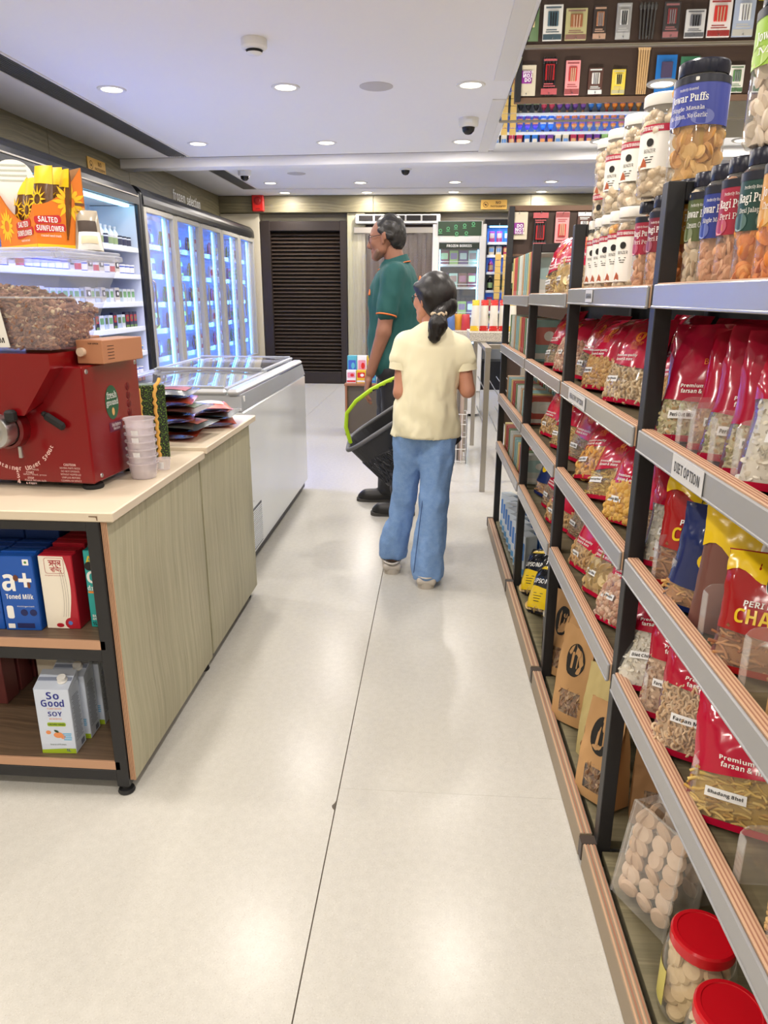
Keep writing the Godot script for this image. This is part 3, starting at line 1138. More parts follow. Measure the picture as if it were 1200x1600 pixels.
		decal_shape(st, PackedVector2Array([Vector2(-0.0465, 0.001), Vector2(0.0465, 0.001), Vector2(0.0465, 0.016), Vector2(0.02, 0.0165), Vector2(-0.02, 0.014), Vector2(-0.0465, 0.012)]), plane(Vector3(0, 0, 0.0312), Vector3.RIGHT, Vector3.UP))
		obj("lime_print", st, M.soy_lime, src)
		st = begin()
		text(st, "UNSWEETENED", 0.003, 0.091, 0.0055, plane(Vector3(0, 0, 0.032), Vector3.RIGHT, Vector3.UP), "bold", 0.044)
		decal_shape(st, shifted(ellipse(0.007, 0.0035, 10), 0.0, 0.07, -0.5), plane(Vector3(0, 0, 0.0319), Vector3.RIGHT, Vector3.UP))
		text(st, "Source of Protein", 0.0, 0.029, 0.005, f, "sans", 0.044)
		obj("dark_print", st, mat("ink_forest", col(40, 70, 40), 0.6), src)
		st = begin()
		for q in 4:
			decal_shape(st, shifted(rrect(0.024 - 0.002 * (q % 2), 0.003, 0.001, 1), 0.028, 0.062 - 0.006 * q), f)
		obj("cyan_print", st, M.ink_cyan, src)
		# small print on the side
		st = begin()
		var sd := plane(Vector3(0.0474, 0, 0), Vector3(0, 0, -1), Vector3.UP)
		for q in 26:
			var wd := 0.036 + 0.008 * sin(q * 2.3)
			decal_shape(st, shifted(rrect(wd, 0.0016, 0.0004, 1), 0.0, 0.165 - 0.0052 * q), sd)
		decal_shape(st, shifted(rrect(0.02, 0.016, 0.001, 1), 0.012, 0.014), sd)
		obj("small_print", st, mat("ink_slate", col(110, 118, 142), 0.6), src)
	for k in 4:
		carton("dark red drink carton, %s from the front at the frame edge of the low shelf" % ordinal(k), Vector3(-1.33, yl, -1.86 - 0.08 * k), Vector3(0.1, 0.215, 0.066), mat("carton_maroon", col(120, 60, 60), 0.4))
	c = carton("cream drink carton with a berry picture at the back of the low shelf", Vector3(-1.2, yl, -1.98), Vector3(0.094, 0.215, 0.064), M.carton_cream)
	st2 = begin()
	for q in 6:
		decal_shape(st2, shifted(ellipse(0.012, 0.011, 10), -0.026 + 0.011 * q, 0.14 + 0.012 * sin(q * 2.0)), fr)
	obj("berry_print", st2, mat("ink_berry", col(150, 36, 44), 0.5), c)

# ------------------------------------------------------------------ nut butter grinder with hopper
func make_12_grinder() -> void:
	mat("grinder_red", col(122, 7, 15), 0.22)
	mat("grinder_dark", col(100, 5, 11), 0.3)
	var t := thing("nut_grinder", "red metal nut butter grinder with clear hopper of chopped nuts", "grinder", Vector3(-0.887, 0.802, -1.757), deg_to_rad(-5.0))
	var w := 0.40
	var d := 0.285
	var st := begin()
	box(st, Vector3(-w / 2, 0.172, -d / 2), Vector3(w, 0.304, d), 0.004)
	obj("body", st, M.grinder_red, t)
	for p in [Vector3(-0.03, 0, -0.04), Vector3(-w + 0.03, 0, -0.04), Vector3(-0.03, 0, -d + 0.03), Vector3(-w + 0.03, 0, -d + 0.03)]:
		st = begin()
		lathe(st, [Vector2(0, 0), Vector2(0.026, 0), Vector2(0.028, 0.004), Vector2(0.026, 0.012), Vector2(0.014, 0.016), Vector2(0.014, 0.022)], 18, Transform3D(Basis(), p))
		obj("foot", st, M.black_soft, t)
	# base plate shadow gap
	st = begin()
	box(st, Vector3(-w / 2, 0.0175, -d / 2), Vector3(w - 0.05, 0.006, d - 0.05))
	obj("base_plate", st, M.black_metal, t)
	# chute housing under the hopper: a hollow-looking wedge at the front
	st = begin()
	var cx := -0.215
	var top := [Vector3(cx - 0.165, 0.358, 0.055), Vector3(cx + 0.165, 0.358, 0.055), Vector3(cx + 0.165, 0.358, -0.20), Vector3(cx - 0.165, 0.358, -0.20)]
	var mid := [Vector3(cx - 0.165, 0.322, 0.055), Vector3(cx + 0.165, 0.322, 0.055), Vector3(cx + 0.165, 0.322, -0.20), Vector3(cx - 0.165, 0.322, -0.20)]
	var low := [Vector3(cx - 0.075, 0.205, 0.05), Vector3(cx + 0.075, 0.205, 0.05), Vector3(cx + 0.105, 0.24, -0.01), Vector3(cx - 0.105, 0.24, -0.01)]
	for i in 4:
		var j := (i + 1) % 4
		quad(st, mid[i], mid[j], top[j], top[i])
		quad(st, low[i], low[j], mid[j], mid[i])
	quad(st, top[0], top[1], top[2], top[3])
	quad(st, low[3], low[2], low[1], low[0])
	obj("chute", st, M.grinder_red, t)
	# spout knob
	st = begin()
	var kx := Transform3D(Basis(Vector3.RIGHT, PI / 2), Vector3(cx, 0.165, 0.0))
	lathe(st, [Vector2(0.052, 0.0), Vector2(0.052, 0.03), Vector2(0.045, 0.035)], 28, kx)
	obj("spout_collar", st, M.grinder_dark, t)
	st = begin()
	lathe(st, [Vector2(0.042, 0.034), Vector2(0.044, 0.07), Vector2(0.041, 0.078), Vector2(0.03, 0.08), Vector2(0.028, 0.074), Vector2(0.018, 0.074), Vector2(0.017, 0.082), Vector2(0.0, 0.083)], 28, kx)
	obj("spout_knob", st, M.steel, t)
	st = begin()
	lathe(st, [Vector2(0.0, 0.0), Vector2(0.006, 0.002), Vector2(0.005, 0.03), Vector2(0.0, 0.032)], 10, Transform3D(Basis(), Vector3(cx + 0.05, 0.095, 0.05)))
	obj("drip_tip", st, M.steel, t)
	st = begin()
	box(st, Vector3(cx + 0.044, 0.205, 0.06), Vector3(0.026, 0.03, 0.026), 0.006, Transform3D())
	obj("lever_knob", st, M.black_soft, t)
	st = begin()
	box(st, Vector3.ZERO, Vector3(0.062, 0.022, 0.014), 0.006, Transform3D(Basis(Vector3.BACK, -0.55), Vector3(cx + 0.13, 0.186, 0.012)))
	box(st, Vector3.ZERO, Vector3(0.026, 0.012, 0.012), 0.003, Transform3D(Basis(Vector3.BACK, -0.55), Vector3(cx + 0.105, 0.2, 0.006)))
	obj("switch_lever", st, M.black_soft, t)
	# lettering on the front
	var fr := plane(Vector3(0, 0, 0.0008), Vector3.RIGHT, Vector3.UP)
	st = begin()
	var words := "Hold Container Under Spout"
	for i in words.length():
		if words[i] == " ":
			continue
		var a := deg_to_rad(-152.0 + 124.0 * i / (words.length() - 1.0))
		var o := Vector2(cx, 0.172) + Vector2(cos(a), sin(a)) * 0.118
		var rx := Vector2(-sin(a), cos(a))
		text(st, words[i], 0, 0, 0.0095 if words[i] == words[i].to_lower() else 0.012, plane(Vector3(o.x, o.y, 0.0008), Vector3(rx.x, rx.y, 0), Vector3(-rx.y, rx.x, 0)))
	for q in [["2", "Press", "START", 0.05], ["3", "When filled, press", "STOP", 0.035], ["4", "Place lid on tub", "& ENJOY", 0.02]]:
		text(st, q[0], cx - 0.004, q[3], 0.012, fr)
		text(st, q[1], cx + 0.045, q[3] + 0.004, 0.006, fr, "sans", 0.01 + 0.0032 * q[1].length())
		text(st, q[2], cx + 0.032, q[3] - 0.005, 0.006, fr, "bold", 0.0045 * q[2].length())
	text(st, "CAUTION", -0.066, 0.07, 0.006, fr, "bold", 0.034)
	for q in 5:
		text(st, ["MOVING PARTS INSIDE", "DO NOT OPERATE", "WITHOUT HOPPER LID", "UNPLUG BEFORE", "CLEANING OR SERVICE"][q], -0.066, 0.061 - 0.0085 * q, 0.0048, fr, "sans", 0.058 - 0.006 * (q % 2))
	obj("lettering", st, mat("grinder_print", col(226, 190, 186), 0.6), t)
	# right side: oval badge, plate, embossed row, screws
	var sd := plane(Vector3(0.0008, 0, 0), Vector3(0, 0, -1), Vector3.UP)
	st = begin()
	decal_shape(st, shifted(ellipse(0.034, 0.046, 26), 0.125, 0.218), sd)
	obj("badge", st, mat("badge_green", col(34, 84, 56), 0.4), t)
	st = begin()
	var sd2 := plane(Vector3(0.0014, 0, 0), Vector3(0, 0, -1), Vector3.UP)
	text(st, "fresh", 0.125, 0.238, 0.018, sd2, "serif", 0.05)
	text(st, "ground", 0.125, 0.216, 0.02, sd2, "serif", 0.06)
	text(st, "Nut Butters", 0.135, 0.157, 0.009, sd2, "serif", 0.046)
	text(st, "Machine", 0.135, 0.147, 0.007, sd2, "serif", 0.034)
	obj("badge_lettering", st, M.text_white, t)
	st = begin()
	decal_shape(st, shifted(ellipse(0.007, 0.011, 12), 0.126, 0.193), sd2)
	obj("nut_print", st, mat("ink_tan", col(206, 160, 100), 0.5), t)
	st = begin()
	decal_shape(st, shifted(rrect(0.066, 0.026, 0.001, 1), 0.133, 0.152), sd)
	obj("name_plate", st, mat("plate_purple", col(96, 24, 56), 0.4), t)
	for k in 6:
		st = begin()
		lathe(st, [Vector2(0.011, 0.0), Vector2(0.010, 0.002), Vector2(0.0, 0.003)], 14, Transform3D(Basis(Vector3.BACK, -PI / 2), Vector3(0.0, 0.25 - 0.024 * k, -0.215)))
		obj("vent_boss", st, M.grinder_dark, t)
	for p in [Vector2(0.018, 0.31), Vector2(d - 0.015, 0.312), Vector2(0.036, 0.036), Vector2(d - 0.015, 0.03)]:
		st = begin()
		lathe(st, [Vector2(0.0065, 0.0), Vector2(0.0055, 0.002), Vector2(0.0, 0.0026)], 12, Transform3D(Basis(Vector3.BACK, -PI / 2), Vector3(0.0, p.y, -p.x)))
		obj("screw", st, M.steel, t)
	# clear hopper: tapering bin with an upright collar and a flanged rim
	var bt := 0.592
	var rings := [[0.366, 0.150, 0.085], [0.49, 0.198, 0.11], [0.555, 0.226, 0.125], [0.578, 0.226, 0.125]]
	var hc := Vector3(cx + 0.01, 0, -0.055)
	st = begin()
	for i in 3:
		var a: Array = rings[i]
		var b: Array = rings[i + 1]
		for s in 4:
			var p := func(r: Array, q: int): return hc + Vector3(r[1] * [-1, 1, 1, -1][q % 4], r[0], r[2] * [1, 1, -1, -1][q % 4])
			quad(st, p.call(a, s), p.call(a, s + 1), p.call(b, s + 1), p.call(b, s))
	obj("hopper", st, clear_mat("hopper_clear", col(215, 225, 245), 0.13, 0.06), t)
	st = begin()
	for s in [-1, 1]:
		box(st, hc + Vector3(s * 0.232, 0.585, 0), Vector3(0.022, 0.014, 0.272), 0.003)
		box(st, hc + Vector3(0, 0.585, s * 0.131), Vector3(0.44, 0.014, 0.018), 0.003)
		box(st, hc + Vector3(s * 0.2, 0.49, 0), Vector3(0.004, 0.004, 0.22), 0.001)
		box(st, hc + Vector3(0, 0.49, s * 0.1115), Vector3(0.396, 0.004, 0.004), 0.001)
	obj("hopper_rim", st, clear_mat("rim_clear", col(225, 232, 245), 0.3, 0.1), t)
	st = begin()
	box(st, hc + Vector3(0, 0.597, 0), Vector3(0.47, 0.008, 0.28), 0.003)
	obj("hopper_lid", st, M.rim_clear, t)
	# chopped nuts: a solid heap under loose pieces
	var level := func(x: float): return 0.366 + 0.145 - 0.3 * maxf(0.0, x - 0.01) - 0.12 * maxf(0.0, -x - 0.05)
	var half := func(y: float): 
		var k := clampf((y - 0.366) / 0.124, 0, 1.6)
		return Vector2(lerpf(0.150, 0.198, k) - 0.010, lerpf(0.085, 0.11, k) - 0.010)
	st = begin()
	for s in [1, -1]:
		patch(st, 16, 6, func(u, v):
			var y0: float = 0.37
			var x0: float = lerpf(-1.0, 1.0, u)
			var lv: float = level.call(x0 * 0.17) - 0.012
			var y := lerpf(y0, lv, v)
			var h: Vector2 = half.call(y)
			return hc + Vector3(x0 * h.x, y, s * h.y), s < 0)
		patch(st, 6, 6, func(u, v):
			var lv: float = level.call(s * 0.17) - 0.012
			var y := lerpf(0.37, lv, v)
			var h: Vector2 = half.call(y)
			return hc + Vector3(s * h.x, y, -s * lerpf(-h.y, h.y, u)), false)
	patch(st, 16, 4, func(u, v):
		var x0: float = lerpf(-1.0, 1.0, u)
		var lv: float = level.call(x0 * 0.17) - 0.012
		var h: Vector2 = half.call(lv)
		return hc + Vector3(x0 * h.x, lv, lerpf(h.y, -h.y, v)))
	obj("nut_heap", st, mat("nut_heap", col(112, 66, 48), 0.9), t)
	var r := RandomNumberGenerator.new()
	r.seed = 21
	var xfs := []
	var cs := []
	for i in 2600:
		var face := r.randi() % 10
		var x := r.randf_range(-1, 1)
		var lv: float = level.call(x * 0.17)
		var p: Vector3
		if face < 5:
			var y := r.randf_range(0.372, lv)
			var h: Vector2 = half.call(y)
			p = hc + Vector3(x * h.x, y, h.y + r.randf_range(-0.002, 0.003))
		elif face < 7:
			var lv2: float = level.call(0.17)
			var y := r.randf_range(0.372, lv2)
			var h: Vector2 = half.call(y)
			p = hc + Vector3(h.x + r.randf_range(-0.002, 0.003), y, x * h.y)
		else:
			var h: Vector2 = half.call(lv)
			p = hc + Vector3(x * h.x, lv + r.randf_range(-0.012, 0.006), r.randf_range(-1, 1) * h.y)
		var sc := r.randf_range(1.0, 1.8)
		xfs.append(Transform3D(Basis.from_euler(Vector3(r.randf() * TAU, r.randf() * TAU, r.randf() * TAU)).scaled(Vector3.ONE * sc), p))
		cs.append(Color(0.22, 0.085, 0.045).lerp(Color(0.46, 0.24, 0.13), pow(r.randf(), 2.0)) if r.randf() > 0.1 else Color(0.62, 0.46, 0.28))
	scatter("chopped_nuts", nut_mesh("almond"), nut_material(), xfs, t, cs)
	# price card on the hopper front
	var c := thing("price_card", "white price card on the clear hopper of nuts", "card", t.transform * (hc + Vector3(-0.012, 0.372, 0.097)), deg_to_rad(-5.0))
	c.rotation.x = 0.20
	st = begin()
	box(st, Vector3(0, 0.055, 0), Vector3(0.12, 0.11, 0.002), 0.0005)
	obj("card", st, M.paper_white, c)
	st = begin()
	var cp := plane(Vector3(0, 0, 0.0014), Vector3.RIGHT, Vector3.UP)
	text(st, "250 GM", 0.018, 0.018, 0.013, cp)
	text(st, "499", -0.02, 0.052, 0.026, cp)
	decal_shape(st, shifted(ellipse(0.0075, 0.0075, 16), 0.035, 0.088), cp)
	text(st, "BENZER", 0.035, 0.073, 0.005, cp, "sans", 0.026)
	text(st, "FOODS", 0.035, 0.065, 0.005, cp, "sans", 0.02)
	obj("lettering", st, M.text_black, c)

func nut_material() -> StandardMaterial3D:
	var m := mat("nut_vertex", Color.WHITE, 0.65)
	m.vertex_color_use_as_albedo = true
	return m

var nut_meshes := {}
func nut_mesh(kind: String) -> Mesh:
	if nut_meshes.has(kind):
		return nut_meshes[kind]
	var st := begin()
	match kind:
		"almond":
			lathe(st, [Vector2(0, -0.0068), Vector2(0.0026, -0.005), Vector2(0.0042, -0.001), Vector2(0.0036, 0.003), Vector2(0, 0.0068)], 7, Transform3D(), 0.6)
		"ball":
			lathe(st, [Vector2(0, -1), Vector2(0.6, -0.8), Vector2(0.97, -0.25), Vector2(0.95, 0.3), Vector2(0.6, 0.8), Vector2(0, 1)], 9)
		"disc":
			lathe(st, [Vector2(0, -0.32), Vector2(0.7, -0.27), Vector2(1.0, 0.0), Vector2(0.72, 0.28), Vector2(0, 0.36)], 11)
		"chip":
			lathe(st, [Vector2(0, -0.02), Vector2(0.6, 0.06), Vector2(1.0, 0.22), Vector2(1.0, 0.27), Vector2(0.6, 0.12), Vector2(0, 0.04)], 11)
		"stick":
			tube(st, [Vector3(-1, 0, 0), Vector3(-0.35, 0.12, 0.05), Vector3(0.35, 0.05, 0.16), Vector3(1, -0.1, 0)], 0.17, 6)
		"ring":
			var pts := []
			for i in 12:
				pts.append(Vector3(cos(TAU * i / 12) * 0.7, 0, sin(TAU * i / 12) * 0.7))
			tube(st, pts, 0.3, 6, true)
		"cashew":
			var pts := []
			for i in 7:
				var a := lerpf(-0.5, PI + 0.5, i / 6.0)
				pts.append(Vector3(cos(a) * 0.62, 0, sin(a) * 0.62))
			tube(st, pts, 0.34, 6)
		"flake":
			lathe(st, [Vector2(0, -0.1), Vector2(0.8, 0.02), Vector2(0.0, 0.14)], 7, Transform3D(), 0.7)
	nut_meshes[kind] = st.commit()
	return nut_meshes[kind]

# ------------------------------------------------------------------ things on the counter
func make_13_counter_things() -> void:
	mat("sun_orange", col(226, 122, 24), 0.4)
	mat("sun_yellow", col(246, 196, 30), 0.4)
	mat("sun_red", col(196, 34, 40), 0.5)
	mat("card_brown", col(176, 128, 84), 0.8)
	# display box of sunflower snacks on the hopper lid, one corner towards the aisle
	var base := Vector3(-0.98, 1.404, -1.795)
	var turn := deg_to_rad(-38.0)
	var t := thing("display_box", "orange cardboard display box of salted sunflower snacks on the hopper", "display box", base, turn)
	# local: front face +z (faces camera-left), right face +x; the corner (0, 0, 0) is the near right one
	var w := 0.22
	var d := 0.13
	var top_front := func(u: float): return 0.068 + 0.10 * pow(absf(u - 0.72) / 0.72, 1.6) if u < 0.72 else 0.068 + 0.035 * pow((u - 0.72) / 0.28, 2.0)
	var st := begin()
	patch(st, 14, 3, func(u, v): return Vector3(lerpf(-w, 0, u), v * top_front.call(u), 0.0))
	patch(st, 14, 3, func(u, v): return Vector3(lerpf(-w, 0, u), v * top_front.call(u), -0.002), true)
	var top_side := func(u: float): return 0.103 + 0.095 * u * u
	patch(st, 10, 3, func(u, v): return Vector3(0.0, v * top_side.call(u), -d * u))
	patch(st, 10, 3, func(u, v): return Vector3(-0.002, v * top_side.call(u), -d * u), true)
	patch(st, 10, 3, func(u, v): return Vector3(-w, v * (0.17 + 0.028 * u), -d * u), true)
	obj("wall", st, M.sun_orange, t)
	st = begin()
	box(st, Vector3(-w / 2, 0.099, -d), Vector3(w, 0.198, 0.002))
	box(st, Vector3(-w / 2, 0.001, -d / 2), Vector3(w - 0.004, 0.002, d - 0.004))
	obj("back_wall", st, M.card_brown, t)
	var fr := plane(Vector3(0, 0, 0.0006), Vector3.RIGHT, Vector3.UP)
	var sd := plane(Vector3(0.0006, 0, 0), Vector3(0, 0, -1), Vector3.UP)
	st = begin()
	decal_shape(st, PackedVector2Array([Vector2(-w, 0), Vector2(0, 0), Vector2(0, 0.014), Vector2(-w, 0.014)]), fr)
	decal_shape(st, PackedVector2Array([Vector2(0, 0), Vector2(d, 0), Vector2(d, 0.014), Vector2(0, 0.014)]), sd)
	for q in [[fr, -0.165, 0.062, 0.045], [sd, 0.092, 0.115, 0.045]]:
		for k in 14:
			var a := TAU * k / 14
			var c := Vector2(q[1], q[2])
			var tip: Vector2 = c + Vector2.from_angle(a) * q[3] * (1.0 if k % 2 else 0.78)
			decal_shape(st, PackedVector2Array([c + Vector2.from_angle(a - 0.3) * 0.014, c + Vector2.from_angle(a - 0.16) * 0.03, tip, c + Vector2.from_angle(a + 0.16) * 0.03, c + Vector2.from_angle(a + 0.3) * 0.014]), q[0])
	obj("petal_print", st, M.sun_yellow, t)
	st = begin()
	var fr2 := plane(Vector3(0, 0, 0.0012), Vector3.RIGHT, Vector3.UP)
	var sd2 := plane(Vector3(0.0012, 0, 0), Vector3(0, 0, -1), Vector3.UP)
	for q in [[fr2, -0.06, 0.05, 0.075, 0.065], [sd2, 0.036, 0.06, 0.06, 0.052]]:
		decal_shape(st, shifted(rrect(q[3] * 1.12, 0.018, 0.006, 2), q[1] - 0.004, q[2] + 0.011, 0.1), q[0])
		decal_shape(st, shifted(rrect(q[3] * 1.3, 0.018, 0.006, 2), q[1], q[2] - 0.009, 0.1), q[0])
	obj("title_print", st, M.sun_red, t)
	st = begin()
	var fr3 := plane(Vector3(0, 0, 0.0018), Vector3.RIGHT, Vector3.UP)
	var sd3 := plane(Vector3(0.0018, 0, 0), Vector3(0, 0, -1), Vector3.UP)
	for q in [[fr3, -0.06, 0.05, 0.058, 0.082], [sd3, 0.036, 0.06, 0.048, 0.068]]:
		text(st, "SALTED", q[1] - 0.004, q[2] + 0.011, 0.0125, q[0], "bold", q[3])
		text(st, "SUNFLOWER", q[1], q[2] - 0.009, 0.0125, q[0], "bold", q[4])
		text(st, "roasted seed snack", q[1], q[2] - 0.026, 0.006, q[0], "sans", 0.05)
	obj("lettering", st, M.text_white, t)
	st = begin()
	decal_shape(st, shifted(rrect(0.026, 0.085, 0.001, 1), 0.117, 0.062), sd)
	obj("panel_print", st, mat("sun_peach", col(226, 172, 120), 0.5), t)
	st = begin()
	for k in 9:
		decal_shape(st, shifted(rrect(0.018, 0.002, 0.0004, 1), 0.117, 0.095 - 0.008 * k), sd2)
	decal_shape(st, shifted(rrect(0.024, 0.007, 0.0006, 1), 0.117, 0.112), sd2)
	obj("small_print", st, mat("ink_brown2", col(110, 70, 40), 0.6), t)
	# packets standing in the box
	var xf := t.transform
	var film := mat("packet_film", col(96, 66, 40), 0.25)
	var proto := pouch_proto("snack_packet", 0.085, 0.165, 0.03, film, null, "", "snack packet")
	var st2 := begin()
	patch(st2, 6, 3, func(u, v):
		var e := pow(sin(PI * clampf(u, 0.0, 1.0)), 0.6) * pow(sin(PI * clampf(v * 0.92 + 0.06, 0, 1)), 0.5)
		return Vector3((u - 0.5) * 0.085 * pouch_width(v), v * 0.165, 0.015 * e + 0.001), false, 0.0, 1.0, 0.74, 1.0)
	obj("yellow_top", st2, M.sun_yellow, proto)
	st2 = begin()
	for k in 12:
		var a := TAU * k / 12
		var c := Vector2(0.0, 0.085)
		decal_shape(st2, PackedVector2Array([c + Vector2.from_angle(a - 0.3) * 0.012, c + Vector2.from_angle(a) * 0.034, c + Vector2.from_angle(a + 0.3) * 0.012]), plane(Vector3(0, 0, 0.0168), Vector3.RIGHT, Vector3.UP))
	obj("petal_print", st2, M.sun_yellow, proto)
	var spots := [[-0.045, -0.035, 0.06, 0.06], [-0.115, -0.04, 0.02, -0.1], [-0.178, -0.04, 0.03, 0.08], [-0.035, -0.085, 0.05, -0.35], [-0.1, -0.09, 0.075, 0.15], [-0.17, -0.09, 0.07, -0.1]]
	for i in spots.size():
		var s: Array = spots[i]
		var lab := "yellow-topped seed packet in the orange box, %s in the %s row" % [["nearest the corner", "in the middle", "far end"][i % 3], "front" if i < 3 else "rear"]
		var o: Node3D = proto if i == 0 else copy(proto, "snack_packet", lab, Vector3.ZERO)
		o.set_meta("label", lab)
		o.set_meta("group", "yellow seed packets in the display box")
		o.transform = xf * Transform3D(Basis.from_euler(Vector3(-0.12, s[3] + 0.15, 0.06 * (i % 3 - 1))), Vector3(s[0], 0.004 + s[2] * 0.5, s[1]))
	# white round tag behind the packets
	var tg := thing("shelf_tag", "white rounded card standing behind the yellow packets", "card", Vector3(-1.1, 1.404, -1.938), 0.2)
	st = begin()
	prism(st, shifted(rrect(0.1, 0.225, 0.045, 8), 0, 0.1125), -0.001, 0.001)
	obj("card", st, M.paper_white, tg)
	st = begin()
	for k in 4:
		decal_shape(st, shifted(rrect(0.07, 0.004, 0.001, 1), 0, 0.212 - 0.012 * k), plane(Vector3(0, 0, 0.0016), Vector3.RIGHT, Vector3.UP))
	obj("small_print", st, mat("ink_pale", col(186, 192, 180), 0.6), tg)
	# pouch of nuts beside the display box
	var np := pouch_proto("nut_pouch", 0.07, 0.1, 0.04, mat("pouch_clear_grey", col(176, 166, 150), 0.2), mat("pouch_dark", col(64, 50, 42), 0.5), "grey pouch of dark nuts beside the orange display box", "pouch")
	np.position = Vector3(-0.893, 1.404, -1.885)
	np.rotation = Vector3(-0.15, 0.5, 0)
	np = pouch_proto("nut_pouch", 0.06, 0.045, 0.03, M.paper_white, mat("pouch_cream", col(214, 200, 170), 0.5), "small white pouch lying low beside the grey nut pouch", "pouch")
	np.position = Vector3(-0.866, 1.404, -1.835)
	np.rotation = Vector3(-0.25, 0.4, 0)
	# two cartons lying on the grinder
	var lie := mat("carton_kraft", col(178, 122, 88), 0.5)
	for i in 2:
		var c := thing("juice_carton", ["kraft brown carton lying on the grinder, cap towards the camera", "kraft brown carton lying crosswise behind the hopper on the grinder"][i], "carton", [Vector3(-0.872, 1.1285, -1.90), Vector3(-1.06, 1.1285, -2.008)][i], deg_to_rad(-8 + 90 * i), "kraft cartons on the grinder")
		st = begin()
		box(st, Vector3(0, 0.03, 0), Vector3(0.076, 0.06, 0.19), 0.002)
		obj("body", st, lie, c)
		st = begin()
		lathe(st, [Vector2(0.011, 0), Vector2(0.011, 0.012), Vector2(0.0, 0.0125)], 16, Transform3D(Basis(Vector3.RIGHT, PI / 2), Vector3(-0.02, 0.03, 0.095)))
		obj("cap", st, mat("cap_tan", col(214, 190, 166), 0.4), c)
		st = begin()
		var cf := plane(Vector3(0, 0, 0.0956), Vector3.RIGHT, Vector3.UP)
		text(st, "TOP OPEN", 0.012, 0.051, 0.004, cf, "bold", 0.03)
		for k in 5:
			decal_shape(st, shifted(rrect(0.03, 0.0014, 0.0004, 1), 0.0, 0.012 + 0.008 * k), plane(Vector3(0.0386, 0, 0.06), Vector3(0, 0, -1), Vector3.UP))
		obj("small_print", st, M.text_black, c)
	# stack of clear tubs
	var milky := clear_mat("tub_clear", col(238, 230, 236), 0.34, 0.2)
	for i in 7:
		var tb := thing("plastic_tub", "clear plastic tub, %s from the bottom of the stack beside the grinder" % ordinal(i), "tub", Vector3(-0.822, 0.802 + 0.0205 * i, -1.92), 0.4 * i, "stacked clear tubs")
		st = begin()
		lathe(st, [Vector2(0, 0.001), Vector2(0.033, 0.001), Vector2(0.0345, 0.004), Vector2(0.0395, 0.042), Vector2(0.0435, 0.043), Vector2(0.044, 0.047), Vector2(0.0425, 0.047), Vector2(0.039, 0.044), Vector2(0.0335, 0.0045), Vector2(0, 0.0025)], 26)
		obj("body", st, milky, tb)
		if i in [2, 4, 5]:
			st = begin()
			patch(st, 4, 2, func(u, v):
				var a: float = lerpf(-0.25, 0.25, u) - 0.4 * i
				var rr := lerpf(0.0352, 0.0388, v) + 0.001
				return Vector3(sin(a) * rr, lerpf(0.007, 0.038, v), cos(a) * rr))
			obj("sticker", st, M.sticker, tb)
	var sc := thing("plastic_tub", "small clear round tub with barcode sticker beside the tub stack", "tub", Vector3(-0.803, 0.802, -2.02))
	st = begin()
	lathe(st, [Vector2(0, 0.001), Vector2(0.019, 0.001), Vector2(0.021, 0.03), Vector2(0.0225, 0.031), Vector2(0.0225, 0.034), Vector2(0.0, 0.034)], 22)
	obj("body", st, milky, sc)
	st = begin()
	patch(st, 4, 1, func(u, v):
		var a: float = lerpf(-0.35, 0.4, u)
		return Vector3(sin(a) * 0.0215, lerpf(0.006, 0.026, v), cos(a) * 0.0215))
	obj("sticker", st, M.sticker, sc)
	# gift bag with braided yellow straps
	var gb := thing("gift_bag", "dark leafy gift bag with two braided yellow straps behind the tubs", "bag", Vector3(-0.905, 0.802, -2.19), deg_to_rad(24))
	st = begin()
	box(st, Vector3(0, 0.115, 0), Vector3(0.11, 0.23, 0.06), 0.003)
	var leafy := mat("leafy", Color.WHITE, 0.4)
	var ln := noise(77, 0.09, 3)
	leafy.albedo_texture = image_tex(128, 128, func(x, y):
		var v := ln.get_noise_2d(x * 1.5, y * 1.5)
		return col(16, 24, 22) if v < 0.1 else col(40, 74, 34) if v < 0.28 else col(120, 156, 50))
	triplanar(leafy, 9.0)
	obj("bag", st, leafy, gb)
	st = begin()
	box(st, Vector3(-0.012, 0.06, 0.0305), Vector3(0.05, 0.07, 0.0008))
	obj("leaf_print", st, mat("leaf_green", col(110, 150, 46), 0.5), gb)
	for s in [-1, 1]:
		var pts := []
		for i in 25:
			var v := i / 24.0
			pts.append(Vector3(s * 0.022 + 0.003 * sin(v * 60.0) + (0.02 * s * pow(maxf(0.0, v - 0.8) / 0.2, 2.0)), 0.002 + v * 0.245, 0.036 - 0.02 * pow(maxf(0.0, v - 0.85) / 0.15, 2.0)))
		st = begin()
		tube(st, pts, 0.006, 6)
		obj("strap", st, mat("braid", col(222, 172, 84), 0.7), gb)
	# flat snack pouches piled on the second cabinet
	var colors := [col(196, 70, 44), col(54, 60, 58), col(210, 96, 66), col(70, 44, 40), col(202, 84, 60), col(60, 66, 62)]
	var names := ["orange", "charcoal", "coral", "dark brown", "orange-red", "grey-green"]
	var at := [[-0.90, -2.47, 0.1, 0.0], [-0.885, -2.45, -0.15, 0.028], [-0.905, -2.46, 0.2, 0.056], [-0.89, -2.45, -0.1, 0.084], [-0.905, -2.46, 0.15, 0.112], [-0.91, -2.45, 0.05, 0.140], [-0.83, -2.72, 0.3, 0.0], [-0.845, -2.71, 0.0, 0.028], [-0.835, -2.70, 0.35, 0.056]]
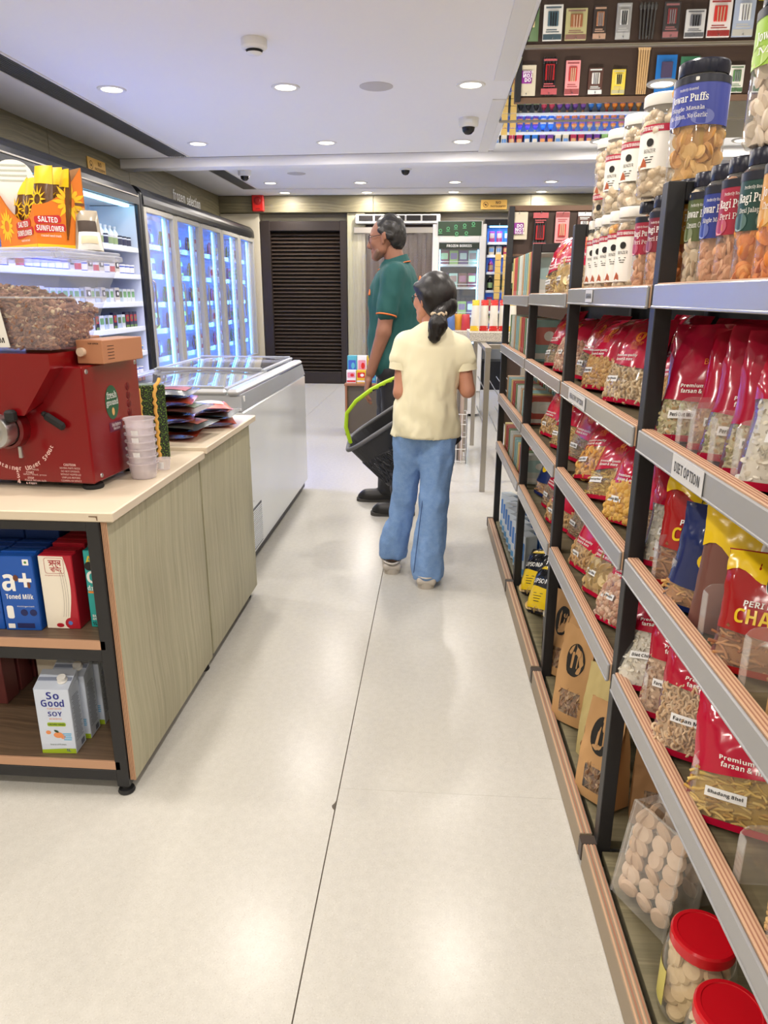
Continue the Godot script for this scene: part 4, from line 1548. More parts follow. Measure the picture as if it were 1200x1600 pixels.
	for i in at.size():
		var a: Array = at[i]
		var p := pouch_proto("snack_pouch", 0.17, 0.22, 0.033, mat("snack%d" % (i % 6), colors[i % 6], 0.25), mat("snack_label%d" % (i % 2), [col(232, 226, 206), col(150, 44, 34)][i % 2], 0.4) if i in [5, 8, 2] else mat("snack_mix%d" % (i % 3), [col(120, 140, 120), col(190, 110, 70), col(90, 34, 30)][i % 3], 0.4), "%s snack pouch lying flat, %s in the %s pile on the counter" % [names[i % 6], "topmost" if i in [5, 8] else ordinal(i if i < 6 else i - 6) + " from below", "taller" if i < 6 else "lower"], "snack pouch")
		p.set_meta("group", "flat snack pouches on the counter")
		p.transform = Transform3D(Basis.from_euler(Vector3(-PI / 2, a[2], 0)), Vector3(a[0], 0.8155 + 0.0175 + a[3], a[1] + 0.11))
		if i == 5:
			st = begin()
			var fp := plane(Vector3(0, 0.11, 0.0195), Vector3.RIGHT, Vector3.UP)
			text(st, "THE", 0, 0.016, 0.012, fp)
			text(st, "GOOD MIX", 0, -0.006, 0.016, fp, "bold", 0.075)
			obj("lettering", st, mat("ink_forest", col(40, 70, 40), 0.6), p)

# ------------------------------------------------------------------ chest freezer
func make_14_chest_freezer() -> void:
	mat("freezer_white", col(214, 218, 222), 0.12)
	mat("freezer_grey", col(150, 153, 158), 0.3)
	var x0 := -1.66
	var x1 := -0.88
	var z0 := -3.2
	var z1 := -4.80
	var cx := (x0 + x1) / 2
	var cz := (z0 + z1) / 2
	var t := thing("chest_freezer", "white glass-topped chest freezer in the aisle behind the counter", "freezer", Vector3(cx, 0, cz))
	var hx := (x1 - x0) / 2
	var hz := (z0 - z1) / 2
	var st := begin()
	box(st, Vector3(0, 0.045, 0), Vector3(2 * hx - 0.04, 0.05, 2 * hz - 0.04))
	obj("plinth", st, M.black_metal, t)
	st = begin()
	for s in [-1, 1]:
		box(st, Vector3(s * (hx - 0.03), 0.425, 0), Vector3(0.06, 0.73, 2 * hz), 0.012)
		box(st, Vector3(0, 0.425, s * (hz - 0.03)), Vector3(2 * hx - 0.12, 0.73, 0.06), 0.0)
	box(st, Vector3(0, 0.26, 0), Vector3(2 * hx - 0.12, 0.4, 2 * hz - 0.12))
	obj("body", st, M.freezer_white, t)
	# sloping grey collar
	st = begin()
	var lo := [Vector3(-hx, 0.79, hz), Vector3(hx, 0.79, hz), Vector3(hx, 0.79, -hz), Vector3(-hx, 0.79, -hz)]
	var hi := [Vector3(-hx + 0.03, 0.86, hz - 0.03), Vector3(hx - 0.012, 0.86, hz - 0.03), Vector3(hx - 0.012, 0.86, -hz + 0.03), Vector3(-hx + 0.03, 0.86, -hz + 0.03)]
	for i in 4:
		var j := (i + 1) % 4
		quad(st, lo[i], lo[j], hi[j], hi[i])
	obj("collar", st, M.freezer_grey, t)
	st = begin()
	for s in [-1, 1]:
		box(st, Vector3(s * (hx - 0.045), 0.872, 0), Vector3(0.06, 0.03, 2 * hz - 0.02), 0.012)
		box(st, Vector3(0, 0.872, s * (hz - 0.045)), Vector3(2 * hx - 0.15, 0.03, 0.06), 0.012)
	obj("rim", st, mat("rim_silver", col(200, 203, 208), 0.25, 0.3), t)
	for k in 2:
		var zc := (0.5 - k) * hz * 0.92
		var yy := 0.884 + 0.012 * k
		st = begin()
		patch(st, 10, 1, func(u, v): return Vector3(lerpf(-hx + 0.075, hx - 0.075, u), yy + 0.012 * sin(PI * u), zc + lerpf(hz * 0.5, -hz * 0.5, v)))
		var lid := obj("sliding_lid", st, M.glass, t)
		st = begin()
		for s in [-1, 1]:
			box(st, Vector3(s * (hx - 0.085), yy, zc), Vector3(0.022, 0.014, hz), 0.003)
			box(st, Vector3(0, yy + 0.009, zc + s * hz * 0.49), Vector3(2 * hx - 0.18, 0.012, 0.018), 0.003)
		obj("lid_frame", st, mat("lid_grey", col(168, 172, 178), 0.3, 0.3), lid)
	# ventilation grille low on the aisle side
	st = begin()
	box(st, Vector3(hx + 0.001, 0.19, hz - 0.16), Vector3(0.004, 0.21, 0.2), 0.001)
	var gr := obj("grille", st, mat("grille_dark", col(90, 94, 102), 0.5), t)
	st = begin()
	box(st, Vector3.ZERO, Vector3(0.004, 0.006, 0.092), 0.001)
	var slat := done(st, M.freezer_white)
	for k in 18:
		for s in 2:
			var o := obj("slat", slat, null, gr)
			o.position = Vector3(hx + 0.004, 0.098 + 0.0108 * k, hz - 0.113 - 0.095 * s)
	st = begin()
	for p in [Vector2(0.72, 0.08), Vector2(0.6, 0.1), Vector2(0.33, 0.12), Vector2(0.295, 0.06), Vector2(0.08, 0.06), Vector2(0.1, 0.26), Vector2(0.29, 0.26)]:
		lathe(st, [Vector2(0.004, 0.0), Vector2(0.0035, 0.001), Vector2(0, 0.0015)], 8, Transform3D(Basis(Vector3.BACK, -PI / 2), Vector3(hx, p.x, hz - p.y)))
	obj("rivets", st, M.grey_metal, t)
	st = begin()
	box(st, Vector3(hx - 0.008, 0.83, hz - 0.07), Vector3(0.004, 0.04, 0.022), 0.001)
	obj("badge", st, M.white_plastic, t)
	# frozen goods inside
	var cols := [col(190, 60, 60), col(60, 110, 190), col(230, 220, 200), col(210, 160, 60), col(90, 150, 90)]
	var nm := ["red", "blue", "cream", "amber", "green"]
	var protos := []
	for i in 5:
		protos.append(null)
	var n := 0
	for r in 6:
		for c in 3:
			var k := (r * 3 + c * 2) % 5
			var lab := "%s frozen food box inside the chest freezer, %s of the lane %s" % [nm[k], ordinal(r), ["along the aisle side", "in the middle", "along the chiller side"][c]]
			var at := Vector3(cx + 0.2 - 0.2 * c, 0.462, z0 - 0.2 - 0.24 * r)
			if protos[k] == null:
				protos[k] = box_proto("frozen_box", Vector3(0.16, 0.11, 0.2), mat("frozen%d" % k, cols[k], 0.4), M.paper_white, null, lab, "box")
				protos[k].position = at
				protos[k].set_meta("group", "boxes in the chest freezer")
			else:
				copy(protos[k], "frozen_box", lab, at, 0.0, "boxes in the chest freezer")

# ------------------------------------------------------------------ open chiller on the left wall
func make_15_chiller() -> void:
	mat("chill_white", col(228, 234, 240), 0.35)
	mat("chill_black", col(24, 26, 30), 0.35)
	mat("pale_liner", col(226, 232, 236), 0.4)
	var z0 := -3.3
	var z1 := -6.68
	var zc := (z0 + z1) / 2
	var L := z0 - z1
	var t := thing("open_chiller", "open multi-shelf wall chiller with black canopy and cold blue light", "chiller", Vector3(0, 0, zc))
	var st := begin()
	box(st, Vector3(-3.14, 1.08, 0), Vector3(0.04, 1.96, L))
	box(st, Vector3(-2.92, 0.12, 0), Vector3(0.46, 0.24, L))
	box(st, Vector3(-2.93, 2.08, 0), Vector3(0.44, 0.05, L))
	for s in [-1, 1]:
		box(st, Vector3(-2.93, 1.08, s * (L / 2 - 0.004)), Vector3(0.44, 1.94, 0.008))
	obj("liner", st, M.pale_liner, t)
	st = begin()
	box(st, Vector3(-2.72, 0.33, 0), Vector3(0.06, 0.4, L), 0.02)
	obj("bumper", st, M.chill_white, t)
	# curved canopy
	st = begin()
	var cano := PackedVector2Array()
	for i in 7:
		var a := i / 6.0 * PI / 2
		cano.append(Vector2(-2.80 + 0.13 * cos(a), 2.10 + 0.15 * sin(a)))
	cano.append(Vector2(-3.15, 2.25))
	cano.append(Vector2(-3.15, 2.105))
	cano.append(Vector2(-2.74, 2.105))
	cano.append(Vector2(-2.72, 2.06))
	cano.append(Vector2(-2.67, 2.06))
	prism(st, cano, -L / 2, L / 2)
	obj("canopy", st, M.chill_black, t)
	st = begin()
	box(st, Vector3(-2.668, 2.13, 0), Vector3(0.006, 0.012, L), 0.002)
	obj("canopy_trim", st, M.brushed, t)
	for s in [-1, 1]:
		st = begin()
		box(st, Vector3(-2.915, 1.08, s * (L / 2 + 0.025)), Vector3(0.48, 2.16, 0.05), 0.01)
		obj("end_panel", st, M.chill_black, t)
	for y in [1.675, 1.45, 1.215, 1.0, 0.78, 0.56]:
		st = begin()
		box(st, Vector3(-2.925, y, 0), Vector3(0.41, 0.018, L - 0.01), 0.002)
		box(st, Vector3(-2.715, y, 0), Vector3(0.02, 0.045, L - 0.01), 0.006)
		obj("shelf", st, M.chill_white, t)
	st = begin()
	box(st, Vector3(-2.76, 2.045, 0), Vector3(0.05, 0.02, L - 0.1), 0.006)
	obj("led_tube", st, M.led_blue, t)
	area(Vector3(-2.77, 2.03, zc), Vector3(-0.5, -1, 0), Vector2(0.05, L - 0.1), Color(0.09, 0.38, 1.0), 7.0, "chiller_led")
	# rows of chilled goods
	var protos := {}
	var mk := func(k: String, label: String) -> Node3D:
		match k:
			"cup": return tub_proto("dessert_cup", 0.04, 0.10, M.chill_white, mat("lid_dark", col(40, 44, 60), 0.4), mat("cup_band", col(60, 62, 84), 0.5), label, "cup")
			"cup2": return tub_proto("dessert_cup", 0.04, 0.10, mat("cup_pale", col(220, 220, 214), 0.4), M.white_plastic, mat("cup_band2", col(150, 170, 120), 0.5), label, "cup")
			"bottle": return bottle_proto("milk_bottle", 0.034, 0.19, mat("milk_white", col(226, 232, 240), 0.2), M.white_plastic, null, label)
			"bluepot": return tub_proto("yoghurt_tub", 0.045, 0.09, mat("pot_blue", col(36, 86, 190), 0.35), M.white_plastic, M.paper_white, label, "tub")
			"whitepot": return tub_proto("yoghurt_tub", 0.045, 0.09, M.chill_white, M.white_plastic, mat("pot_red", col(196, 60, 70), 0.4), label, "tub")
			"pack": return box_proto("cheese_pack", Vector3(0.075, 0.12, 0.03), mat("pack_white", col(220, 224, 220), 0.3), mat("pack_green", col(120, 170, 110), 0.4), null, label, "pack")
			"pack2": return box_proto("cheese_pack", Vector3(0.085, 0.13, 0.05), mat("pack_cream", col(206, 200, 186), 0.35), mat("pack_dark", col(70, 66, 74), 0.4), M.white_plastic, label, "pack")
			"card": return box_proto("dip_pack", Vector3(0.075, 0.14, 0.03), mat("pack_navy", col(46, 44, 66), 0.3), mat("pack_red", col(190, 50, 56), 0.4), mat("pack_leaf", col(110, 140, 70), 0.4), label, "pack")
			"card2": return box_proto("dip_pack", Vector3(0.07, 0.12, 0.03), mat("pack_ice", col(190, 205, 214), 0.25), mat("pack_moss", col(96, 116, 80), 0.4), null, label, "pack")
			_: return box_proto("butter_pack", Vector3(0.085, 0.06, 0.1), mat("pack_butter", col(224, 214, 190), 0.35), mat("pack_sky", col(80, 140, 200), 0.4), null, label, "pack")
	var rows := [[1.684, ["cup", "cup2", "cup", "cup2"], 0.092, "top"], [1.459, ["bluepot", "whitepot", "bluepot", "pack2"], 0.1, "second"], [1.224, ["pack", "pack2", "pack", "card2"], 0.088, "third"], [1.009, ["card", "card2", "card", "pack"], 0.085, "fourth"], [0.789, ["butter", "butter", "card2"], 0.11, "fifth"], [0.569, ["bluepot", "butter"], 0.11, "lowest"]]
	for r in rows:
		var z := z1 + 0.07
		var i := 0
		while z < -3.9:
			for back in (2 if r[3] in ["top", "second"] else 1):
				var k: String = r[1][(i * 7 / 3 + i / 5) % r[1].size()]
				if back == 1 and r[3] == "top":
					k = "bottle"
				var lab := "%s on the %s chiller shelf, %s from the doors%s" % [{"cup": "dark-lidded dessert cup", "cup2": "pale dessert cup", "bottle": "white milk bottle", "bluepot": "blue yoghurt tub", "whitepot": "red-banded yoghurt tub", "pack": "white and green cheese pack", "pack2": "cream cheese pack", "card": "navy and red dip pack", "card2": "ice-blue dip pack", "butter": "butter pack"}[k], r[3], ordinal(i), ", rear row" if back else ""]
				var at := Vector3(-2.785 - 0.105 * back, r[0] + 0.0005, z)
				if not protos.has(k):
					protos[k] = mk.call(k, lab)
					protos[k].position = at
					protos[k].rotation.y = PI / 2
					protos[k].set_meta("group", "goods in the open chiller")
				else:
					copy(protos[k], protos[k].name, lab, at, PI / 2 + 0.08 * sin(i * 3.0), "goods in the open chiller")
			z += r[2]
			i += 1

# ------------------------------------------------------------------ upright freezer with five glass doors
func make_16_upright_freezer() -> void:
	mat("frame_cream", col(168, 165, 156), 0.4)
	var z0 := -6.80
	var z1 := -10.86
	var zc := (z0 + z1) / 2
	var L := z0 - z1
	var t := thing("upright_freezer", "upright freezer with five glass doors along the left wall", "freezer", Vector3(0, 0, zc))
	var st := begin()
	box(st, Vector3(-3.13, 1.1, 0), Vector3(0.05, 2.0, L))
	box(st, Vector3(-2.92, 0.2, 0), Vector3(0.4, 0.4, L))
	box(st, Vector3(-2.92, 2.08, 0), Vector3(0.4, 0.04, L))
	box(st, Vector3(-2.92, 1.1, -L / 2 + 0.02), Vector3(0.4, 1.9, 0.04))
	obj("liner", st, M.pale_liner, t)
	st = begin()
	box(st, Vector3(-2.715, 1.09, L / 2 + 0.02), Vector3(0.07, 2.18, 0.06), 0.012)
	box(st, Vector3(-2.93, 1.09, L / 2 + 0.005), Vector3(0.42, 2.18, 0.03))
	obj("end_panel", st, M.chill_black, t)
	st = begin()
	var cano := PackedVector2Array()
	for i in 7:
		var a := i / 6.0 * PI / 2
		cano.append(Vector2(-2.78 + 0.11 * cos(a), 2.12 + 0.12 * sin(a)))
	cano.append(Vector2(-3.15, 2.24))
	cano.append(Vector2(-3.15, 2.105))
	cano.append(Vector2(-2.72, 2.105))
	cano.append(Vector2(-2.67, 2.075))
	prism(st, cano, -L / 2, L / 2)
	obj("canopy", st, M.chill_black, t)
	st = begin()
	box(st, Vector3(-2.69, 0.2, 0), Vector3(0.05, 0.4, L))
	obj("kick_panel", st, mat("chill_grey", col(120, 124, 130), 0.4), t)
	for y in [1.745, 1.47, 1.2, 0.94, 0.66]:
		st = begin()
		box(st, Vector3(-2.96, y, 0), Vector3(0.3, 0.016, L - 0.06), 0.002)
		box(st, Vector3(-2.815, y, 0), Vector3(0.012, 0.05, L - 0.06), 0.003)
		obj("shelf", st, M.chill_white, t)
	var pitch := L / 5.0
	for k in 5:
		var z := L / 2 - pitch * (k + 0.5)
		st = begin()
		box(st, Vector3(-2.7, 1.23, z + pitch / 2 - 0.034), Vector3(0.05, 1.66, 0.058), 0.006)
		box(st, Vector3(-2.7, 1.23, z - pitch / 2 + 0.034), Vector3(0.05, 1.66, 0.058), 0.006)
		box(st, Vector3(-2.7, 2.04, z), Vector3(0.05, 0.05, pitch - 0.126), 0.006)
		box(st, Vector3(-2.7, 0.43, z), Vector3(0.05, 0.06, pitch - 0.126), 0.006)
		var door := obj("glass_door", st, M.frame_cream, t)
		st = begin()
		box(st, Vector3(-2.7, 1.235, z), Vector3(0.008, 1.56, pitch - 0.126))
		obj("pane", st, M.glass, door)
		st = begin()
		tube(st, [Vector3(-2.665, 1.0, z + pitch / 2 - 0.05), Vector3(-2.645, 1.02, z + pitch / 2 - 0.05), Vector3(-2.645, 1.4, z + pitch / 2 - 0.05), Vector3(-2.665, 1.42, z + pitch / 2 - 0.05)], 0.008, 6)
		obj("handle", st, M.brushed, door)
		st = begin()
		box(st, Vector3(-2.765, 1.24, z - pitch / 2 + 0.13), Vector3(0.014, 1.56, 0.016), 0.004)
		obj("led_tube", st, M.led_blue, t)
		st = begin()
		box(st, Vector3(-2.76, 1.24, z - pitch / 2 + 0.09), Vector3(0.05, 1.62, 0.04), 0.004)
		obj("mullion", st, M.pale_liner, t)
		area(Vector3(-2.785, 1.24, zc + z - pitch / 2 + 0.155), Vector3(-1, 0, 0.7), Vector2(0.03, 1.5), Color(0.10, 0.42, 1.0), 1.8, "freezer_led")
	# frozen goods
	var cols := [col(200, 60, 60), col(226, 206, 60), col(110, 160, 60), col(230, 226, 214), col(120, 70, 50), col(150, 90, 150)]
	var nm := ["red", "yellow", "green", "white", "brown", "purple"]
	var protos := []
	for i in 6:
		protos.append(null)
	for k in 5:
		for r in 5:
			for c in 5:
				var q := (k * 2 + r * 3 + c * (1 + k % 2)) % 6
				var lab := "%s frozen bag behind the %s freezer door, %s shelf, %s from its hinge" % [nm[q], ordinal(k), ["top", "second", "third", "fourth", "lowest"][r], ordinal(c)]
				var at := Vector3(-2.895, [1.754, 1.479, 1.209, 0.949, 0.669][r], z0 - pitch * k - 0.16 - 0.125 * c)
				var turn := PI / 2 + 0.3 * sin(k * 5.0 + r * 3.0 + c * 7.0)
				if protos[q] == null:
					protos[q] = pouch_proto("frozen_bag", 0.11, 0.17, 0.055, mat("bag%d" % q, cols[q], 0.3), mat("bagband%d" % q, cols[(q + 3) % 6], 0.4), lab, "frozen bag")
					protos[q].position = at
					protos[q].rotation.y = turn
					protos[q].set_meta("group", "frozen bags behind the glass doors")
				else:
					copy(protos[q], "frozen_bag", lab, at, turn, "frozen bags behind the glass doors")

# ------------------------------------------------------------------ snack shelving
# frame of the shelving: local x = depth into the shelf, local -z = along the aisle away from the camera
var SH := Transform3D()
const BAY := [-1.0, 0.0, 0.81, 1.61, 2.57]
const TOPS := [1.322, 1.32, 1.308, 1.300]
const LEVELS := [1.052, 0.785, 0.52]

func shelf_y(bay: int, level: int) -> float:
	return (TOPS[bay] if level == 0 else 0.07 if level == 4 else LEVELS[level - 1]) - 0.022

func make_20_shelving() -> void:
	SH = Transform3D(Basis(Vector3.UP, shelf_turn), Vector3(0.40, 0, -1.43))
	mat("lip_grey", col(150, 150, 152), 0.22)
	mat("ply_a", col(196, 160, 130), 0.6)
	mat("ply_b", col(158, 112, 88), 0.6)
	mat("kick_face", col(150, 134, 112), 0.5)
	mat("shelf_board", Color.WHITE, 0.5)
	M.shelf_board = M.laminate_level
	var names := ["nearest shelf bay with the diet option rail", "second shelf bay, with chickpea bags and kraft bags", "third shelf bay, with yellow and black bags at the bottom", "farthest shelf bay with the rounded top corner"]
	for b in 4:
		var t := thing("shelving_bay", "black-framed " + names[b], "shelving", Vector3.ZERO, 0.0, "bays of the snack shelving")
		t.transform = SH
		var s0: float = BAY[b]
		var s1: float = BAY[b + 1]
		var depth := 0.42
		# side frame at the far end of each bay: front post, rear post, top rail
		var st := begin()
		box(st, Vector3(0.018, 0.7475, -s1), Vector3(0.032, 1.495, 0.032), 0.0015)
		var post := obj("post", st, M.black_metal, t)
		st = begin()
		box(st, Vector3(depth, 0.7475, -s1), Vector3(0.032, 1.495, 0.032), 0.0015)
		obj("post", st, M.black_metal, t)
		st = begin()
		box(st, Vector3(depth / 2 + 0.009, 1.479, -s1), Vector3(depth - 0.05, 0.032, 0.03), 0.0015)
		obj("top_rail", st, M.black_metal, t)
		if b == 0:
			st = begin()
			box(st, Vector3(0.018, 0.7475, -s0), Vector3(0.032, 1.495, 0.032), 0.0015)
			obj("post", st, M.black_metal, t)
		st = begin()
		box(st, Vector3(depth + 0.022, 0.70, -(s0 + s1) / 2), Vector3(0.008, 1.26, s1 - s0 - 0.002))
		obj("back_panel", st, M.black_soft, t)
		var a := s0 + (0.018 if b > 0 else 0.0)
		var e := s1 - 0.018
		var L := e - a
		var mid := -(a + e) / 2
		for l in 4:
			var y := shelf_y(b, l)
			st = begin()
			box(st, Vector3(0.215, y - 0.009, mid), Vector3(0.384, 0.018, L), 0.001)
			obj("shelf", st, M.shelf_board, t)
			# plywood upstand at the front, its layers showing on top
			st = begin()
			box(st, Vector3(0.0115, y + 0.001, mid), Vector3(0.022, 0.042, L), 0.0008)
			var up := obj("front_edge", st, M.ply_a, t)
			for k in 3:
				st = begin()
				box(st, Vector3(0.005 + 0.0062 * k, y + 0.0222, mid), Vector3(0.0022, 0.0008, L - 0.001))
				obj("ply_layer", st, M.ply_b, up)
			st = begin()
			box(st, Vector3(-0.003, y - 0.001, mid), Vector3(0.006, 0.042, L - 0.002), 0.002)
			box(st, Vector3(-0.005, y - 0.0195, mid), Vector3(0.006, 0.004, L - 0.002), 0.001)
			obj("price_rail", st, M.lip_grey, t)
		if b == 3:
			# rounded corner of the top shelf
			st = begin()
			var poly := PackedVector2Array()
			for k in 7:
				var an := PI + PI / 2 * k / 6.0
				poly.append(Vector2(0.1 + 0.1 * cos(an), -0.0 + 0.1 * sin(an)))
			poly.append(Vector2(0.4, -0.1))
			poly.append(Vector2(0.4, 0.0))
			prism(st, poly, shelf_y(3, 0) - 0.02, shelf_y(3, 0) + 0.022, Transform3D(Basis(Vector3.RIGHT, Vector3(0, 0, 1), Vector3(0, 1, 0)), Vector3(0, 0, -s1 - 0.016)))
			obj("rounded_end", st, M.lip_grey, t)
		# bottom deck behind a low kick board
		st = begin()
		box(st, Vector3(0.215, 0.036, mid), Vector3(0.40, 0.024, L), 0.001)
		obj("deck", st, M.shelf_board, t)
		st = begin()
		box(st, Vector3(-0.016, 0.0345, mid), Vector3(0.03, 0.063, L), 0.001)
		var kick := obj("kick_board", st, M.kick_face, t)
		for k in 4:
			st = begin()
			box(st, Vector3(-0.027 + 0.0072 * k, 0.0665, mid), Vector3(0.0038, 0.0016, L - 0.001))
			obj("ply_layer", st, [M.ply_a, M.ply_b][k % 2], kick)
		st = begin()
		box(st, Vector3(-0.003, 0.04, -s1), Vector3(0.06, 0.05, 0.03), 0.002)
		obj("bracket", st, M.dark_slat, t)
	# rail labels
	rail_label("DIET OPTION", 0, 1, -0.30, 0.135, 0.040, "white shelf label reading DIET OPTION on the near rail")
	rail_label("HEALTHY OPTION", 1, 1, 0.55, 0.21, 0.034, "grey shelf label reading HEALTHY OPTION on the second bay rail")
	rail_label("MAKHANA", 1, 0, 0.50, 0.075, 0.03, "small grey shelf label on the jar rail of the second bay")

func rail_label(words: String, b: int, l: int, s: float, w: float, h: float, label: String) -> void:
	var t := thing("shelf_label", label, "label")
	t.transform = SH * Transform3D(Basis(Vector3.UP, -PI / 2), Vector3(-0.0085, shelf_y(b, l) + 0.001, -s))
	var st := begin()
	box(st, Vector3(0, 0, 0), Vector3(w, h, 0.001))
	obj("card", st, mat("label_card", col(206, 206, 208), 0.4), t)
	st = begin()
	text(st, words, 0, 0, h * 0.42, plane(Vector3(0, 0, 0.0009), Vector3.RIGHT, Vector3.UP), "bold", w * 0.82)
	obj("lettering", st, mat("ink_dim", col(70, 70, 74), 0.6), t)

# ---- pillow pouch with a clear window ----
var pouch_protos := {}

func pouch_surface(w: float, h: float, th: float, seed_: int, slump: float) -> Callable:
	var n := noise(seed_, 1.0, 3)
	n.frequency = 1.0
	return func(u: float, v: float, side: float) -> Vector3:
		var a := absf(2.0 * u - 1.0)
		var g := lerpf(0.72, 1.0, clampf(v / 0.22, 0, 1)) if v < 0.22 else pow(maxf(0.0, 1.0 - pow((v - 0.22) / 0.74, 2.0)), 0.62)
		var e := pow(maxf(0.0, 1.0 - pow(a, 2.6)), 0.55) * g
		var x := (u - 0.5) * w * (1.0 - 0.05 * v - 0.06 * (1.0 - absf(2.0 * v - 1.0)))
		var crease := n.get_noise_3d(u * 3.2, v * 4.0, side * 3.0) * 0.011 + n.get_noise_3d(u * 9.0 + 20.0, v * 6.0, side * 3.0) * 0.007
		crease *= smoothstep(0.35, 0.95, v) * (0.3 + 0.7 * (1.0 - a))
		var z := side * th * 0.5 * e + crease
		var fold := slump * pow(maxf(0.0, v - 0.62) / 0.38, 1.7)
		return Vector3(x + n.get_noise_2d(v * 3.0, 7.0) * 0.008 * v, h * v - fold * 0.35, z - fold)

func pouch(kind: String, label: String) -> Node3D:
	if pouch_protos.has(kind):
		var c: Node3D = pouch_protos[kind].duplicate()
		c.name = fresh("snack_bag")
		add_child(c)
		c.set_meta("label", label)
		return c
	# kind: [width, height, thickness, window top, nut mesh, nut size, nut colours (linear), film colour, seed, style, slump]
	var K := {
		"chickpea": [0.17, 0.27, 0.085, 0.46, "ball", 0.0085, [Color(0.55, 0.33, 0.12), Color(0.66, 0.43, 0.18), Color(0.48, 0.27, 0.10)], col(184, 20, 58), 1, "red", 0.03],
		"cashew": [0.17, 0.27, 0.085, 0.50, "cashew", 0.013, [Color(0.72, 0.55, 0.33), Color(0.8, 0.66, 0.45), Color(0.6, 0.42, 0.22)], col(188, 20, 60), 2, "red", 0.015],
		"seeds": [0.16, 0.285, 0.07, 0.42, "flake", 0.008, [Color(0.62, 0.55, 0.32), Color(0.34, 0.33, 0.12), Color(0.75, 0.68, 0.5), Color(0.5, 0.3, 0.1)], col(166, 20, 54), 3, "red", 0.0],
		"granola": [0.15, 0.27, 0.07, 0.42, "flake", 0.008, [Color(0.62, 0.33, 0.13), Color(0.72, 0.48, 0.25)], col(174, 20, 52), 4, "red", 0.01],
		"orange_rings": [0.19, 0.265, 0.1, 0.50, "ring", 0.017, [Color(0.74, 0.38, 0.07), Color(0.8, 0.48, 0.14), Color(0.66, 0.3, 0.05)], col(192, 20, 56), 5, "red", 0.03],
		"banana_chips": [0.18, 0.26, 0.09, 0.52, "chip", 0.021, [Color(0.74, 0.56, 0.26), Color(0.8, 0.65, 0.36), Color(0.66, 0.46, 0.18)], col(190, 20, 58), 6, "red", 0.035],
		"pink_nuts": [0.19, 0.25, 0.1, 0.62, "ball", 0.010, [Color(0.5, 0.29, 0.2), Color(0.62, 0.4, 0.28), Color(0.42, 0.21, 0.14), Color(0.7, 0.5, 0.38)], col(192, 20, 60), 7, "red", 0.03],
		"small_rings": [0.2, 0.27, 0.1, 0.62, "ring", 0.0095, [Color(0.62, 0.43, 0.26), Color(0.7, 0.52, 0.34), Color(0.52, 0.33, 0.18)], col(176, 20, 52), 8, "red", 0.04],
		"white_flakes": [0.19, 0.25, 0.09, 0.70, "flake", 0.0085, [Color(0.82, 0.78, 0.68), Color(0.74, 0.69, 0.56), Color(0.86, 0.84, 0.78)], col(176, 20, 52), 9, "red", 0.03],
		"brown_flakes": [0.16, 0.25, 0.085, 0.66, "flake", 0.0085, [Color(0.6, 0.4, 0.26), Color(0.7, 0.52, 0.36), Color(0.48, 0.28, 0.16)], col(172, 20, 50), 10, "red", 0.03],
		"sev": [0.19, 0.25, 0.09, 0.46, "stick", 0.017, [Color(0.62, 0.41, 0.09), Color(0.72, 0.52, 0.16), Color(0.52, 0.3, 0.06)], col(186, 20, 56), 11, "red", 0.02],
		"yellow_nuts": [0.17, 0.255, 0.09, 0.50, "ball", 0.0115, [Color(0.68, 0.4, 0.08), Color(0.76, 0.48, 0.12), Color(0.6, 0.32, 0.06)], col(184, 20, 56), 12, "red", 0.03],
		"wheels": [0.18, 0.26, 0.09, 0.36, "ring", 0.016, [Color(0.55, 0.33, 0.13), Color(0.64, 0.42, 0.19)], col(196, 20, 60), 13, "red", 0.025],
		"brown_mix": [0.17, 0.26, 0.08, 0.44, "stick", 0.012, [Color(0.36, 0.2, 0.09), Color(0.48, 0.31, 0.16), Color(0.3, 0.26, 0.1)], col(182, 20, 56), 14, "red", 0.015],
		"chakli": [0.165, 0.27, 0.07, 0.38, "stick", 0.02, [Color(0.4, 0.17, 0.06), Color(0.5, 0.24, 0.09), Color(0.33, 0.12, 0.05)], col(158, 30, 32), 15, "chakli", 0.01],
		"navy_bag": [0.16, 0.27, 0.08, 0.3, "stick", 0.02, [Color(0.5, 0.24, 0.09), Color(0.66, 0.38, 0.12)], col(30, 44, 96), 16, "navy", 0.0],
		"cocoa_bag": [0.17, 0.28, 0.07, 0.06, "stick", 0.02, [Color(0.4, 0.2, 0.1)], col(112, 72, 66), 17, "cocoa", 0.0],
		"yellow_black": [0.16, 0.25, 0.08, 0.18, "chip", 0.02, [Color(0.7, 0.5, 0.2)], col(28, 28, 32), 18, "yellow_black", 0.02],
	}
	var k: Array = K[kind]
	var w: float = k[0] * 1.28
	var h: float = minf(k[1], 0.262)
	var th: float = k[2] * 1.08
	var vs: float = k[3] * 0.84
	var film := mat("film_" + kind, k[7], 0.13)
	var t := thing("snack_bag", label, "snack bag")
	var f := pouch_surface(w, h, th, k[8], k[10])
	var front := func(u, v): return f.call(u, v, 1.0)
	var split := func(u: float): return vs + 0.03 * sin(u * 3.6 + k[8])
	var st := begin()
	patch(st, 18, 2, front, false, 0, 1, 0, 0.05)
	patch(st, 18, 14, func(u, q): return f.call(u, lerpf(split.call(u), 1.0, q), 1.0))
	patch(st, 14, 18, func(u, v): return f.call(u, v, -1.0), true)
	# folded bottom
	patch(st, 14, 2, func(u, v): return f.call(u, 0.0, lerpf(-1.0, 1.0, v)))
	obj("film", st, film, t)
	st = begin()
	patch(st, 18, 8, func(u, q): return f.call(u, lerpf(0.05, split.call(u), q), 1.0))
	obj("window", st, M.film, t)
	# contents: a backing of the food's own colour under loose pieces
	var size: float = k[5]
	var cs: Array = k[6]
	st = begin()
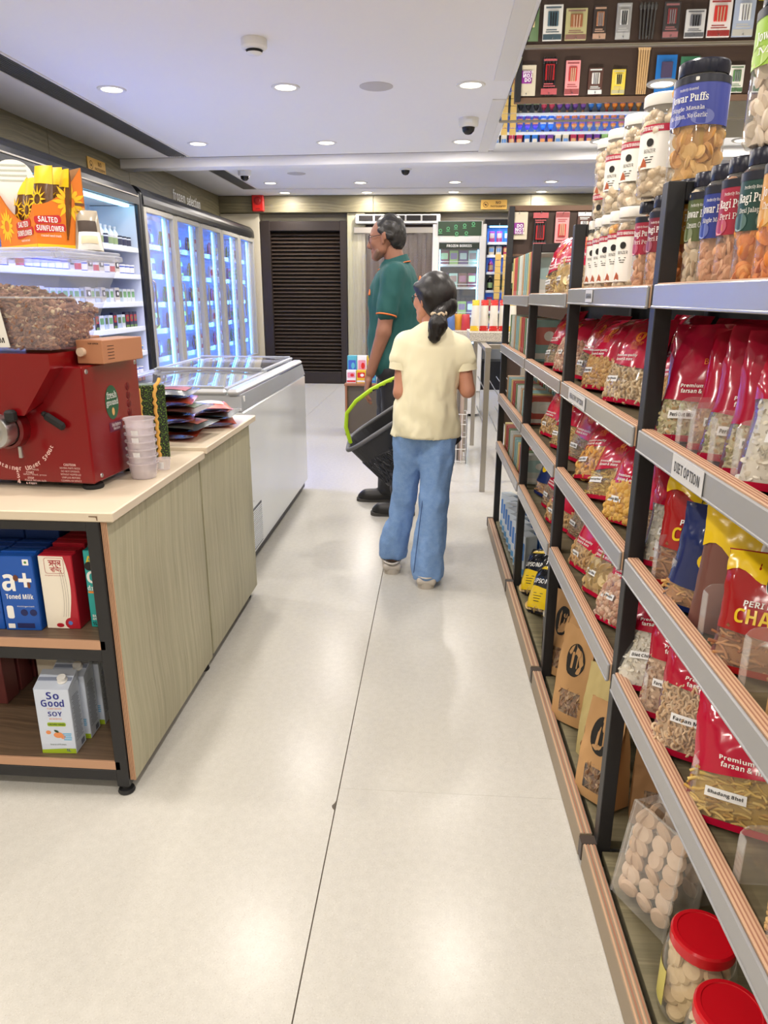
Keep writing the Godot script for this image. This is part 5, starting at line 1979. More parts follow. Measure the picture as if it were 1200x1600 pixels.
	var inner := func(u: float, v: float) -> Vector3:
		var p: Vector3 = f.call(lerpf(0.04, 0.96, u), v, 1.0)
		var back: Vector3 = f.call(lerpf(0.04, 0.96, u), v, -1.0)
		var dz := p.z - back.z
		p.z -= minf(size * 0.9, dz * 0.45)
		return p
	patch(st, 12, 8, func(u, q): return inner.call(u, lerpf(0.02, split.call(u) + 0.03, q)))
	obj("filling", st, mat("fill_" + kind, (cs[0] as Color).linear_to_srgb().darkened(0.1), 0.8), t)
	var r := RandomNumberGenerator.new()
	r.seed = k[8] * 13 + 1
	var xfs := []
	var tones := []
	var count := int(clampf(1.7 * w * h * vs / (size * size), 40, 420))
	for i in count:
		var u := r.randf_range(0.03, 0.97)
		var v := r.randf_range(0.03, split.call(u) + 0.02)
		var p: Vector3 = f.call(u, v, 1.0)
		var back: Vector3 = f.call(u, v, -1.0)
		p.z -= minf(size * r.randf_range(0.55, 1.1), (p.z - back.z) * 0.5)
		var e := Vector3(r.randf() * TAU, r.randf() * TAU, r.randf() * TAU)
		if k[4] in ["chip", "flake", "disc", "ring", "cashew"]:
			e = Vector3(PI / 2 + r.randf_range(-0.7, 0.7), r.randf() * TAU, r.randf_range(-0.6, 0.6))
		elif k[4] == "stick":
			e = Vector3(r.randf() * TAU, r.randf_range(-0.3, 0.3), r.randf_range(-0.9, 0.9))
		xfs.append(Transform3D(Basis.from_euler(e).scaled(Vector3.ONE * size * r.randf_range(0.75, 1.12)), p))
		tones.append((cs[r.randi() % cs.size()] as Color) * r.randf_range(0.85, 1.1))
	scatter("food_pieces", nut_mesh(k[4]), nut_material(), xfs, t, tones)
	# printing
	var put := func(lift: float) -> Callable:
		return func(x: float, y: float) -> Vector3:
			var u: float = 0.5 + x / w
			var v: float = y / h
			var p: Vector3 = f.call(u, v, 1.0)
			var nn: Vector3 = (f.call(u + 0.01, v, 1.0) - f.call(u - 0.01, v, 1.0)).cross(f.call(u, v + 0.01, 1.0) - f.call(u, v - 0.01, 1.0)).normalized()
			return p + nn * lift
	var place: Callable = put.call(0.002)
	var place2: Callable = put.call(0.0032)
	match k[9]:
		"red":
			st = begin()
			text(st, "BENZER", 0.012, h * 0.66, 0.012, place, "sans", 0.052)
			text(st, "FOODS", 0.012, h * 0.61, 0.010, place, "sans", 0.036)
			for i in 18:
				decal_shape(st, PackedVector2Array([Vector2(0.012, h * 0.745), Vector2(0.012, h * 0.745) + Vector2.from_angle(TAU * i / 18) * 0.017, Vector2(0.012, h * 0.745) + Vector2.from_angle(TAU * (i + 1) / 18) * 0.017]), place)
			obj("orange_print", st, mat("ink_logo", col(232, 128, 28), 0.45), t)
			st = begin()
			text(st, "B", 0.012, h * 0.745, 0.018, place2, "sans")
			text(st, "B", 0.012, h * 0.745, 0.018, func(x, y): return place2.call(0.024 - x, y), "sans")
			obj("logo_print", st, film, t)
			st = begin()
			text(st, "Premium quality", -0.008, h * (vs + 0.10), 0.0105, place, "bold", w * 0.48)
			text(st, "farsan & more", -0.014, h * (vs + 0.06), 0.0095, place, "bold", w * 0.4)
			obj("white_print", st, M.text_white, t)
			# name sticker over the window
			st = begin()
			patch(st, 5, 2, func(u, v): return place.call(lerpf(-w * 0.34, -w * 0.04, u), lerpf(h * vs * 0.52, h * vs * 0.52 + 0.017, v)))
			var sk := obj("sticker", st, M.sticker, t)
			st = begin()
			text(st, {"seeds": "Peri Oat Mix", "white_flakes": "Diet Chivda", "sev": "Bhadang Bhel", "pink_nuts": "Sing Bhujia", "chickpea": "Chana", "cashew": "Kaju Masala"}.get(kind, "Farsan Mix"), -w * 0.19, h * vs * 0.52 + 0.0085, 0.008, place2, "bold", w * 0.25)
			obj("lettering", st, M.text_black, sk)
		"chakli":
			st = begin()
			patch(st, 16, 6, func(u, q): return place.call((u - 0.5) * w * 0.99, h * lerpf(0.80 + 0.05 * sin(u * 11.0) - 0.04 * sin(u * 5.0), 0.985, q)))
			obj("yellow_top", st, mat("drip_yellow", col(232, 196, 32), 0.2), t)
			st = begin()
			text(st, "CHAKLI", -0.004, h * 0.45, 0.03, place, "bold", w * 0.62)
			obj("yellow_print", st, M.drip_yellow, t)
			st = begin()
			text(st, "PERI PERI", -0.01, h * 0.55, 0.012, place, "bold", w * 0.42)
			decal_shape(st, shifted(ellipse(0.03, 0.034, 22), 0.012, h * 0.73), place)
			obj("white_print", st, M.text_white, t)
			st = begin()
			for i in 22:
				var a0 := TAU * i / 22
				var a1 := TAU * (i + 1) / 22
				var c := Vector2(0.012, h * 0.73)
				decal_shape(st, PackedVector2Array([c + Vector2(cos(a0) * 0.025, sin(a0) * 0.029), c + Vector2(cos(a0) * 0.028, sin(a0) * 0.032), c + Vector2(cos(a1) * 0.028, sin(a1) * 0.032), c + Vector2(cos(a1) * 0.025, sin(a1) * 0.029)]), place2)
			decal_shape(st, shifted(rrect(0.014, 0.02, 0.004, 2), 0.012, h * 0.73), place2)
			obj("emblem_print", st, M.text_black, t)
		"navy":
			st = begin()
			decal_shape(st, shifted(ellipse(0.028, 0.022, 18), -0.01, h * 0.5), place)
			text(st, "W", 0.0, h * 0.68, 0.03, place, "serifbold")
			obj("yellow_print", st, mat("drip_yellow", col(232, 196, 32), 0.2), t)
		"cocoa":
			st = begin()
			patch(st, 16, 8, func(u, q): return place.call((u - 0.5) * w * 0.99, h * lerpf(0.62 + 0.06 * sin(u * 12.0) - 0.04 * sin(u * 5.0), 0.985, q)))
			obj("yellow_top", st, mat("drip_yellow", col(232, 196, 32), 0.2), t)
			st = begin()
			decal_shape(st, shifted(ellipse(0.026, 0.03, 20), 0.03, h * 0.66), place2)
			obj("emblem_print", st, M.text_white, t)
			st = begin()
			var pts := []
			for i in 9:
				pts.append(place2.call(0.03 + 0.014 * cos(i * 0.5 - 2.2), h * 0.3 + 0.05 * sin(i * 0.35 - 1.4)))
			tube(st, pts, 0.004, 5)
			obj("stick_print", st, mat("ink_caramel", col(190, 110, 50), 0.5), t)
		"yellow_black":
			st = begin()
			patch(st, 14, 8, func(u, q): return place.call((u - 0.5) * w * 0.98, h * lerpf(0.1, 0.5 + 0.02 * sin(u * 6.0), q)))
			obj("yellow_front", st, mat("pasta_yellow", col(238, 204, 24), 0.2), t)
			st = begin()
			patch(st, 8, 2, func(u, q): return place.call(lerpf(-0.06, 0.06, u), h * lerpf(0.88, 0.95, q)))
			obj("yellow_seal", st, M.pasta_yellow, t)
			st = begin()
			text(st, "UPSONA", 0.0, h * 0.62, 0.022, place, "bold", w * 0.7)
			obj("white_print", st, M.text_white, t)
			st = begin()
			for q in 4:
				decal_shape(st, shifted(rrect(0.07 - 0.01 * q, 0.003, 0.001, 1), 0.0, h * (0.38 - 0.05 * q)), place2)
			obj("small_print", st, M.text_black, t)
	pouch_protos[kind] = t
	return t

# put a bag on a shelf: s along, d deep, turn of its face (0 = towards the camera, 90 = towards the aisle), lean back
func shelve(o: Node3D, b: int, l: int, s: float, d: float, turn: float, lean := 0.16, roll := 0.0, scale := 1.0, group := "snack bags on the shelving") -> Node3D:
	o.transform = SH * Transform3D(Basis.from_euler(Vector3(-lean, -deg_to_rad(turn), roll), EULER_ORDER_YXZ).scaled(Vector3.ONE * scale), Vector3(d, shelf_y(b, l) + 0.003, -s))
	if l == 4:
		o.position.y = 0.051
	o.set_meta("group", group)
	return o

func make_21_bags() -> void:
	# [bay, level, [[kind, s, d, turn, lean, roll, what], ...]]
	var rows := [
		[0, 1, [["seeds", -0.075, 0.105, 50, 0.2, 0.05, "red bag of green seed mix"], ["granola", -0.17, 0.13, 40, 0.2, 0.0, "slim red bag of orange granola"], ["seeds", -0.263, 0.12, 40, 0.18, -0.05, "red bag of seed mix"], ["seeds", -0.357, 0.12, 40, 0.18, 0.03, "red bag of pale seeds"], ["white_flakes", -0.452, 0.12, 40, 0.18, 0.0, "red bag of white flakes"], ["granola", -0.555, 0.12, 40, 0.18, 0.0, "red bag of orange granola"]], "second shelf of the near bay"],
		[1, 1, [["chickpea", 0.70, 0.10, 58, 0.18, 0.12, "red bag of golden chickpeas"], ["cashew", 0.43, 0.10, 55, 0.2, 0.1, "red bag of pale cashews"], ["chickpea", 0.14, 0.12, 60, 0.25, 0.2, "folded red bag of chickpeas"], ["brown_mix", 0.72, 0.30, 70, 0.1, 0.0, "dark red bag behind the chickpeas"], ["brown_mix", 0.40, 0.30, 70, 0.1, 0.0, "dark red bag behind the cashews"]], "second shelf of the second bay"],
		[2, 1, [["brown_mix", 1.42, 0.10, 60, 0.2, 0.15, "red bag of brown mix"], ["pink_nuts", 1.17, 0.10, 60, 0.2, 0.05, "red bag of pink nuts"], ["brown_mix", 0.94, 0.12, 60, 0.2, 0.0, "red bag of dark mix beside the post"]], "second shelf of the third bay"],
		[0, 2, [["brown_mix", 0.045, 0.14, 55, 0.15, 0.05, "red bag of brown mix by the post"], ["white_flakes", -0.052, 0.13, 45, 0.18, 0.05, "slim red bag of pale flakes"], ["chakli", -0.15, 0.11, 48, 0.18, 0.08, "red and yellow chakli bag"], ["navy_bag", -0.25, 0.08, 46, 0.1, -0.1, "small navy blue snack bag"], ["cocoa_bag", -0.345, 0.115, 36, 0.1, 0.05, "brown bag with dripping yellow top"], ["chakli", -0.47, 0.085, 46, 0.3, 0.1, "small chakli bag beside the big kraft bag"], ["cocoa_bag", -0.28, 0.26, 45, 0.1, 0.1, "yellow-topped bag in the rear row"], ["chakli", -0.15, 0.27, 45, 0.1, 0.0, "chakli bag in the rear row"]], "third shelf of the near bay"],
		[1, 2, [["orange_rings", 0.67, 0.10, 60, 0.35, 0.35, "red bag of orange rings"], ["sev", 0.45, 0.09, 55, 0.35, 0.3, "red bag of orange sticks"], ["yellow_nuts", 0.25, 0.09, 50, 0.2, 0.15, "red bag of yellow nuts"], ["brown_mix", 0.72, 0.25, 60, 0.1, 0.0, "dark red bag in the rear row"]], "third shelf of the second bay"],
		[2, 2, [["wheels", 1.38, 0.10, 62, 0.2, 0.05, "red bag of ring snacks"], ["sev", 1.13, 0.10, 60, 0.2, 0.1, "red bag of yellow sticks"], ["brown_mix", 0.92, 0.12, 55, 0.18, 0.0, "red bag of brown mix beside the post"]], "third shelf of the third bay"],
		[0, 3, [["banana_chips", 0.04, 0.14, 55, 0.2, 0.1, "red bag of banana chips at the post"], ["white_flakes", -0.075, 0.10, 55, 0.35, 0.25, "red bag of white flakes"], ["brown_flakes", -0.18, 0.10, 50, 0.25, 0.1, "red bag of brown flakes"], ["small_rings", -0.305, 0.11, 55, 0.25, 0.1, "large red bag of small rings"], ["sev", -0.475, 0.11, 52, 0.3, 0.2, "red bag of yellow sev"], ["yellow_nuts", -0.84, 0.11, 55, 0.25, 0.1, "red bag of yellow nuts"]], "fourth shelf of the near bay"],
		[1, 3, [["wheels", 0.62, 0.09, 62, 0.22, 0.08, "red bag of brown wheel snacks"], ["banana_chips", 0.42, 0.09, 58, 0.25, 0.15, "red bag of banana chips"], ["pink_nuts", 0.235, 0.09, 55, 0.3, 0.2, "red bag of pink nuts"]], "fourth shelf of the second bay"],
		[2, 3, [["navy_bag", 1.47, 0.10, 62, 0.2, 0.05, "navy almond bag"], ["brown_mix", 1.27, 0.10, 60, 0.18, 0.0, "red bag next to the navy bag"], ["wheels", 1.07, 0.09, 58, 0.2, 0.0, "red bag of wheel snacks"], ["brown_mix", 0.90, 0.13, 60, 0.2, 0.0, "red bag of brown mix at the post"]], "fourth shelf of the third bay"],
		[2, 0, [["sev", 1.43, 0.10, 62, 0.1, 0.1, "red bag of yellow sticks"], ["banana_chips", 1.22, 0.10, 58, 0.1, 0.05, "red bag of pale chips"], ["cashew", 1.02, 0.10, 58, 0.1, 0.0, "red bag of pale nuts"]], "top shelf of the third bay"],
		[2, 4, [["yellow_black", 1.47, 0.085, 50, 0.3, 0.5, "yellow and black pasta bag leaning over"], ["yellow_black", 1.28, 0.085, 50, 0.35, 0.45, "yellow and black pasta bag slumped in front"], ["navy_bag", 1.06, 0.12, 55, 0.3, 0.2, "dark bag beside the pasta bags"], ["yellow_black", 1.40, 0.31, 60, 0.1, 0.1, "yellow and black pasta bag standing behind"]], "bottom deck of the third bay"],
	]
	for row in rows:
		for it in row[2]:
			var o := pouch(it[0], "%s on the %s" % [it[6], row[3]])
			shelve(o, row[0], row[1], it[1], it[2] - 0.012, 36.0 if row[0] == 0 else minf(it[3] + 16, 76), it[4] + (0.12 if row[1] in [1, 2, 3] else 0.06), it[5] * 0.6, 0.95 if row[1] == 0 else 0.72 if it[6].begins_with("small") else 0.87)
	# the dark tub beside the pasta bags
	var tb := tub_proto("coffee_tin", 0.033, 0.15, M.black_gloss, mat("tin_lid", col(196, 186, 160), 0.4), null, "slim black tin standing at the post on the bottom deck", "tin")
	shelve(tb, 2, 4, 0.98, 0.06, 60, 0.0, 0.0, 1.0, "tins on the deck")

# ---- kraft bags ----
func kraft(label: String, w: float, h: float, d: float, tone: Color, logo: bool, seed_: int) -> Node3D:
	var t := thing("kraft_bag", label, "kraft bag")
	var key := "kraft_%d" % int(tone.r * 255)
	var m := mat(key, tone, 0.75)
	var n := noise(seed_, 1.0, 3)
	var f := func(u: float, v: float, side: float) -> Vector3:
		var a := absf(2.0 * u - 1.0)
		var taper := 1.0 - pow(v, 1.6)
		var z := side * d * 0.5 * taper * (1.0 - 0.18 * a * a)
		return Vector3((u - 0.5) * w * (1.0 - 0.10 * v * v), h * v, z + n.get_noise_2d(u * 3.0, v * 4.0 + side) * 0.006 * smoothstep(0.1, 0.6, v))
	var win := [0.22, 0.78, 0.1, 0.34]
	var st := begin()
	patch(st, 12, 3, func(u, v): return f.call(u, v, 1.0), false, 0, 1, 0, win[2])
	patch(st, 12, 10, func(u, v): return f.call(u, v, 1.0), false, 0, 1, win[3], 1)
	patch(st, 4, 5, func(u, v): return f.call(u, v, 1.0), false, 0, win[0], win[2], win[3])
	patch(st, 4, 5, func(u, v): return f.call(u, v, 1.0), false, win[1], 1, win[2], win[3])
	patch(st, 12, 14, func(u, v): return f.call(u, v, -1.0), true)
	# gusseted sides
	for u in [0.0, 1.0]:
		patch(st, 6, 12, func(q, v): return f.call(u, v, lerpf(-1.0, 1.0, q)) - Vector3((u - 0.5) * 0.02 * sin(PI * q) * v, 0, 0), u == 0.0)
	patch(st, 6, 2, func(u, v): return f.call(u, 0.0, lerpf(-1.0, 1.0, v)))
	obj("paper", st, m, t)
	st = begin()
	patch(st, 8, 5, func(u, v): return f.call(u, v, 1.0), false, win[0], win[1], win[2], win[3])
	obj("window", st, M.film, t)
	st = begin()
	patch(st, 8, 5, func(u, v): return f.call(u, v, 1.0) - Vector3(0, 0, 0.016), false, win[0] - 0.06, win[1] + 0.06, win[2] - 0.03, win[3] + 0.03)
	obj("filling", st, mat("fill_kraft", col(150, 112, 78), 0.8), t)
	var r := RandomNumberGenerator.new()
	r.seed = seed_
	var xfs := []
	var cs := []
	for i in 110:
		var p: Vector3 = f.call(r.randf_range(win[0], win[1]), r.randf_range(win[2], win[3]), 1.0) - Vector3(0, 0, r.randf_range(0.006, 0.014))
		xfs.append(Transform3D(Basis.from_euler(Vector3(PI / 2 + r.randf_range(-0.8, 0.8), r.randf() * TAU, r.randf())).scaled(Vector3.ONE * 0.012), p))
		cs.append([Color(0.4, 0.24, 0.13), Color(0.55, 0.37, 0.2), Color(0.32, 0.17, 0.09)][i % 3])
	scatter("food_pieces", nut_mesh("chip"), nut_material(), xfs, t, cs)
	if logo:
		var put := func(lift: float) -> Callable:
			return func(x: float, y: float) -> Vector3: return f.call(0.5 + x / w, y / h, 1.0) + Vector3(0, 0, lift)
		st = begin()
		decal_shape(st, shifted(ellipse(0.034, 0.05, 24), 0.0, h * 0.66), put.call(0.0014))
		obj("oval_print", st, M.text_black, t)
		st = begin()
		decal_shape(st, shifted(rrect(0.008, 0.05, 0.003, 2), -0.01, h * 0.655), put.call(0.0022))
		decal_shape(st, shifted(rrect(0.004, 0.036, 0.002, 2), 0.008, h * 0.64), put.call(0.0022))
		decal_shape(st, shifted(ellipse(0.009, 0.011, 14), 0.01, h * 0.66 + 0.022), put.call(0.0022))
		obj("emblem_print", st, m, t)
	return t

func make_22_kraft() -> void:
	var tan := col(188, 146, 98)
	var items := [
		["kraft bag with black oval logo nearest the second post on the deck", 0.81, 0.07, 55, true, 0.29, tan, 0.08],
		["kraft bag half hidden between two logo bags on the deck", 0.67, 0.09, 55, true, 0.28, tan, 0.05],
		["tall kraft bag with black oval logo in the middle of the deck", 0.52, 0.055, 50, true, 0.30, tan, 0.08],
		["pale olive paper bag crumpled between kraft bags on the deck", 0.33, 0.09, 60, false, 0.27, col(196, 178, 122), 0.15],
		["kraft bag with black oval logo in front of the near post", 0.17, 0.055, 55, true, 0.26, tan, 0.1],
		["brown kraft bag turned sideways behind the near post", 0.09, 0.17, 15, false, 0.27, col(158, 118, 78), 0.0],
		["darker kraft bag turned sideways, deeper behind the near post", 0.0, 0.31, 10, false, 0.26, col(158, 118, 78), 0.0]]
	for i in items.size():
		var q: Array = items[i]
		var o := kraft(q[0], 0.125, q[5], 0.075, q[6], q[4], 40 + i)
		shelve(o, 1, 4, q[1], q[2], q[3], 0.12, q[7], 1.0, "kraft bags on the bottom deck")
	var big := kraft("large kraft bag at the end of the third shelf beside chakli bags", 0.17, 0.25, 0.09, col(204, 160, 106), false, 60)
	shelve(big, 0, 2, -0.60, 0.12, 45, 0.1, 0.05, 1.0, "kraft bags")

# ---- jars ----
func jar(label: String, r: float, h: float, lid: Material, lid_r: float, band: Material, b0: float, b1: float, food: String, size: float, tones: Array, style: String, words: Array, seed_: int) -> Node3D:
	var t := thing("snack_jar", label, "jar")
	var st := begin()
	lathe(st, [Vector2(0, 0.001), Vector2(r * 0.9, 0.001), Vector2(r, 0.008), Vector2(r, h * 0.80), Vector2(r * 0.97, h * 0.85), Vector2(lid_r * 0.96, h * 0.885), Vector2(lid_r * 0.94, h * 0.9)], 28)
	obj("body", st, clear_mat("jar_clear", Color.WHITE, 0.06, 0.04), t)
	st = begin()
	var lp := [Vector2(lid_r, h * 0.885), Vector2(lid_r * 1.02, h * 0.9), Vector2(lid_r * 1.02, h - 0.003), Vector2(lid_r * 0.97, h), Vector2(0, h)]
	lathe(st, lp, 28)
	obj("lid", st, lid, t)
	st = begin()
	lathe(st, [Vector2(r + 0.0006, h * b0), Vector2(r + 0.0006, h * b1)], 28)
	obj("label_band", st, band, t)
	st = begin()
	lathe(st, [Vector2(0, 0.004), Vector2(r * 0.8, 0.004), Vector2(r - size * 0.95, 0.02), Vector2(r - size * 0.95, h * 0.80), Vector2(0, h * 0.82)], 16)
	obj("filling", st, mat("jarfill_%d" % seed_, (tones[0] as Color).linear_to_srgb().darkened(0.15), 0.8), t)
	var g := RandomNumberGenerator.new()
	g.seed = seed_
	var xfs := []
	var cs := []
	var n := int(clampf(TAU * r * h * 0.8 / (size * size) * 0.62, 60, 420))
	for i in n:
		var a := g.randf() * TAU
		var y := g.randf_range(0.01, h * 0.82)
		if y > h * b0 + size and y < h * b1 - size:
			continue
		var rr := r - size * g.randf_range(0.75, 1.05)
		xfs.append(Transform3D(Basis(Vector3.UP, a) * Basis.from_euler(Vector3(PI / 2 + g.randf_range(-0.5, 0.5), g.randf() * TAU, g.randf_range(-0.4, 0.4))).scaled(Vector3.ONE * size * g.randf_range(0.75, 1.1)), Vector3(sin(a) * rr, y, cos(a) * rr)))
		cs.append((tones[g.randi() % tones.size()] as Color) * g.randf_range(0.9, 1.1))
	scatter("food_pieces", nut_mesh(food), nut_material(), xfs, t, cs)
	var wrap := func(lift: float) -> Callable:
		return func(x: float, y: float) -> Vector3:
			var a := x / r
			return Vector3(sin(a) * (r + lift), y, cos(a) * (r + lift))
	if style == "makhana":
		st = begin()
		lathe(st, [Vector2(r + 0.0012, h * b1 - 0.014), Vector2(r + 0.0012, h * b1)], 28)
		obj("red_band", st, mat("band_red", col(176, 28, 60), 0.35), t)
		st = begin()
		text(st, words[0], 0, h * b1 - 0.007, 0.007, wrap.call(0.002), "bold", 0.05)
		obj("band_lettering", st, M.text_white, t)
		st = begin()
		decal_shape(st, shifted(ellipse(0.008, 0.008, 18), 0.0, h * (b1 - 0.17)), wrap.call(0.0014))
		text(st, "BENZER", 0, h * (b1 - 0.25), 0.007, wrap.call(0.0014), "sans", 0.026)
		for i in 3:
			decal_shape(st, shifted(rrect(0.02 - 0.004 * i, 0.0018, 0.0005, 1), 0, h * (b1 - 0.31) - 0.005 * i), wrap.call(0.0014))
		obj("lettering", st, M.text_black, t)
		st = begin()
		decal_shape(st, PackedVector2Array([Vector2(-0.022, h * b0 + 0.004), Vector2(-0.004, h * b0 + 0.004), Vector2(-0.006, h * b0 + 0.014), Vector2(-0.013, h * b0 + 0.022), Vector2(-0.018, h * b0 + 0.012)]), wrap.call(0.0014))
		obj("picture_print", st, mat("ink_rust", col(178, 90, 50), 0.5), t)
	else:
		st = begin()
		text(st, words[0], 0, h * b1 - 0.022, 0.006, wrap.call(0.0016), "serif", 0.034)
		text(st, words[1], 0, h * b1 - 0.037, 0.017, wrap.call(0.0016), "serifbold", r * 1.45)
		text(st, words[2], 0, h * b1 - 0.053, 0.009, wrap.call(0.0016), "serif", r * 1.25)
		if words.size() > 3:
			text(st, words[3], 0, h * b1 - 0.065, 0.009, wrap.call(0.0016), "serif", r * 1.5)
		obj("lettering", st, M.text_white, t)
		st = begin()
		lathe(st, [Vector2(r + 0.0012, h * b1 - 0.012), Vector2(r + 0.0012, h * b1)], 28)
		obj("dark_band", st, mat("band_dark", col(22, 26, 44), 0.35), t)
		st = begin()
		decal_shape(st, shifted(rrect(0.006, 0.006, 0.001, 1), 0.014, h * b1 - 0.006), wrap.call(0.0016))
		obj("mark_print", st, M.paper_white, t)
		st = begin()
		for i in 2:
			decal_shape(st, shifted(ellipse(r * 0.42, 0.013, 18), -r * 0.6 + r * 1.2 * i, h * b0 + 0.013), wrap.call(0.0014))
		obj("wave_print", st, mat("wave_%d" % seed_, band.albedo_color.lightened(0.25), 0.35), t)
	return t

func make_23_jars() -> void:
	var dark := mat("lid_navy", col(20, 24, 46), 0.25)
	var white := mat("lid_white", col(232, 230, 224), 0.4)
	var puff := [Color(0.62, 0.33, 0.08), Color(0.7, 0.42, 0.14), Color(0.55, 0.26, 0.06)]
	var pale := [Color(0.66, 0.54, 0.38), Color(0.74, 0.63, 0.48), Color(0.58, 0.45, 0.3)]
	var orange := [Color(0.74, 0.26, 0.05), Color(0.8, 0.34, 0.08), Color(0.66, 0.2, 0.04)]
	var tan := [Color(0.6, 0.3, 0.16), Color(0.68, 0.38, 0.22)]
	var G := "jars on the top shelf"
	var y0 := shelf_y(0, 0)
	var P := [
		["amber-labelled jar of orange puffs beside the near post", "Jowar Puffs", "Cheddar Cheese", col(206, 150, 66), orange, 0.032],
		["olive-labelled jar of pale puffs, second from the near post", "Jowar Puffs", "Cream Onion", col(84, 96, 58), pale, -0.045],
		["blue-labelled jar of puffs, third from the near post", "Jowar Puffs", "Single Masala", col(42, 58, 140), tan, -0.118],
		["crimson-labelled jar of puffs, fourth from the near post", "Ragi Puffs", "Peri Peri", col(160, 34, 62), tan, -0.19],
		["dark green-labelled jar of puffs, fifth from the near post", "Ragi Puffs", "Desi Jalapeno", col(26, 66, 62), orange, -0.262],
		["amber-labelled jar of puffs, sixth from the near post", "Jowar Puffs", "Cheddar Cheese", col(206, 150, 66), orange, -0.337],
		["blue-labelled jar of puffs, seventh from the near post", "Jowar Puffs", "Single Masala", col(42, 58, 140), tan, -0.41]]
	for i in P.size():
		var q: Array = P[i]
		var o := jar(q[0], 0.035, 0.2, dark, 0.029, mat("puff_%d" % i, q[3], 0.35), 0.44, 0.84, "disc", 0.013, q[4], "puffs", ["Perfectly Roasted", q[1], q[2]], 100 + i)
		shelve(o, 0, 0, q[5], 0.068, 48, 0.0, 0.0, 1.0, G)
	var big := jar("big blue-labelled jar of jowar puffs stacked above the near post", 0.048, 0.2, dark, 0.043, mat("puff_big", col(58, 70, 160), 0.35), 0.46, 0.86, "disc", 0.0165, puff, "puffs", ["Perfectly Roasted", "Jowar Puffs", "Single Masala", "No Onion, No Garlic"], 120)
	shelve(big, 0, 0, 0.085, 0.075, 46, 0.0, 0.0, 1.0, G)
	big.position.y = y0 + 0.2035
	big = jar("stacked jar of white puffs at the picture edge above dark green jar", 0.048, 0.2, dark, 0.043, mat("puff_lime", col(150, 190, 60), 0.35), 0.5, 0.86, "disc", 0.0165, [Color(0.66, 0.54, 0.42), Color(0.72, 0.62, 0.5)], "puffs", ["Perfectly Roasted", "Jowar Puffs", "Mint"], 121)
	shelve(big, 0, 0, -0.26, 0.075, 46, 0.0, 0.0, 1.0, G)
	big.position.y = y0 + 0.2035
	var ms := [0.775, 0.70, 0.625, 0.535, 0.445]
	for i in 5:
		var o := jar("white-lidded makhana jar in the lower row, %s from the second post" % ordinal(i), 0.036, 0.2, white, 0.0345, M.paper_white, 0.16, 0.74, "ball", 0.0115, pale if i != 3 else puff, "makhana", ["ROASTED MAKHANA" if i != 3 else "MASALA MAKHANA"], 130 + i)
		shelve(o, 1, 0, ms[i], 0.072, 48, 0.0, 0.0, 1.0, G)
	for i in 2:
		var o := jar("%s jar of puffs between makhana jars and the near post" % ["crimson-labelled", "maroon-labelled"][i], 0.035, 0.2, dark, 0.029, mat("puff_r%d" % i, [col(160, 34, 62), col(120, 30, 50)][i], 0.35), 0.44, 0.84, "disc", 0.013, tan, "puffs", ["Perfectly Roasted", "Ragi Puffs", "Peri Peri"], 140 + i)
		shelve(o, 1, 0, [0.345, 0.24][i], 0.085, 48, 0.0, 0.0, 1.0, G)
	var us := [0.745, 0.63, 0.475, 0.30]
	for i in 4:
		var o := jar("tall white-lidded makhana jar in the upper row, %s from the second post" % ordinal(i), 0.04 if i < 3 else 0.045, 0.2, white, 0.0385 if i < 3 else 0.0435, M.paper_white if i > 0 else mat("jar_no_label", col(190, 180, 158), 0.5), 0.28 if i > 0 else 0.3, 0.70 if i > 0 else 0.31, "ball", 0.0125, pale, "makhana", ["ROASTED SALTED MAKHANA"], 150 + i)
		shelve(o, 1, 0, us[i], 0.076, 48, 0.0, 0.0, 1.0, G)
		o.position.y = y0 + 0.2025

# ---- remaining goods of the shelving ----
func divider(label: String, b: int, l: int, s: float, h := 0.09) -> void:
	var t := thing("shelf_divider", label, "divider")
	t.transform = SH * Transform3D(Basis(), Vector3(0.024, shelf_y(b, l) + 0.0005, -s))
	t.set_meta("group", "clear shelf dividers")
	var st := begin()
	var poly := PackedVector2Array()
	for p in rrect(0.07, h, 0.018, 4):
		poly.append(p + Vector2(0.035, h / 2))
	prism(st, poly, -0.0012, 0.0012)
	obj("plate", st, M.acrylic, t)
	st = begin()
	box(st, Vector3(0.001, h / 2, 0.009), Vector3(0.002, h - 0.02, 0.018), 0.0005)
	obj("flange", st, M.acrylic, t)

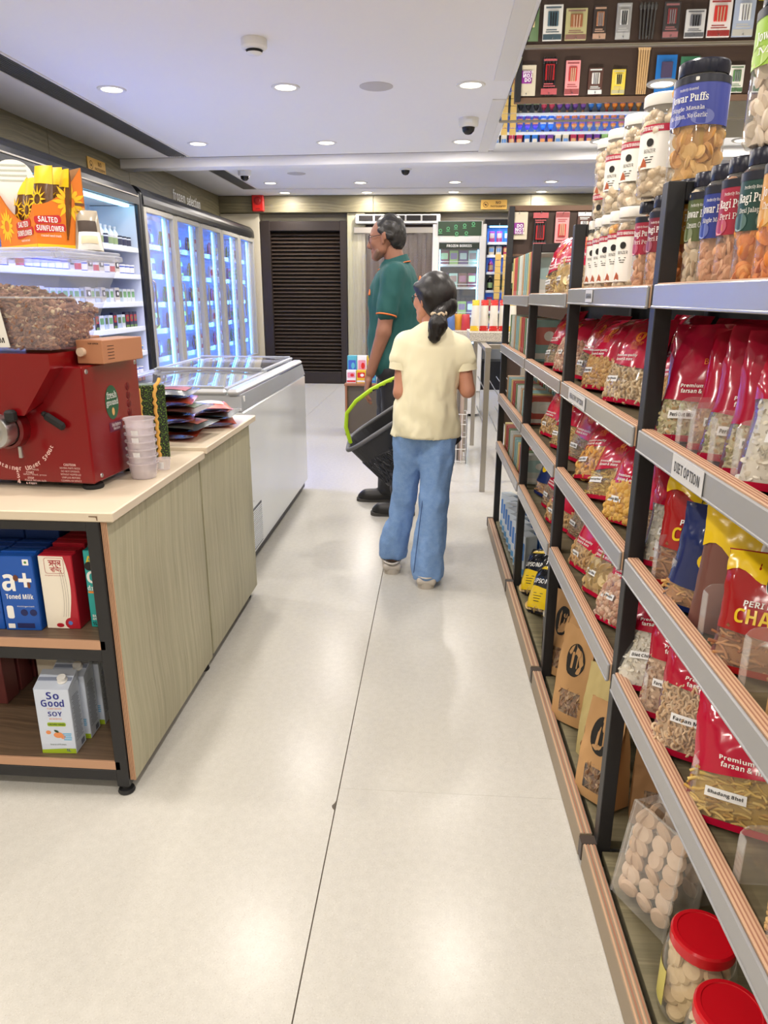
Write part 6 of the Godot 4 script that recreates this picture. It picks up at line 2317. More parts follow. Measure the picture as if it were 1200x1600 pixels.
func make_24_shelf_goods() -> void:
	var i := 0
	for q in [[0, 1, -0.14], [0, 1, -0.20], [0, 1, -0.29], [0, 1, -0.38], [0, 2, -0.10], [0, 2, -0.20], [0, 2, -0.345], [0, 2, -0.50], [0, 3, -0.13], [0, 3, -0.40], [0, 3, -0.575]]:
		divider("clear shelf divider, %s from the near post on the %s shelf" % [["first", "second", "third", "fourth", "first", "second", "third", "fourth", "first", "second", "third"][i], ["", "second", "third", "fourth"][q[1]]], q[0], q[1], q[2], 0.1)
		i += 1
	# clear boxes of round cookies on the deck
	var peach := [Color(0.68, 0.5, 0.36), Color(0.74, 0.57, 0.43), Color(0.62, 0.43, 0.29)]
	for k in 2:
		var t := thing("cookie_box", ["clear wrapped box of round cookies on the near bottom deck", "second clear cookie box behind the wrapped one on the deck"][k], "cookie box")
		shelve(t, 0, 4, [-0.19, -0.105][k], [0.075, 0.165][k], 62, 0.12, 0.0, 1.0, "clear cookie boxes")
		t.position.y = 0.056
		var st := begin()
		var s := Vector3(0.15, 0.23, 0.085)
		var n := noise(200 + k, 14.0, 3)
		var wr := func(p: Vector3) -> Vector3: return p + Vector3.ONE * n.get_noise_3d(p.x, p.y, p.z) * 0.014
		for f in 4:
			var rot := Basis(Vector3.UP, PI / 2 * f)
			var hw := s.x / 2 if f % 2 == 0 else s.z / 2
			var hd := s.z / 2 if f % 2 == 0 else s.x / 2
			patch(st, 8, 10, func(u, v): return wr.call(rot * Vector3(lerpf(-hw, hw, u) * (1.0 - 0.12 * v), s.y * v, hd * (1.0 - 0.12 * v))))
		patch(st, 8, 6, func(u, v): return wr.call(Vector3(lerpf(-1, 1, u) * s.x * 0.44, s.y + 0.02 * sin(PI * u), lerpf(1, -1, v) * s.z * 0.44)))
		obj("wrapper", st, clear_mat("crisp_film", Color.WHITE, 0.14, 0.1), t)
		st = begin()
		for x in [-1, 1]:
			for z in [-1, 1]:
				tube(st, [Vector3(x * s.x * 0.5, 0, z * s.z * 0.5), Vector3(x * s.x * 0.44, s.y, z * s.z * 0.44)], 0.003, 5)
		for z in [-1, 1]:
			tube(st, [Vector3(-s.x * 0.44, s.y, z * s.z * 0.44), Vector3(s.x * 0.44, s.y, z * s.z * 0.44)], 0.003, 5)
		obj("tray_edge", st, M.acrylic, t)
		var g := RandomNumberGenerator.new()
		g.seed = 9 + k
		for row in 6:
			for c in 3:
				var ck := begin()
				lathe(ck, [Vector2(0, -0.008), Vector2(0.017, -0.007), Vector2(0.0215, 0.0), Vector2(0.017, 0.007), Vector2(0, 0.0095)], 14)
				var o := obj("cookie", ck, mat("cookie_%d" % (row % 3), (peach[row % 3] as Color).linear_to_srgb(), 0.75), t)
				o.transform = Transform3D(Basis.from_euler(Vector3(PI / 2 + g.randf_range(-0.4, 0.4), 0, g.randf_range(-0.3, 0.3))), Vector3((c - 1) * 0.043, 0.025 + row * 0.034, s.z * 0.5 - 0.018 - 0.002 * row))
		for row in 6:
			for c in 2:
				var ck := begin()
				lathe(ck, [Vector2(0, -0.008), Vector2(0.017, -0.007), Vector2(0.0215, 0.0), Vector2(0.017, 0.007), Vector2(0, 0.0095)], 14)
				var o := obj("cookie", ck, M["cookie_%d" % (row % 3)], t)
				o.transform = Transform3D(Basis.from_euler(Vector3(PI / 2 + g.randf_range(-0.4, 0.4), PI / 2, 0)), Vector3(-s.x * 0.5 + 0.014 + 0.0015 * row, 0.025 + row * 0.034, 0.016 - c * 0.036))
		st = begin()
		box(st, Vector3(-s.x / 2 + 0.001, 0.12, 0.0), Vector3(0.002, 0.075, 0.05), 0.0005, Transform3D(Basis(Vector3.BACK, -0.04), Vector3(-0.002, 0, 0)))
		var sk := obj("sticker", st, M.sticker, t)
		st = begin()
		for q in 7:
			decal_shape(st, shifted(rrect(0.036, 0.003, 0.0006, 1), 0, 0.148 - 0.008 * q), plane(Vector3(-s.x / 2 + 0.0015, 0, 0), Vector3(0, 0, 1), Vector3.UP))
		obj("lettering", st, M.text_black, sk)
	# red-lidded round jars on the deck
	for k in 3:
		var t := thing("cookie_jar", ["red-lidded jar of pale cookies beside the clear cookie boxes", "red-lidded cookie jar cut by the lower picture edge", "red-lidded cookie jar farthest along the near deck"][k], "jar")
		shelve(t, 0, 4, [-0.405, -0.545, -0.69][k], [0.085, 0.075, 0.08][k], 60, 0.0, 0.0, 1.0, "red-lidded cookie jars")
		var r := 0.062
		var st := begin()
		lathe(st, [Vector2(0, 0.001), Vector2(r * 0.92, 0.001), Vector2(r, 0.012), Vector2(r, 0.12), Vector2(r * 0.9, 0.145), Vector2(0.05, 0.152), Vector2(0.05, 0.16)], 30)
		obj("body", st, M.jar_clear, t)
		st = begin()
		lathe(st, [Vector2(0.053, 0.15), Vector2(0.055, 0.153), Vector2(0.055, 0.172), Vector2(0.052, 0.176), Vector2(0.045, 0.177), Vector2(0.044, 0.1755), Vector2(0.0, 0.1765)], 32)
		obj("lid", st, mat("lid_red", col(208, 18, 34), 0.2), t)
		var xfs := []
		var cs := []
		var g := RandomNumberGenerator.new()
		g.seed = 60 + k
		for lay in 6:
			for a in 8:
				var an := TAU * (a + 0.5 * (lay % 2)) / 8
				var o := obj("cookie", cookie_mesh(), mat("cookie_pale", col(214, 190, 150), 0.7), t)
				o.transform = Transform3D(Basis.from_euler(Vector3(g.randf_range(0.6, 1.7), an, g.randf_range(-0.5, 0.5))), Vector3(sin(an) * 0.042, 0.02 + lay * 0.0215, cos(an) * 0.042))
		st = begin()
		lathe(st, [Vector2(0, 0.006), Vector2(0.04, 0.006), Vector2(0.04, 0.135), Vector2(0, 0.14)], 14)
		obj("filling", st, M.cookie_pale, t)
		st = begin()
		patch(st, 12, 2, func(u, v):
			var a: float = lerpf(-1.9, -0.3, u)
			return Vector3(sin(a) * (r + 0.001), lerpf(0.02, 0.1, v), cos(a) * (r + 0.001)))
		obj("label_print", st, mat("jar_label", col(206, 196, 110), 0.5), t)
	# clear carton of orange snack on the fourth shelf
	var ct := thing("snack_box", "open clear box of amber snack beside the sev bag", "box")
	var sb := begin()
	for s in [-1, 1]:
		box(sb, Vector3(s * 0.055, 0.04, 0), Vector3(0.002, 0.08, 0.13))
		box(sb, Vector3(0, 0.04, s * 0.065), Vector3(0.108, 0.08, 0.002))
	box(sb, Vector3(0, 0.001, 0), Vector3(0.108, 0.002, 0.128))
	obj("walls", sb, M.acrylic, ct)
	sb = begin()
	box(sb, Vector3(0, 0.027, 0), Vector3(0.1, 0.046, 0.12), 0.008)
	obj("filling", sb, mat("snack_amber", col(190, 130, 76), 0.7), ct)
	var sx := []
	for k in 260:
		var p := Vector3(rng.randf_range(-0.05, 0.05), rng.randf_range(0.004, 0.056), rng.randf_range(-0.06, 0.06))
		if k % 3 == 0:
			p.y = 0.054
		elif k % 3 == 1:
			p.x = 0.0515 * signf(p.x)
		else:
			p.z = 0.0615 * signf(p.z)
		sx.append(Transform3D(Basis.from_euler(Vector3(rng.randf() * TAU, rng.randf() * TAU, 0)).scaled(Vector3.ONE * 0.008), p))
	scatter("food_pieces", nut_mesh("cashew"), nut_material(), sx, ct, [Color(0.62, 0.36, 0.14), Color(0.7, 0.46, 0.2), Color(0.5, 0.26, 0.09)])
	shelve(ct, 0, 3, -0.655, 0.1, 30, 0.0, 0.0, 1.0, "boxes on the shelving")
	# far bay: boxes, packets and cartons
	var bx := [col(214, 220, 214), col(200, 160, 120), col(150, 190, 190), col(220, 200, 130), col(196, 90, 80), col(120, 150, 110)]
	var nm := ["pale", "tan", "teal", "straw", "coral", "green"]
	var protos := {}
	var lv := ["top", "second", "third", "fourth"]
	for l in 4:
		for k in 14:
			var c := (k * 5 + l * 2 + k / 3) % 6
			var hgt: float = [0.2, 0.17, 0.12, 0.13][l]
			var lab := "%s box on the %s shelf of the farthest bay, %s from the post" % [nm[c], lv[l], ordinal(k)]
			var key := "%d_%d" % [l, c]
			var o: Node3D
			if not protos.has(key):
				o = box_proto("grocery_box", Vector3(0.11, hgt, 0.05), mat("groc%d" % c, bx[c], 0.4), mat("grocp%d" % ((c + 2) % 6), bx[(c + 2) % 6].lightened(0.2), 0.4), M.paper_white, lab, "box")
				protos[key] = o
			else:
				o = copy(protos[key], "grocery_box", lab, Vector3.ZERO)
			shelve(o, 3, l, 1.69 + 0.062 * k, 0.09, 5, 0.0, 0.0, 1.0, "boxes in the farthest bay")
			if l in [2, 3]:
				var o2 := copy(protos[key], "grocery_box", lab.replace("box on", "box, rear row, on"), Vector3.ZERO)
				shelve(o2, 3, l, 1.69 + 0.062 * k, 0.22, 5, 0.0, 0.0, 1.0, "boxes in the farthest bay")
	# blue-capped bottles behind the fourth-shelf boxes and milk cartons on the deck
	var bp: Node3D = null
	for k in 8:
		var lab := "blue-capped jar above the grocery boxes of the farthest bay, %s from the post" % ordinal(k)
		if bp == null:
			bp = bottle_proto("capped_jar", 0.03, 0.17, M.milk_white, mat("cap_blue", col(30, 70, 170), 0.3), mat("cap_band", col(60, 100, 190), 0.4), lab)
			shelve(bp, 3, 3, 1.72 + 0.1 * k, 0.32, 60, 0.0, 0.0, 1.0, "blue-capped jars")
		else:
			shelve(copy(bp, "capped_jar", lab, Vector3.ZERO), 3, 3, 1.72 + 0.1 * k, 0.32, 60, 0.0, 0.0, 1.0, "blue-capped jars")
	var mc: Node3D = null
	for r in 3:
		for k in 8:
			var lab := "white and blue milk carton on the far deck, %s row, %s from the post" % [["front", "middle", "rear"][r], ordinal(k)]
			var o: Node3D
			if mc == null:
				mc = box_proto("milk_carton", Vector3(0.085, 0.2, 0.06), mat("milk_carton_white", col(216, 228, 238), 0.35), mat("milk_carton_blue", col(60, 130, 210), 0.4), mat("milk_carton_cyan", col(110, 180, 230), 0.4), lab, "carton")
				o = mc
			else:
				o = copy(mc, "milk_carton", lab, Vector3.ZERO)
			shelve(o, 3, 4, 1.72 + 0.1 * k, 0.07 + 0.105 * r, 70, 0.0, 0.0, 1.0, "milk cartons on the far deck")

var cookie_cached: Mesh = null
func cookie_mesh() -> Mesh:
	if cookie_cached == null:
		var ck := begin()
		lathe(ck, [Vector2(0, -0.007), Vector2(0.014, -0.006), Vector2(0.0185, 0.0), Vector2(0.014, 0.006), Vector2(0, 0.008)], 12)
		cookie_cached = ck.commit()
	return cookie_cached

# ------------------------------------------------------------------ rear of the shop
func make_30_berry_fridge() -> void:
	var t := thing("berry_fridge", "white glass-door fridge of frozen berries with green lit header", "fridge", Vector3(0.205, 0, -8.0))
	var w := 0.56
	var st := begin()
	for s in [-1, 1]:
		box(st, Vector3(s * (w / 2 - 0.02), 1.02, -0.3), Vector3(0.04, 1.98, 0.56), 0.006)
	box(st, Vector3(0, 1.96, -0.3), Vector3(w - 0.08, 0.16, 0.56), 0.006)
	box(st, Vector3(0, 0.16, -0.3), Vector3(w - 0.08, 0.26, 0.56))
	obj("cabinet", st, M.white_plastic, t)
	st = begin()
	box(st, Vector3(0, 1.1, -0.56), Vector3(w - 0.08, 1.7, 0.03))
	for s in [-1, 1]:
		box(st, Vector3(s * (w / 2 - 0.043), 1.1, -0.3), Vector3(0.006, 1.6, 0.5))
	obj("liner", st, mat("berry_liner", col(66, 88, 108), 0.5), t)
	st = begin()
	for x in [-1, 1]:
		for z in [-0.08, -0.5]:
			lathe(st, [Vector2(0, 0), Vector2(0.025, 0), Vector2(0.025, 0.03)], 12, Transform3D(Basis(), Vector3(x * 0.2, 0, z)))
	obj("feet", st, M.black_soft, t)
	st = begin()
	box(st, Vector3(0, 1.965, -0.018), Vector3(0.45, 0.14, 0.012), 0.002)
	var hd := obj("header_panel", st, mat("berry_green", col(34, 66, 40), 0.25), t)
	st = begin()
	for k in 7:
		var c: Vector2 = [Vector2(-0.2, -0.02), Vector2(-0.12, 0.0), Vector2(-0.04, 0.02), Vector2(0.05, 0.03), Vector2(0.14, 0.045), Vector2(0.07, -0.045), Vector2(-0.03, -0.05)][k]
		for i in 14:
			var a0 := TAU * i / 14
			var a1 := TAU * (i + 1) / 14
			decal_shape(st, PackedVector2Array([c + Vector2.from_angle(a0) * 0.011, c + Vector2.from_angle(a0) * 0.017, c + Vector2.from_angle(a1) * 0.017, c + Vector2.from_angle(a1) * 0.011]), plane(Vector3(0, 1.965, -0.0112), Vector3.RIGHT, Vector3.UP))
		decal_shape(st, shifted(rrect(0.04, 0.005, 0.001, 1), c.x, c.y - 0.026), plane(Vector3(0, 1.965, -0.0112), Vector3.RIGHT, Vector3.UP))
	obj("ring_print", st, mat("berry_mint", col(96, 200, 130), 0.4), hd)
	st = begin()
	for s in [-1, 1]:
		box(st, Vector3(s * 0.245, 1.085, 0.0), Vector3(0.07, 1.6, 0.04), 0.008)
	box(st, Vector3(0, 1.855, 0.0), Vector3(0.42, 0.06, 0.04), 0.008)
	box(st, Vector3(0, 0.325, 0.0), Vector3(0.42, 0.08, 0.04), 0.008)
	var door := obj("door", st, M.white_plastic, t)
	st = begin()
	box(st, Vector3(0, 1.095, 0.0), Vector3(0.42, 1.46, 0.008))
	obj("pane", st, M.glass, door)
	st = begin()
	box(st, Vector3(0, 1.795, 0.006), Vector3(0.418, 0.05, 0.002))
	obj("name_strip", st, mat("berry_dark", col(22, 40, 30), 0.3), door)
	st = begin()
	text(st, "FROZEN BERRIES", 0, 1.795, 0.026, plane(Vector3(0, 0, 0.0076), Vector3.RIGHT, Vector3.UP), "bold", 0.26)
	obj("lettering", st, M.text_white, door)
	for s in [-1, 1]:
		st = begin()
		box(st, Vector3(s * 0.2, 1.06, -0.035), Vector3(0.012, 1.4, 0.012), 0.003)
		obj("led_tube", st, M.led_blue, t)
		area(Vector3(0.205 + s * 0.19, 1.06, -8.045), Vector3(-s * 0.5, 0, -1), Vector2(0.02, 1.3), Color(0.55, 0.8, 1.0), 0.10, "fridge_led")
	var cols := [col(120, 40, 70), col(150, 190, 110), col(80, 60, 120), col(170, 205, 190), col(110, 70, 60)]
	var nm := ["crimson", "lime", "violet", "mint", "brown"]
	var protos := []
	for i in 5:
		protos.append(null)
	var ys := [1.6, 1.37, 1.08, 0.8, 0.5]
	for r in 5:
		st = begin()
		box(st, Vector3(0, ys[r], -0.3), Vector3(0.46, 0.012, 0.48), 0.002)
		for q in 2:
			tube(st, [Vector3(-0.21, ys[r] + 0.012 + 0.03 * q, -0.055), Vector3(0.21, ys[r] + 0.012 + 0.03 * q, -0.055)], 0.004, 5)
		obj("shelf", st, M.white_plastic, t)
		for c in 4:
			var k := (r * 2 + c) % 5
			var lab := "%s frozen berry pack, %s across the %s shelf of the berry fridge" % [nm[k], ordinal(c), ordinal(r)]
			var at := Vector3(0.055 + 0.1 * c, ys[r] + 0.0065, -8.16)
			if protos[k] == null:
				protos[k] = box_proto("berry_pack", Vector3(0.09, 0.15, 0.06), mat("berry%d" % k, cols[k], 0.35), mat("berryp%d" % k, cols[(k + 1) % 5].lightened(0.3), 0.4), null, lab, "pack")
				protos[k].position = at
				protos[k].set_meta("group", "packs in the berry fridge")
			else:
				copy(protos[k], "berry_pack", lab, at, 0.0, "packs in the berry fridge")

func make_31_strip_curtain() -> void:
	var t := thing("strip_curtain", "clear plastic strip curtain hanging from a steel rail at the rear", "curtain", Vector3(-0.6, 0, -10.9))
	var st := begin()
	box(st, Vector3(-0.0, 2.185, 0), Vector3(1.26, 0.08, 0.05), 0.004)
	obj("rail", st, M.brushed, t)
	for k in 9:
		st = begin()
		patch(st, 8, 6, func(u, v):
			var x: float = -0.56 + 0.125 * k + (u - 0.5) * 0.17
			return Vector3(x, lerpf(0.02, 2.15, v), 0.02 * sin(u * PI) + 0.012 * (k % 2) + 0.006 * sin(v * 5.0 + k)))
		obj("strip", st, clear_mat("strip_plastic", col(200, 190, 185), 0.12, 0.1), t)
	var st2 := begin()
	box(st2, Vector3(-0.45, 1.15, -11.08), Vector3(1.24, 2.3, 0.04))
	var b := struct("door_2", st2, mat("rear_brown", col(72, 54, 46), 0.4))
	t = thing("air_unit", "white ceiling air unit with dark grille above the strip curtain", "air conditioner", Vector3(-0.6, 2.33, -10.84))
	st = begin()
	box(st, Vector3(0, 0, -0.1), Vector3(1.2, 0.12, 0.2), 0.008)
	obj("body", st, M.white_plastic, t)
	for k in 5:
		st = begin()
		box(st, Vector3(-0.45 + 0.225 * k, 0.01, 0.003), Vector3(0.2, 0.07, 0.008), 0.002)
		var g := obj("grille", st, M.black_metal, t)
		for q in 4:
			st = begin()
			box(st, Vector3(-0.45 + 0.225 * k, -0.016 + 0.017 * q, 0.009), Vector3(0.2, 0.003, 0.006))
			obj("slat", st, M.dark_slat, g)

func make_32_rear_chiller() -> void:
	var x0 := 0.62
	var x1 := 3.1
	var L := x1 - x0
	var xc := (x0 + x1) / 2
	var t := thing("rear_chiller", "tall lit wall chiller of bottles against the rear wall", "chiller", Vector3(xc, 0, -10.65))
	var st := begin()
	box(st, Vector3(0, 1.1, -0.22), Vector3(L, 2.2, 0.03))
	box(st, Vector3(0, 0.2, 0), Vector3(L, 0.4, 0.42))
	box(st, Vector3(0, 2.24, 0), Vector3(L, 0.08, 0.46), 0.01)
	for s in [-1, 1]:
		box(st, Vector3(s * L / 2, 1.14, 0), Vector3(0.04, 2.28, 0.46), 0.005)
	obj("cabinet", st, M.chill_black, t)
	st = begin()
	box(st, Vector3(0, 1.2, -0.2), Vector3(L - 0.04, 2.0, 0.01))
	obj("liner", st, M.pale_liner, t)
	var ys := [0.8, 1.08, 1.36, 1.60, 1.82, 1.985]
	for y in ys:
		st = begin()
		box(st, Vector3(0, y - 0.008, 0), Vector3(L - 0.05, 0.014, 0.36), 0.002)
		box(st, Vector3(0, y - 0.008, 0.185), Vector3(L - 0.05, 0.035, 0.012), 0.003)
		obj("shelf", st, M.chill_white, t)
	st = begin()
	box(st, Vector3(0, 2.19, 0.17), Vector3(L - 0.1, 0.018, 0.04), 0.004)
	obj("led_tube", st, M.led_blue, t)
	area(Vector3(xc, 2.175, -10.47), Vector3(0, -1, -0.35), Vector2(L - 0.1, 0.04), Color(0.2, 0.5, 1.0), 1.8, "rear_chiller_led")
	for y in [1.34, 1.8]:
		area(Vector3(xc, y - 0.004, -10.49), Vector3(0, -1, -0.3), Vector2(L - 0.1, 0.02), Color(0.2, 0.5, 1.0), 0.5, "rear_shelf_led")
	var protos := {}
	var pal := [col(60, 120, 200), col(220, 130, 50), col(36, 34, 44), col(180, 60, 90), col(220, 210, 190), col(110, 70, 150), col(150, 190, 120), col(206, 150, 80)]
	var nm := ["blue", "orange", "black", "crimson", "cream", "violet", "green", "amber"]
	for r in 6:
		var n := 24
		for k in n:
			var c: int = [0, 1, 1, 7, 1, 7, 2, 2, 2, 3, 5, 5][(k / 2 + r * 3) % 12] if r in [2, 3] else [4, 3, 5, 6, 4, 3, 0, 5][(k / 2 + r) % 8]
			var kind := "bottle" if r in [0, 2, 3] else "box"
			var hh: float = [0.22, 0.2, 0.2, 0.18, 0.12, 0.15][r]
			var key := "%s%d_%d" % [kind, r, c]
			var lab := "%s %s on the %s rear chiller shelf, %s from the fridge side" % [nm[c], "bottle" if kind == "bottle" else "carton", ["lowest", "fifth", "fourth", "third", "second", "top"][r], ordinal(k)]
			var at := Vector3(x0 + 0.09 + 0.1 * k, ys[r] + 0.0, -10.53)
			if not protos.has(key):
				if kind == "bottle":
					protos[key] = bottle_proto("drink_bottle", 0.036, hh, mat("drink%d" % c, pal[c], 0.25), mat("drinkcap%d" % ((c + 2) % 8), pal[(c + 2) % 8], 0.3), mat("drinkband%d" % ((c + 4) % 8), pal[(c + 4) % 8].lightened(0.25), 0.4), lab)
				else:
					protos[key] = box_proto("drink_carton_small", Vector3(0.075, hh, 0.06), mat("drink%d" % c, pal[c], 0.25), mat("drinkband%d" % ((c + 4) % 8), pal[(c + 4) % 8].lightened(0.25), 0.4), null, lab, "carton")
				protos[key].position = at
				protos[key].set_meta("group", "drinks in the rear chiller")
			else:
				copy(protos[key], protos[key].name, lab, at, 0.0, "drinks in the rear chiller")
	# yellow strips of sachets hanging at the end of the chiller
	for k in 2:
		var hs := thing("sachet_strip", "yellow strip of hanging sachets beside the rear chiller, %s one" % ["inner", "outer"][k], "sachet strip", Vector3(0.80 + 0.11 * k, 1.25, -10.416), 0.0, "hanging sachet strips")
		for q in 7:
			st = begin()
			box(st, Vector3(0, 0.04 + 0.085 * q, 0), Vector3(0.08, 0.08, 0.008), 0.003)
			obj("sachet", st, mat("sachet_yellow", col(226, 190, 110), 0.35), hs)
		st = begin()
		box(st, Vector3(0, 0.78, 0), Vector3(0.003, 0.4, 0.003))
		obj("cord", st, M.white_plastic, hs)

func make_33_pegboard() -> void:
	var z := -7.55
	var x0 := 0.66
	var x1 := 3.5
	var t := thing("pegboard_stand", "tall dark brown pegboard stand of kitchen gadgets behind the shelving", "display stand", Vector3(0, 0, z))
	var st := begin()
	box(st, Vector3((x0 + x1) / 2, 1.06, -0.02), Vector3(x1 - x0, 2.12, 0.04), 0.003)
	obj("board", st, mat("peg_brown", col(58, 40, 30), 0.6), t)
	st = begin()
	box(st, Vector3((x0 + x1) / 2, 2.105, 0.005), Vector3(x1 - x0, 0.05, 0.03), 0.003)
	box(st, Vector3((x0 + x1) / 2, 1.67, 0.003), Vector3(x1 - x0, 0.04, 0.02), 0.003)
	obj("rail", st, mat("peg_rail", col(104, 78, 60), 0.6), t)
	st = begin()
	box(st, Vector3(x0 + 0.03, 1.06, 0.03), Vector3(0.05, 2.12, 0.05), 0.003)
	box(st, Vector3(x1 - 0.03, 1.06, 0.03), Vector3(0.05, 2.12, 0.05), 0.003)
	obj("post", st, M.black_metal, t)
	# [name, category, label, card colour, picture colour, width, height]
	var top := [
		["luggage_tag", "tag", "beige card with a purple do-not tag on the pegboard", col(206, 196, 172), col(128, 40, 130), 0.17, 0.32],
		["skewer_set", "utensil", "black skewer set with red label on the pegboard", col(34, 32, 34), col(170, 30, 36), 0.15, 0.40],
		["brush_card", "card", "pink card of brushes on the pegboard", col(226, 150, 150), col(200, 60, 60), 0.13, 0.36],
		["comb_card", "card", "brown card with white tag on the pegboard", col(84, 54, 46), col(220, 214, 206), 0.13, 0.28],
		["sponge_pack", "sponge pack", "yellow sponge pack on the pegboard", col(222, 196, 74), col(240, 222, 120), 0.12, 0.26],
		["wooden_spoons", "utensil", "long bundle of wooden spoons on the pegboard", col(196, 160, 112), col(150, 112, 70), 0.12, 0.52],
		["blue_bag", "bag", "blue printed bag on the pegboard", col(26, 110, 186), col(70, 60, 90), 0.18, 0.40],
		["green_bag", "bag", "green printed bag on the pegboard", col(56, 116, 84), col(190, 110, 70), 0.17, 0.38],
		["piping_bags", "bag", "brown cone of piping bags on the pegboard", col(150, 120, 86), col(200, 180, 140), 0.2, 0.28],
		["filter_pack", "card", "white filter pack on the pegboard", col(214, 210, 200), col(90, 130, 80), 0.13, 0.28],
		["peeler_card", "card", "white card with a green peeler on the pegboard", col(224, 226, 222), col(40, 110, 60), 0.11, 0.36],
		["knife_card", "card", "white card with a navy knife on the pegboard", col(226, 226, 226), col(30, 50, 110), 0.12, 0.36],
		["grater_card", "card", "tan card with a grater near the board end", col(170, 150, 120), col(90, 90, 96), 0.14, 0.3]]
	var low := [
		["corn_holders", "utensil", "green bag of corn holders in the lower pegboard row", col(96, 120, 84), col(206, 186, 140), 0.17, 0.34],
		["clip_card", "card", "white card of red and blue clips in the lower pegboard row", col(216, 212, 204), col(70, 96, 106), 0.17, 0.36],
		["skewer_card", "card", "card of wooden skewers in the lower pegboard row", col(176, 168, 120), col(150, 96, 60), 0.19, 0.32],
		["tool_card", "card", "dark card of tan tools in the lower pegboard row", col(54, 44, 40), col(176, 120, 84), 0.12, 0.34],
		["steel_spoon", "utensil", "silver spoon card in the lower pegboard row", col(150, 148, 146), col(206, 204, 200), 0.13, 0.36],
		["whisk_pair", "utensil", "grey whisk pair in the lower pegboard row", col(70, 68, 66), col(150, 148, 146), 0.18, 0.36],
		["timer_card", "card", "dark timer card in the lower pegboard row", col(60, 56, 56), col(140, 60, 60), 0.14, 0.36],
		["scissor_card", "card", "white scissor card in the lower pegboard row", col(206, 204, 202), col(110, 110, 116), 0.17, 0.28],
		["red_card", "card", "white and red cutter card in the lower pegboard row", col(228, 220, 214), col(204, 50, 44), 0.2, 0.38],
		["ladle_card", "card", "blue and white ladle card in the lower pegboard row", col(170, 180, 200), col(236, 236, 232), 0.18, 0.4],
		["banana_slicer", "utensil", "bright yellow slicer in the lower pegboard row", col(226, 220, 40), col(200, 190, 20), 0.2, 0.5],
		["flower_bag", "bag", "green bag with red picture in the lower pegboard row", col(110, 190, 60), col(210, 70, 60), 0.19, 0.44],
		["mould_card", "card", "dark mould card at the end of the lower pegboard row", col(70, 64, 60), col(160, 150, 140), 0.18, 0.3]]
	for r in 2:
		var list: Array = [top, low][r]
		for i in list.size():
			var q: Array = list[i].duplicate()
			q[6] *= 0.78
			var o := thing(q[0], q[2], q[1], Vector3(x0 + 0.10 + 0.208 * i, [2.07, 1.63][r] - q[6], z + 0.02), 0.0, "gadgets on the pegboard")
			st = begin()
			var pic := plane(Vector3(0, 0, 0.0215), Vector3.RIGHT, Vector3.UP)
			match q[0]:
				"wooden_spoons", "whisk_pair", "skewer_set":
					for k in 5:
						tube(st, [Vector3(-q[5] * 0.36 + q[5] * 0.18 * k, 0.0, 0.008), Vector3(-q[5] * 0.3 + q[5] * 0.15 * k, q[6], 0.008)], 0.009, 6)
						lathe(st, [Vector2(0, 0), Vector2(0.016, 0.02), Vector2(0.012, 0.05), Vector2(0, 0.06)], 8, Transform3D(Basis(), Vector3(-q[5] * 0.36 + q[5] * 0.18 * k, 0, 0.012)), 0.5)
				"banana_slicer":
					var pts := []
					for k in 9:
						var a := lerpf(-1.3, 1.3, k / 8.0)
						pts.append(Vector3(0.1 * cos(a) - 0.06, q[6] * 0.62 + 0.16 * sin(a), 0.015))
					tube(st, pts, 0.028, 8)
					box(st, Vector3(0, q[6] * 0.15, 0.01), Vector3(q[5], q[6] * 0.28, 0.01), 0.002)
				"piping_bags":
					prism(st, PackedVector2Array([Vector2(-q[5] / 2, 0), Vector2(q[5] / 2, 0.02), Vector2(q[5] * 0.1, q[6])]), 0.0, 0.03)
				"blue_bag", "green_bag", "flower_bag", "corn_holders":
					patch(st, 6, 6, func(u, v): return Vector3((u - 0.5) * q[5], v * q[6], 0.004 + 0.03 * sin(PI * u) * sin(PI * clampf(v, 0, 0.95))))
					patch(st, 6, 6, func(u, v): return Vector3((u - 0.5) * q[5], v * q[6], 0.003), true)
				_:
					box(st, Vector3(0, q[6] / 2, 0.009), Vector3(q[5], q[6], 0.018), 0.003)
			obj("body", st, mat("peg_" + q[0], q[3], 0.4), o)
			st = begin()
			if not q[0] in ["wooden_spoons", "whisk_pair", "banana_slicer", "piping_bags"]:
				box(st, Vector3(0, q[6] * 0.4, 0.026 if not q[0] in ["blue_bag", "green_bag", "flower_bag", "corn_holders"] else 0.03), Vector3(q[5] * 0.55, q[6] * 0.42, 0.012), 0.004)
				var pc := obj("picture", st, mat("pegp_" + q[0], q[4], 0.4), o)
				if not q[0] in ["luggage_tag", "blue_bag", "green_bag", "flower_bag", "corn_holders"]:
					st = begin()
					box(st, Vector3(0, q[6] * 0.9, 0.0185), Vector3(q[5] * 0.96, q[6] * 0.16, 0.003), 0.001)
					box(st, Vector3(0, q[6] * 0.76, 0.0185), Vector3(q[5] * 0.7, q[6] * 0.03, 0.002))
					box(st, Vector3(-q[5] * 0.05, q[6] * 0.7, 0.0185), Vector3(q[5] * 0.55, q[6] * 0.03, 0.002))
					box(st, Vector3(0, q[6] * 0.08, 0.0185), Vector3(q[5] * 0.8, q[6] * 0.05, 0.002))
					obj("header_print", st, mat("pegh_" + q[0], q[4].lerp(q[3].inverted(), 0.3), 0.45), o)
					st = begin()
					for k in 3:
						tube(st, [Vector3(q[5] * (0.14 * (k - 1)), q[6] * 0.24, 0.036), Vector3(q[5] * (0.12 * (k - 1)), q[6] * 0.62, 0.036)], 0.006, 6)
					obj("tool", st, [M.steel, M.black_metal, M.ply_a][i % 3], o)
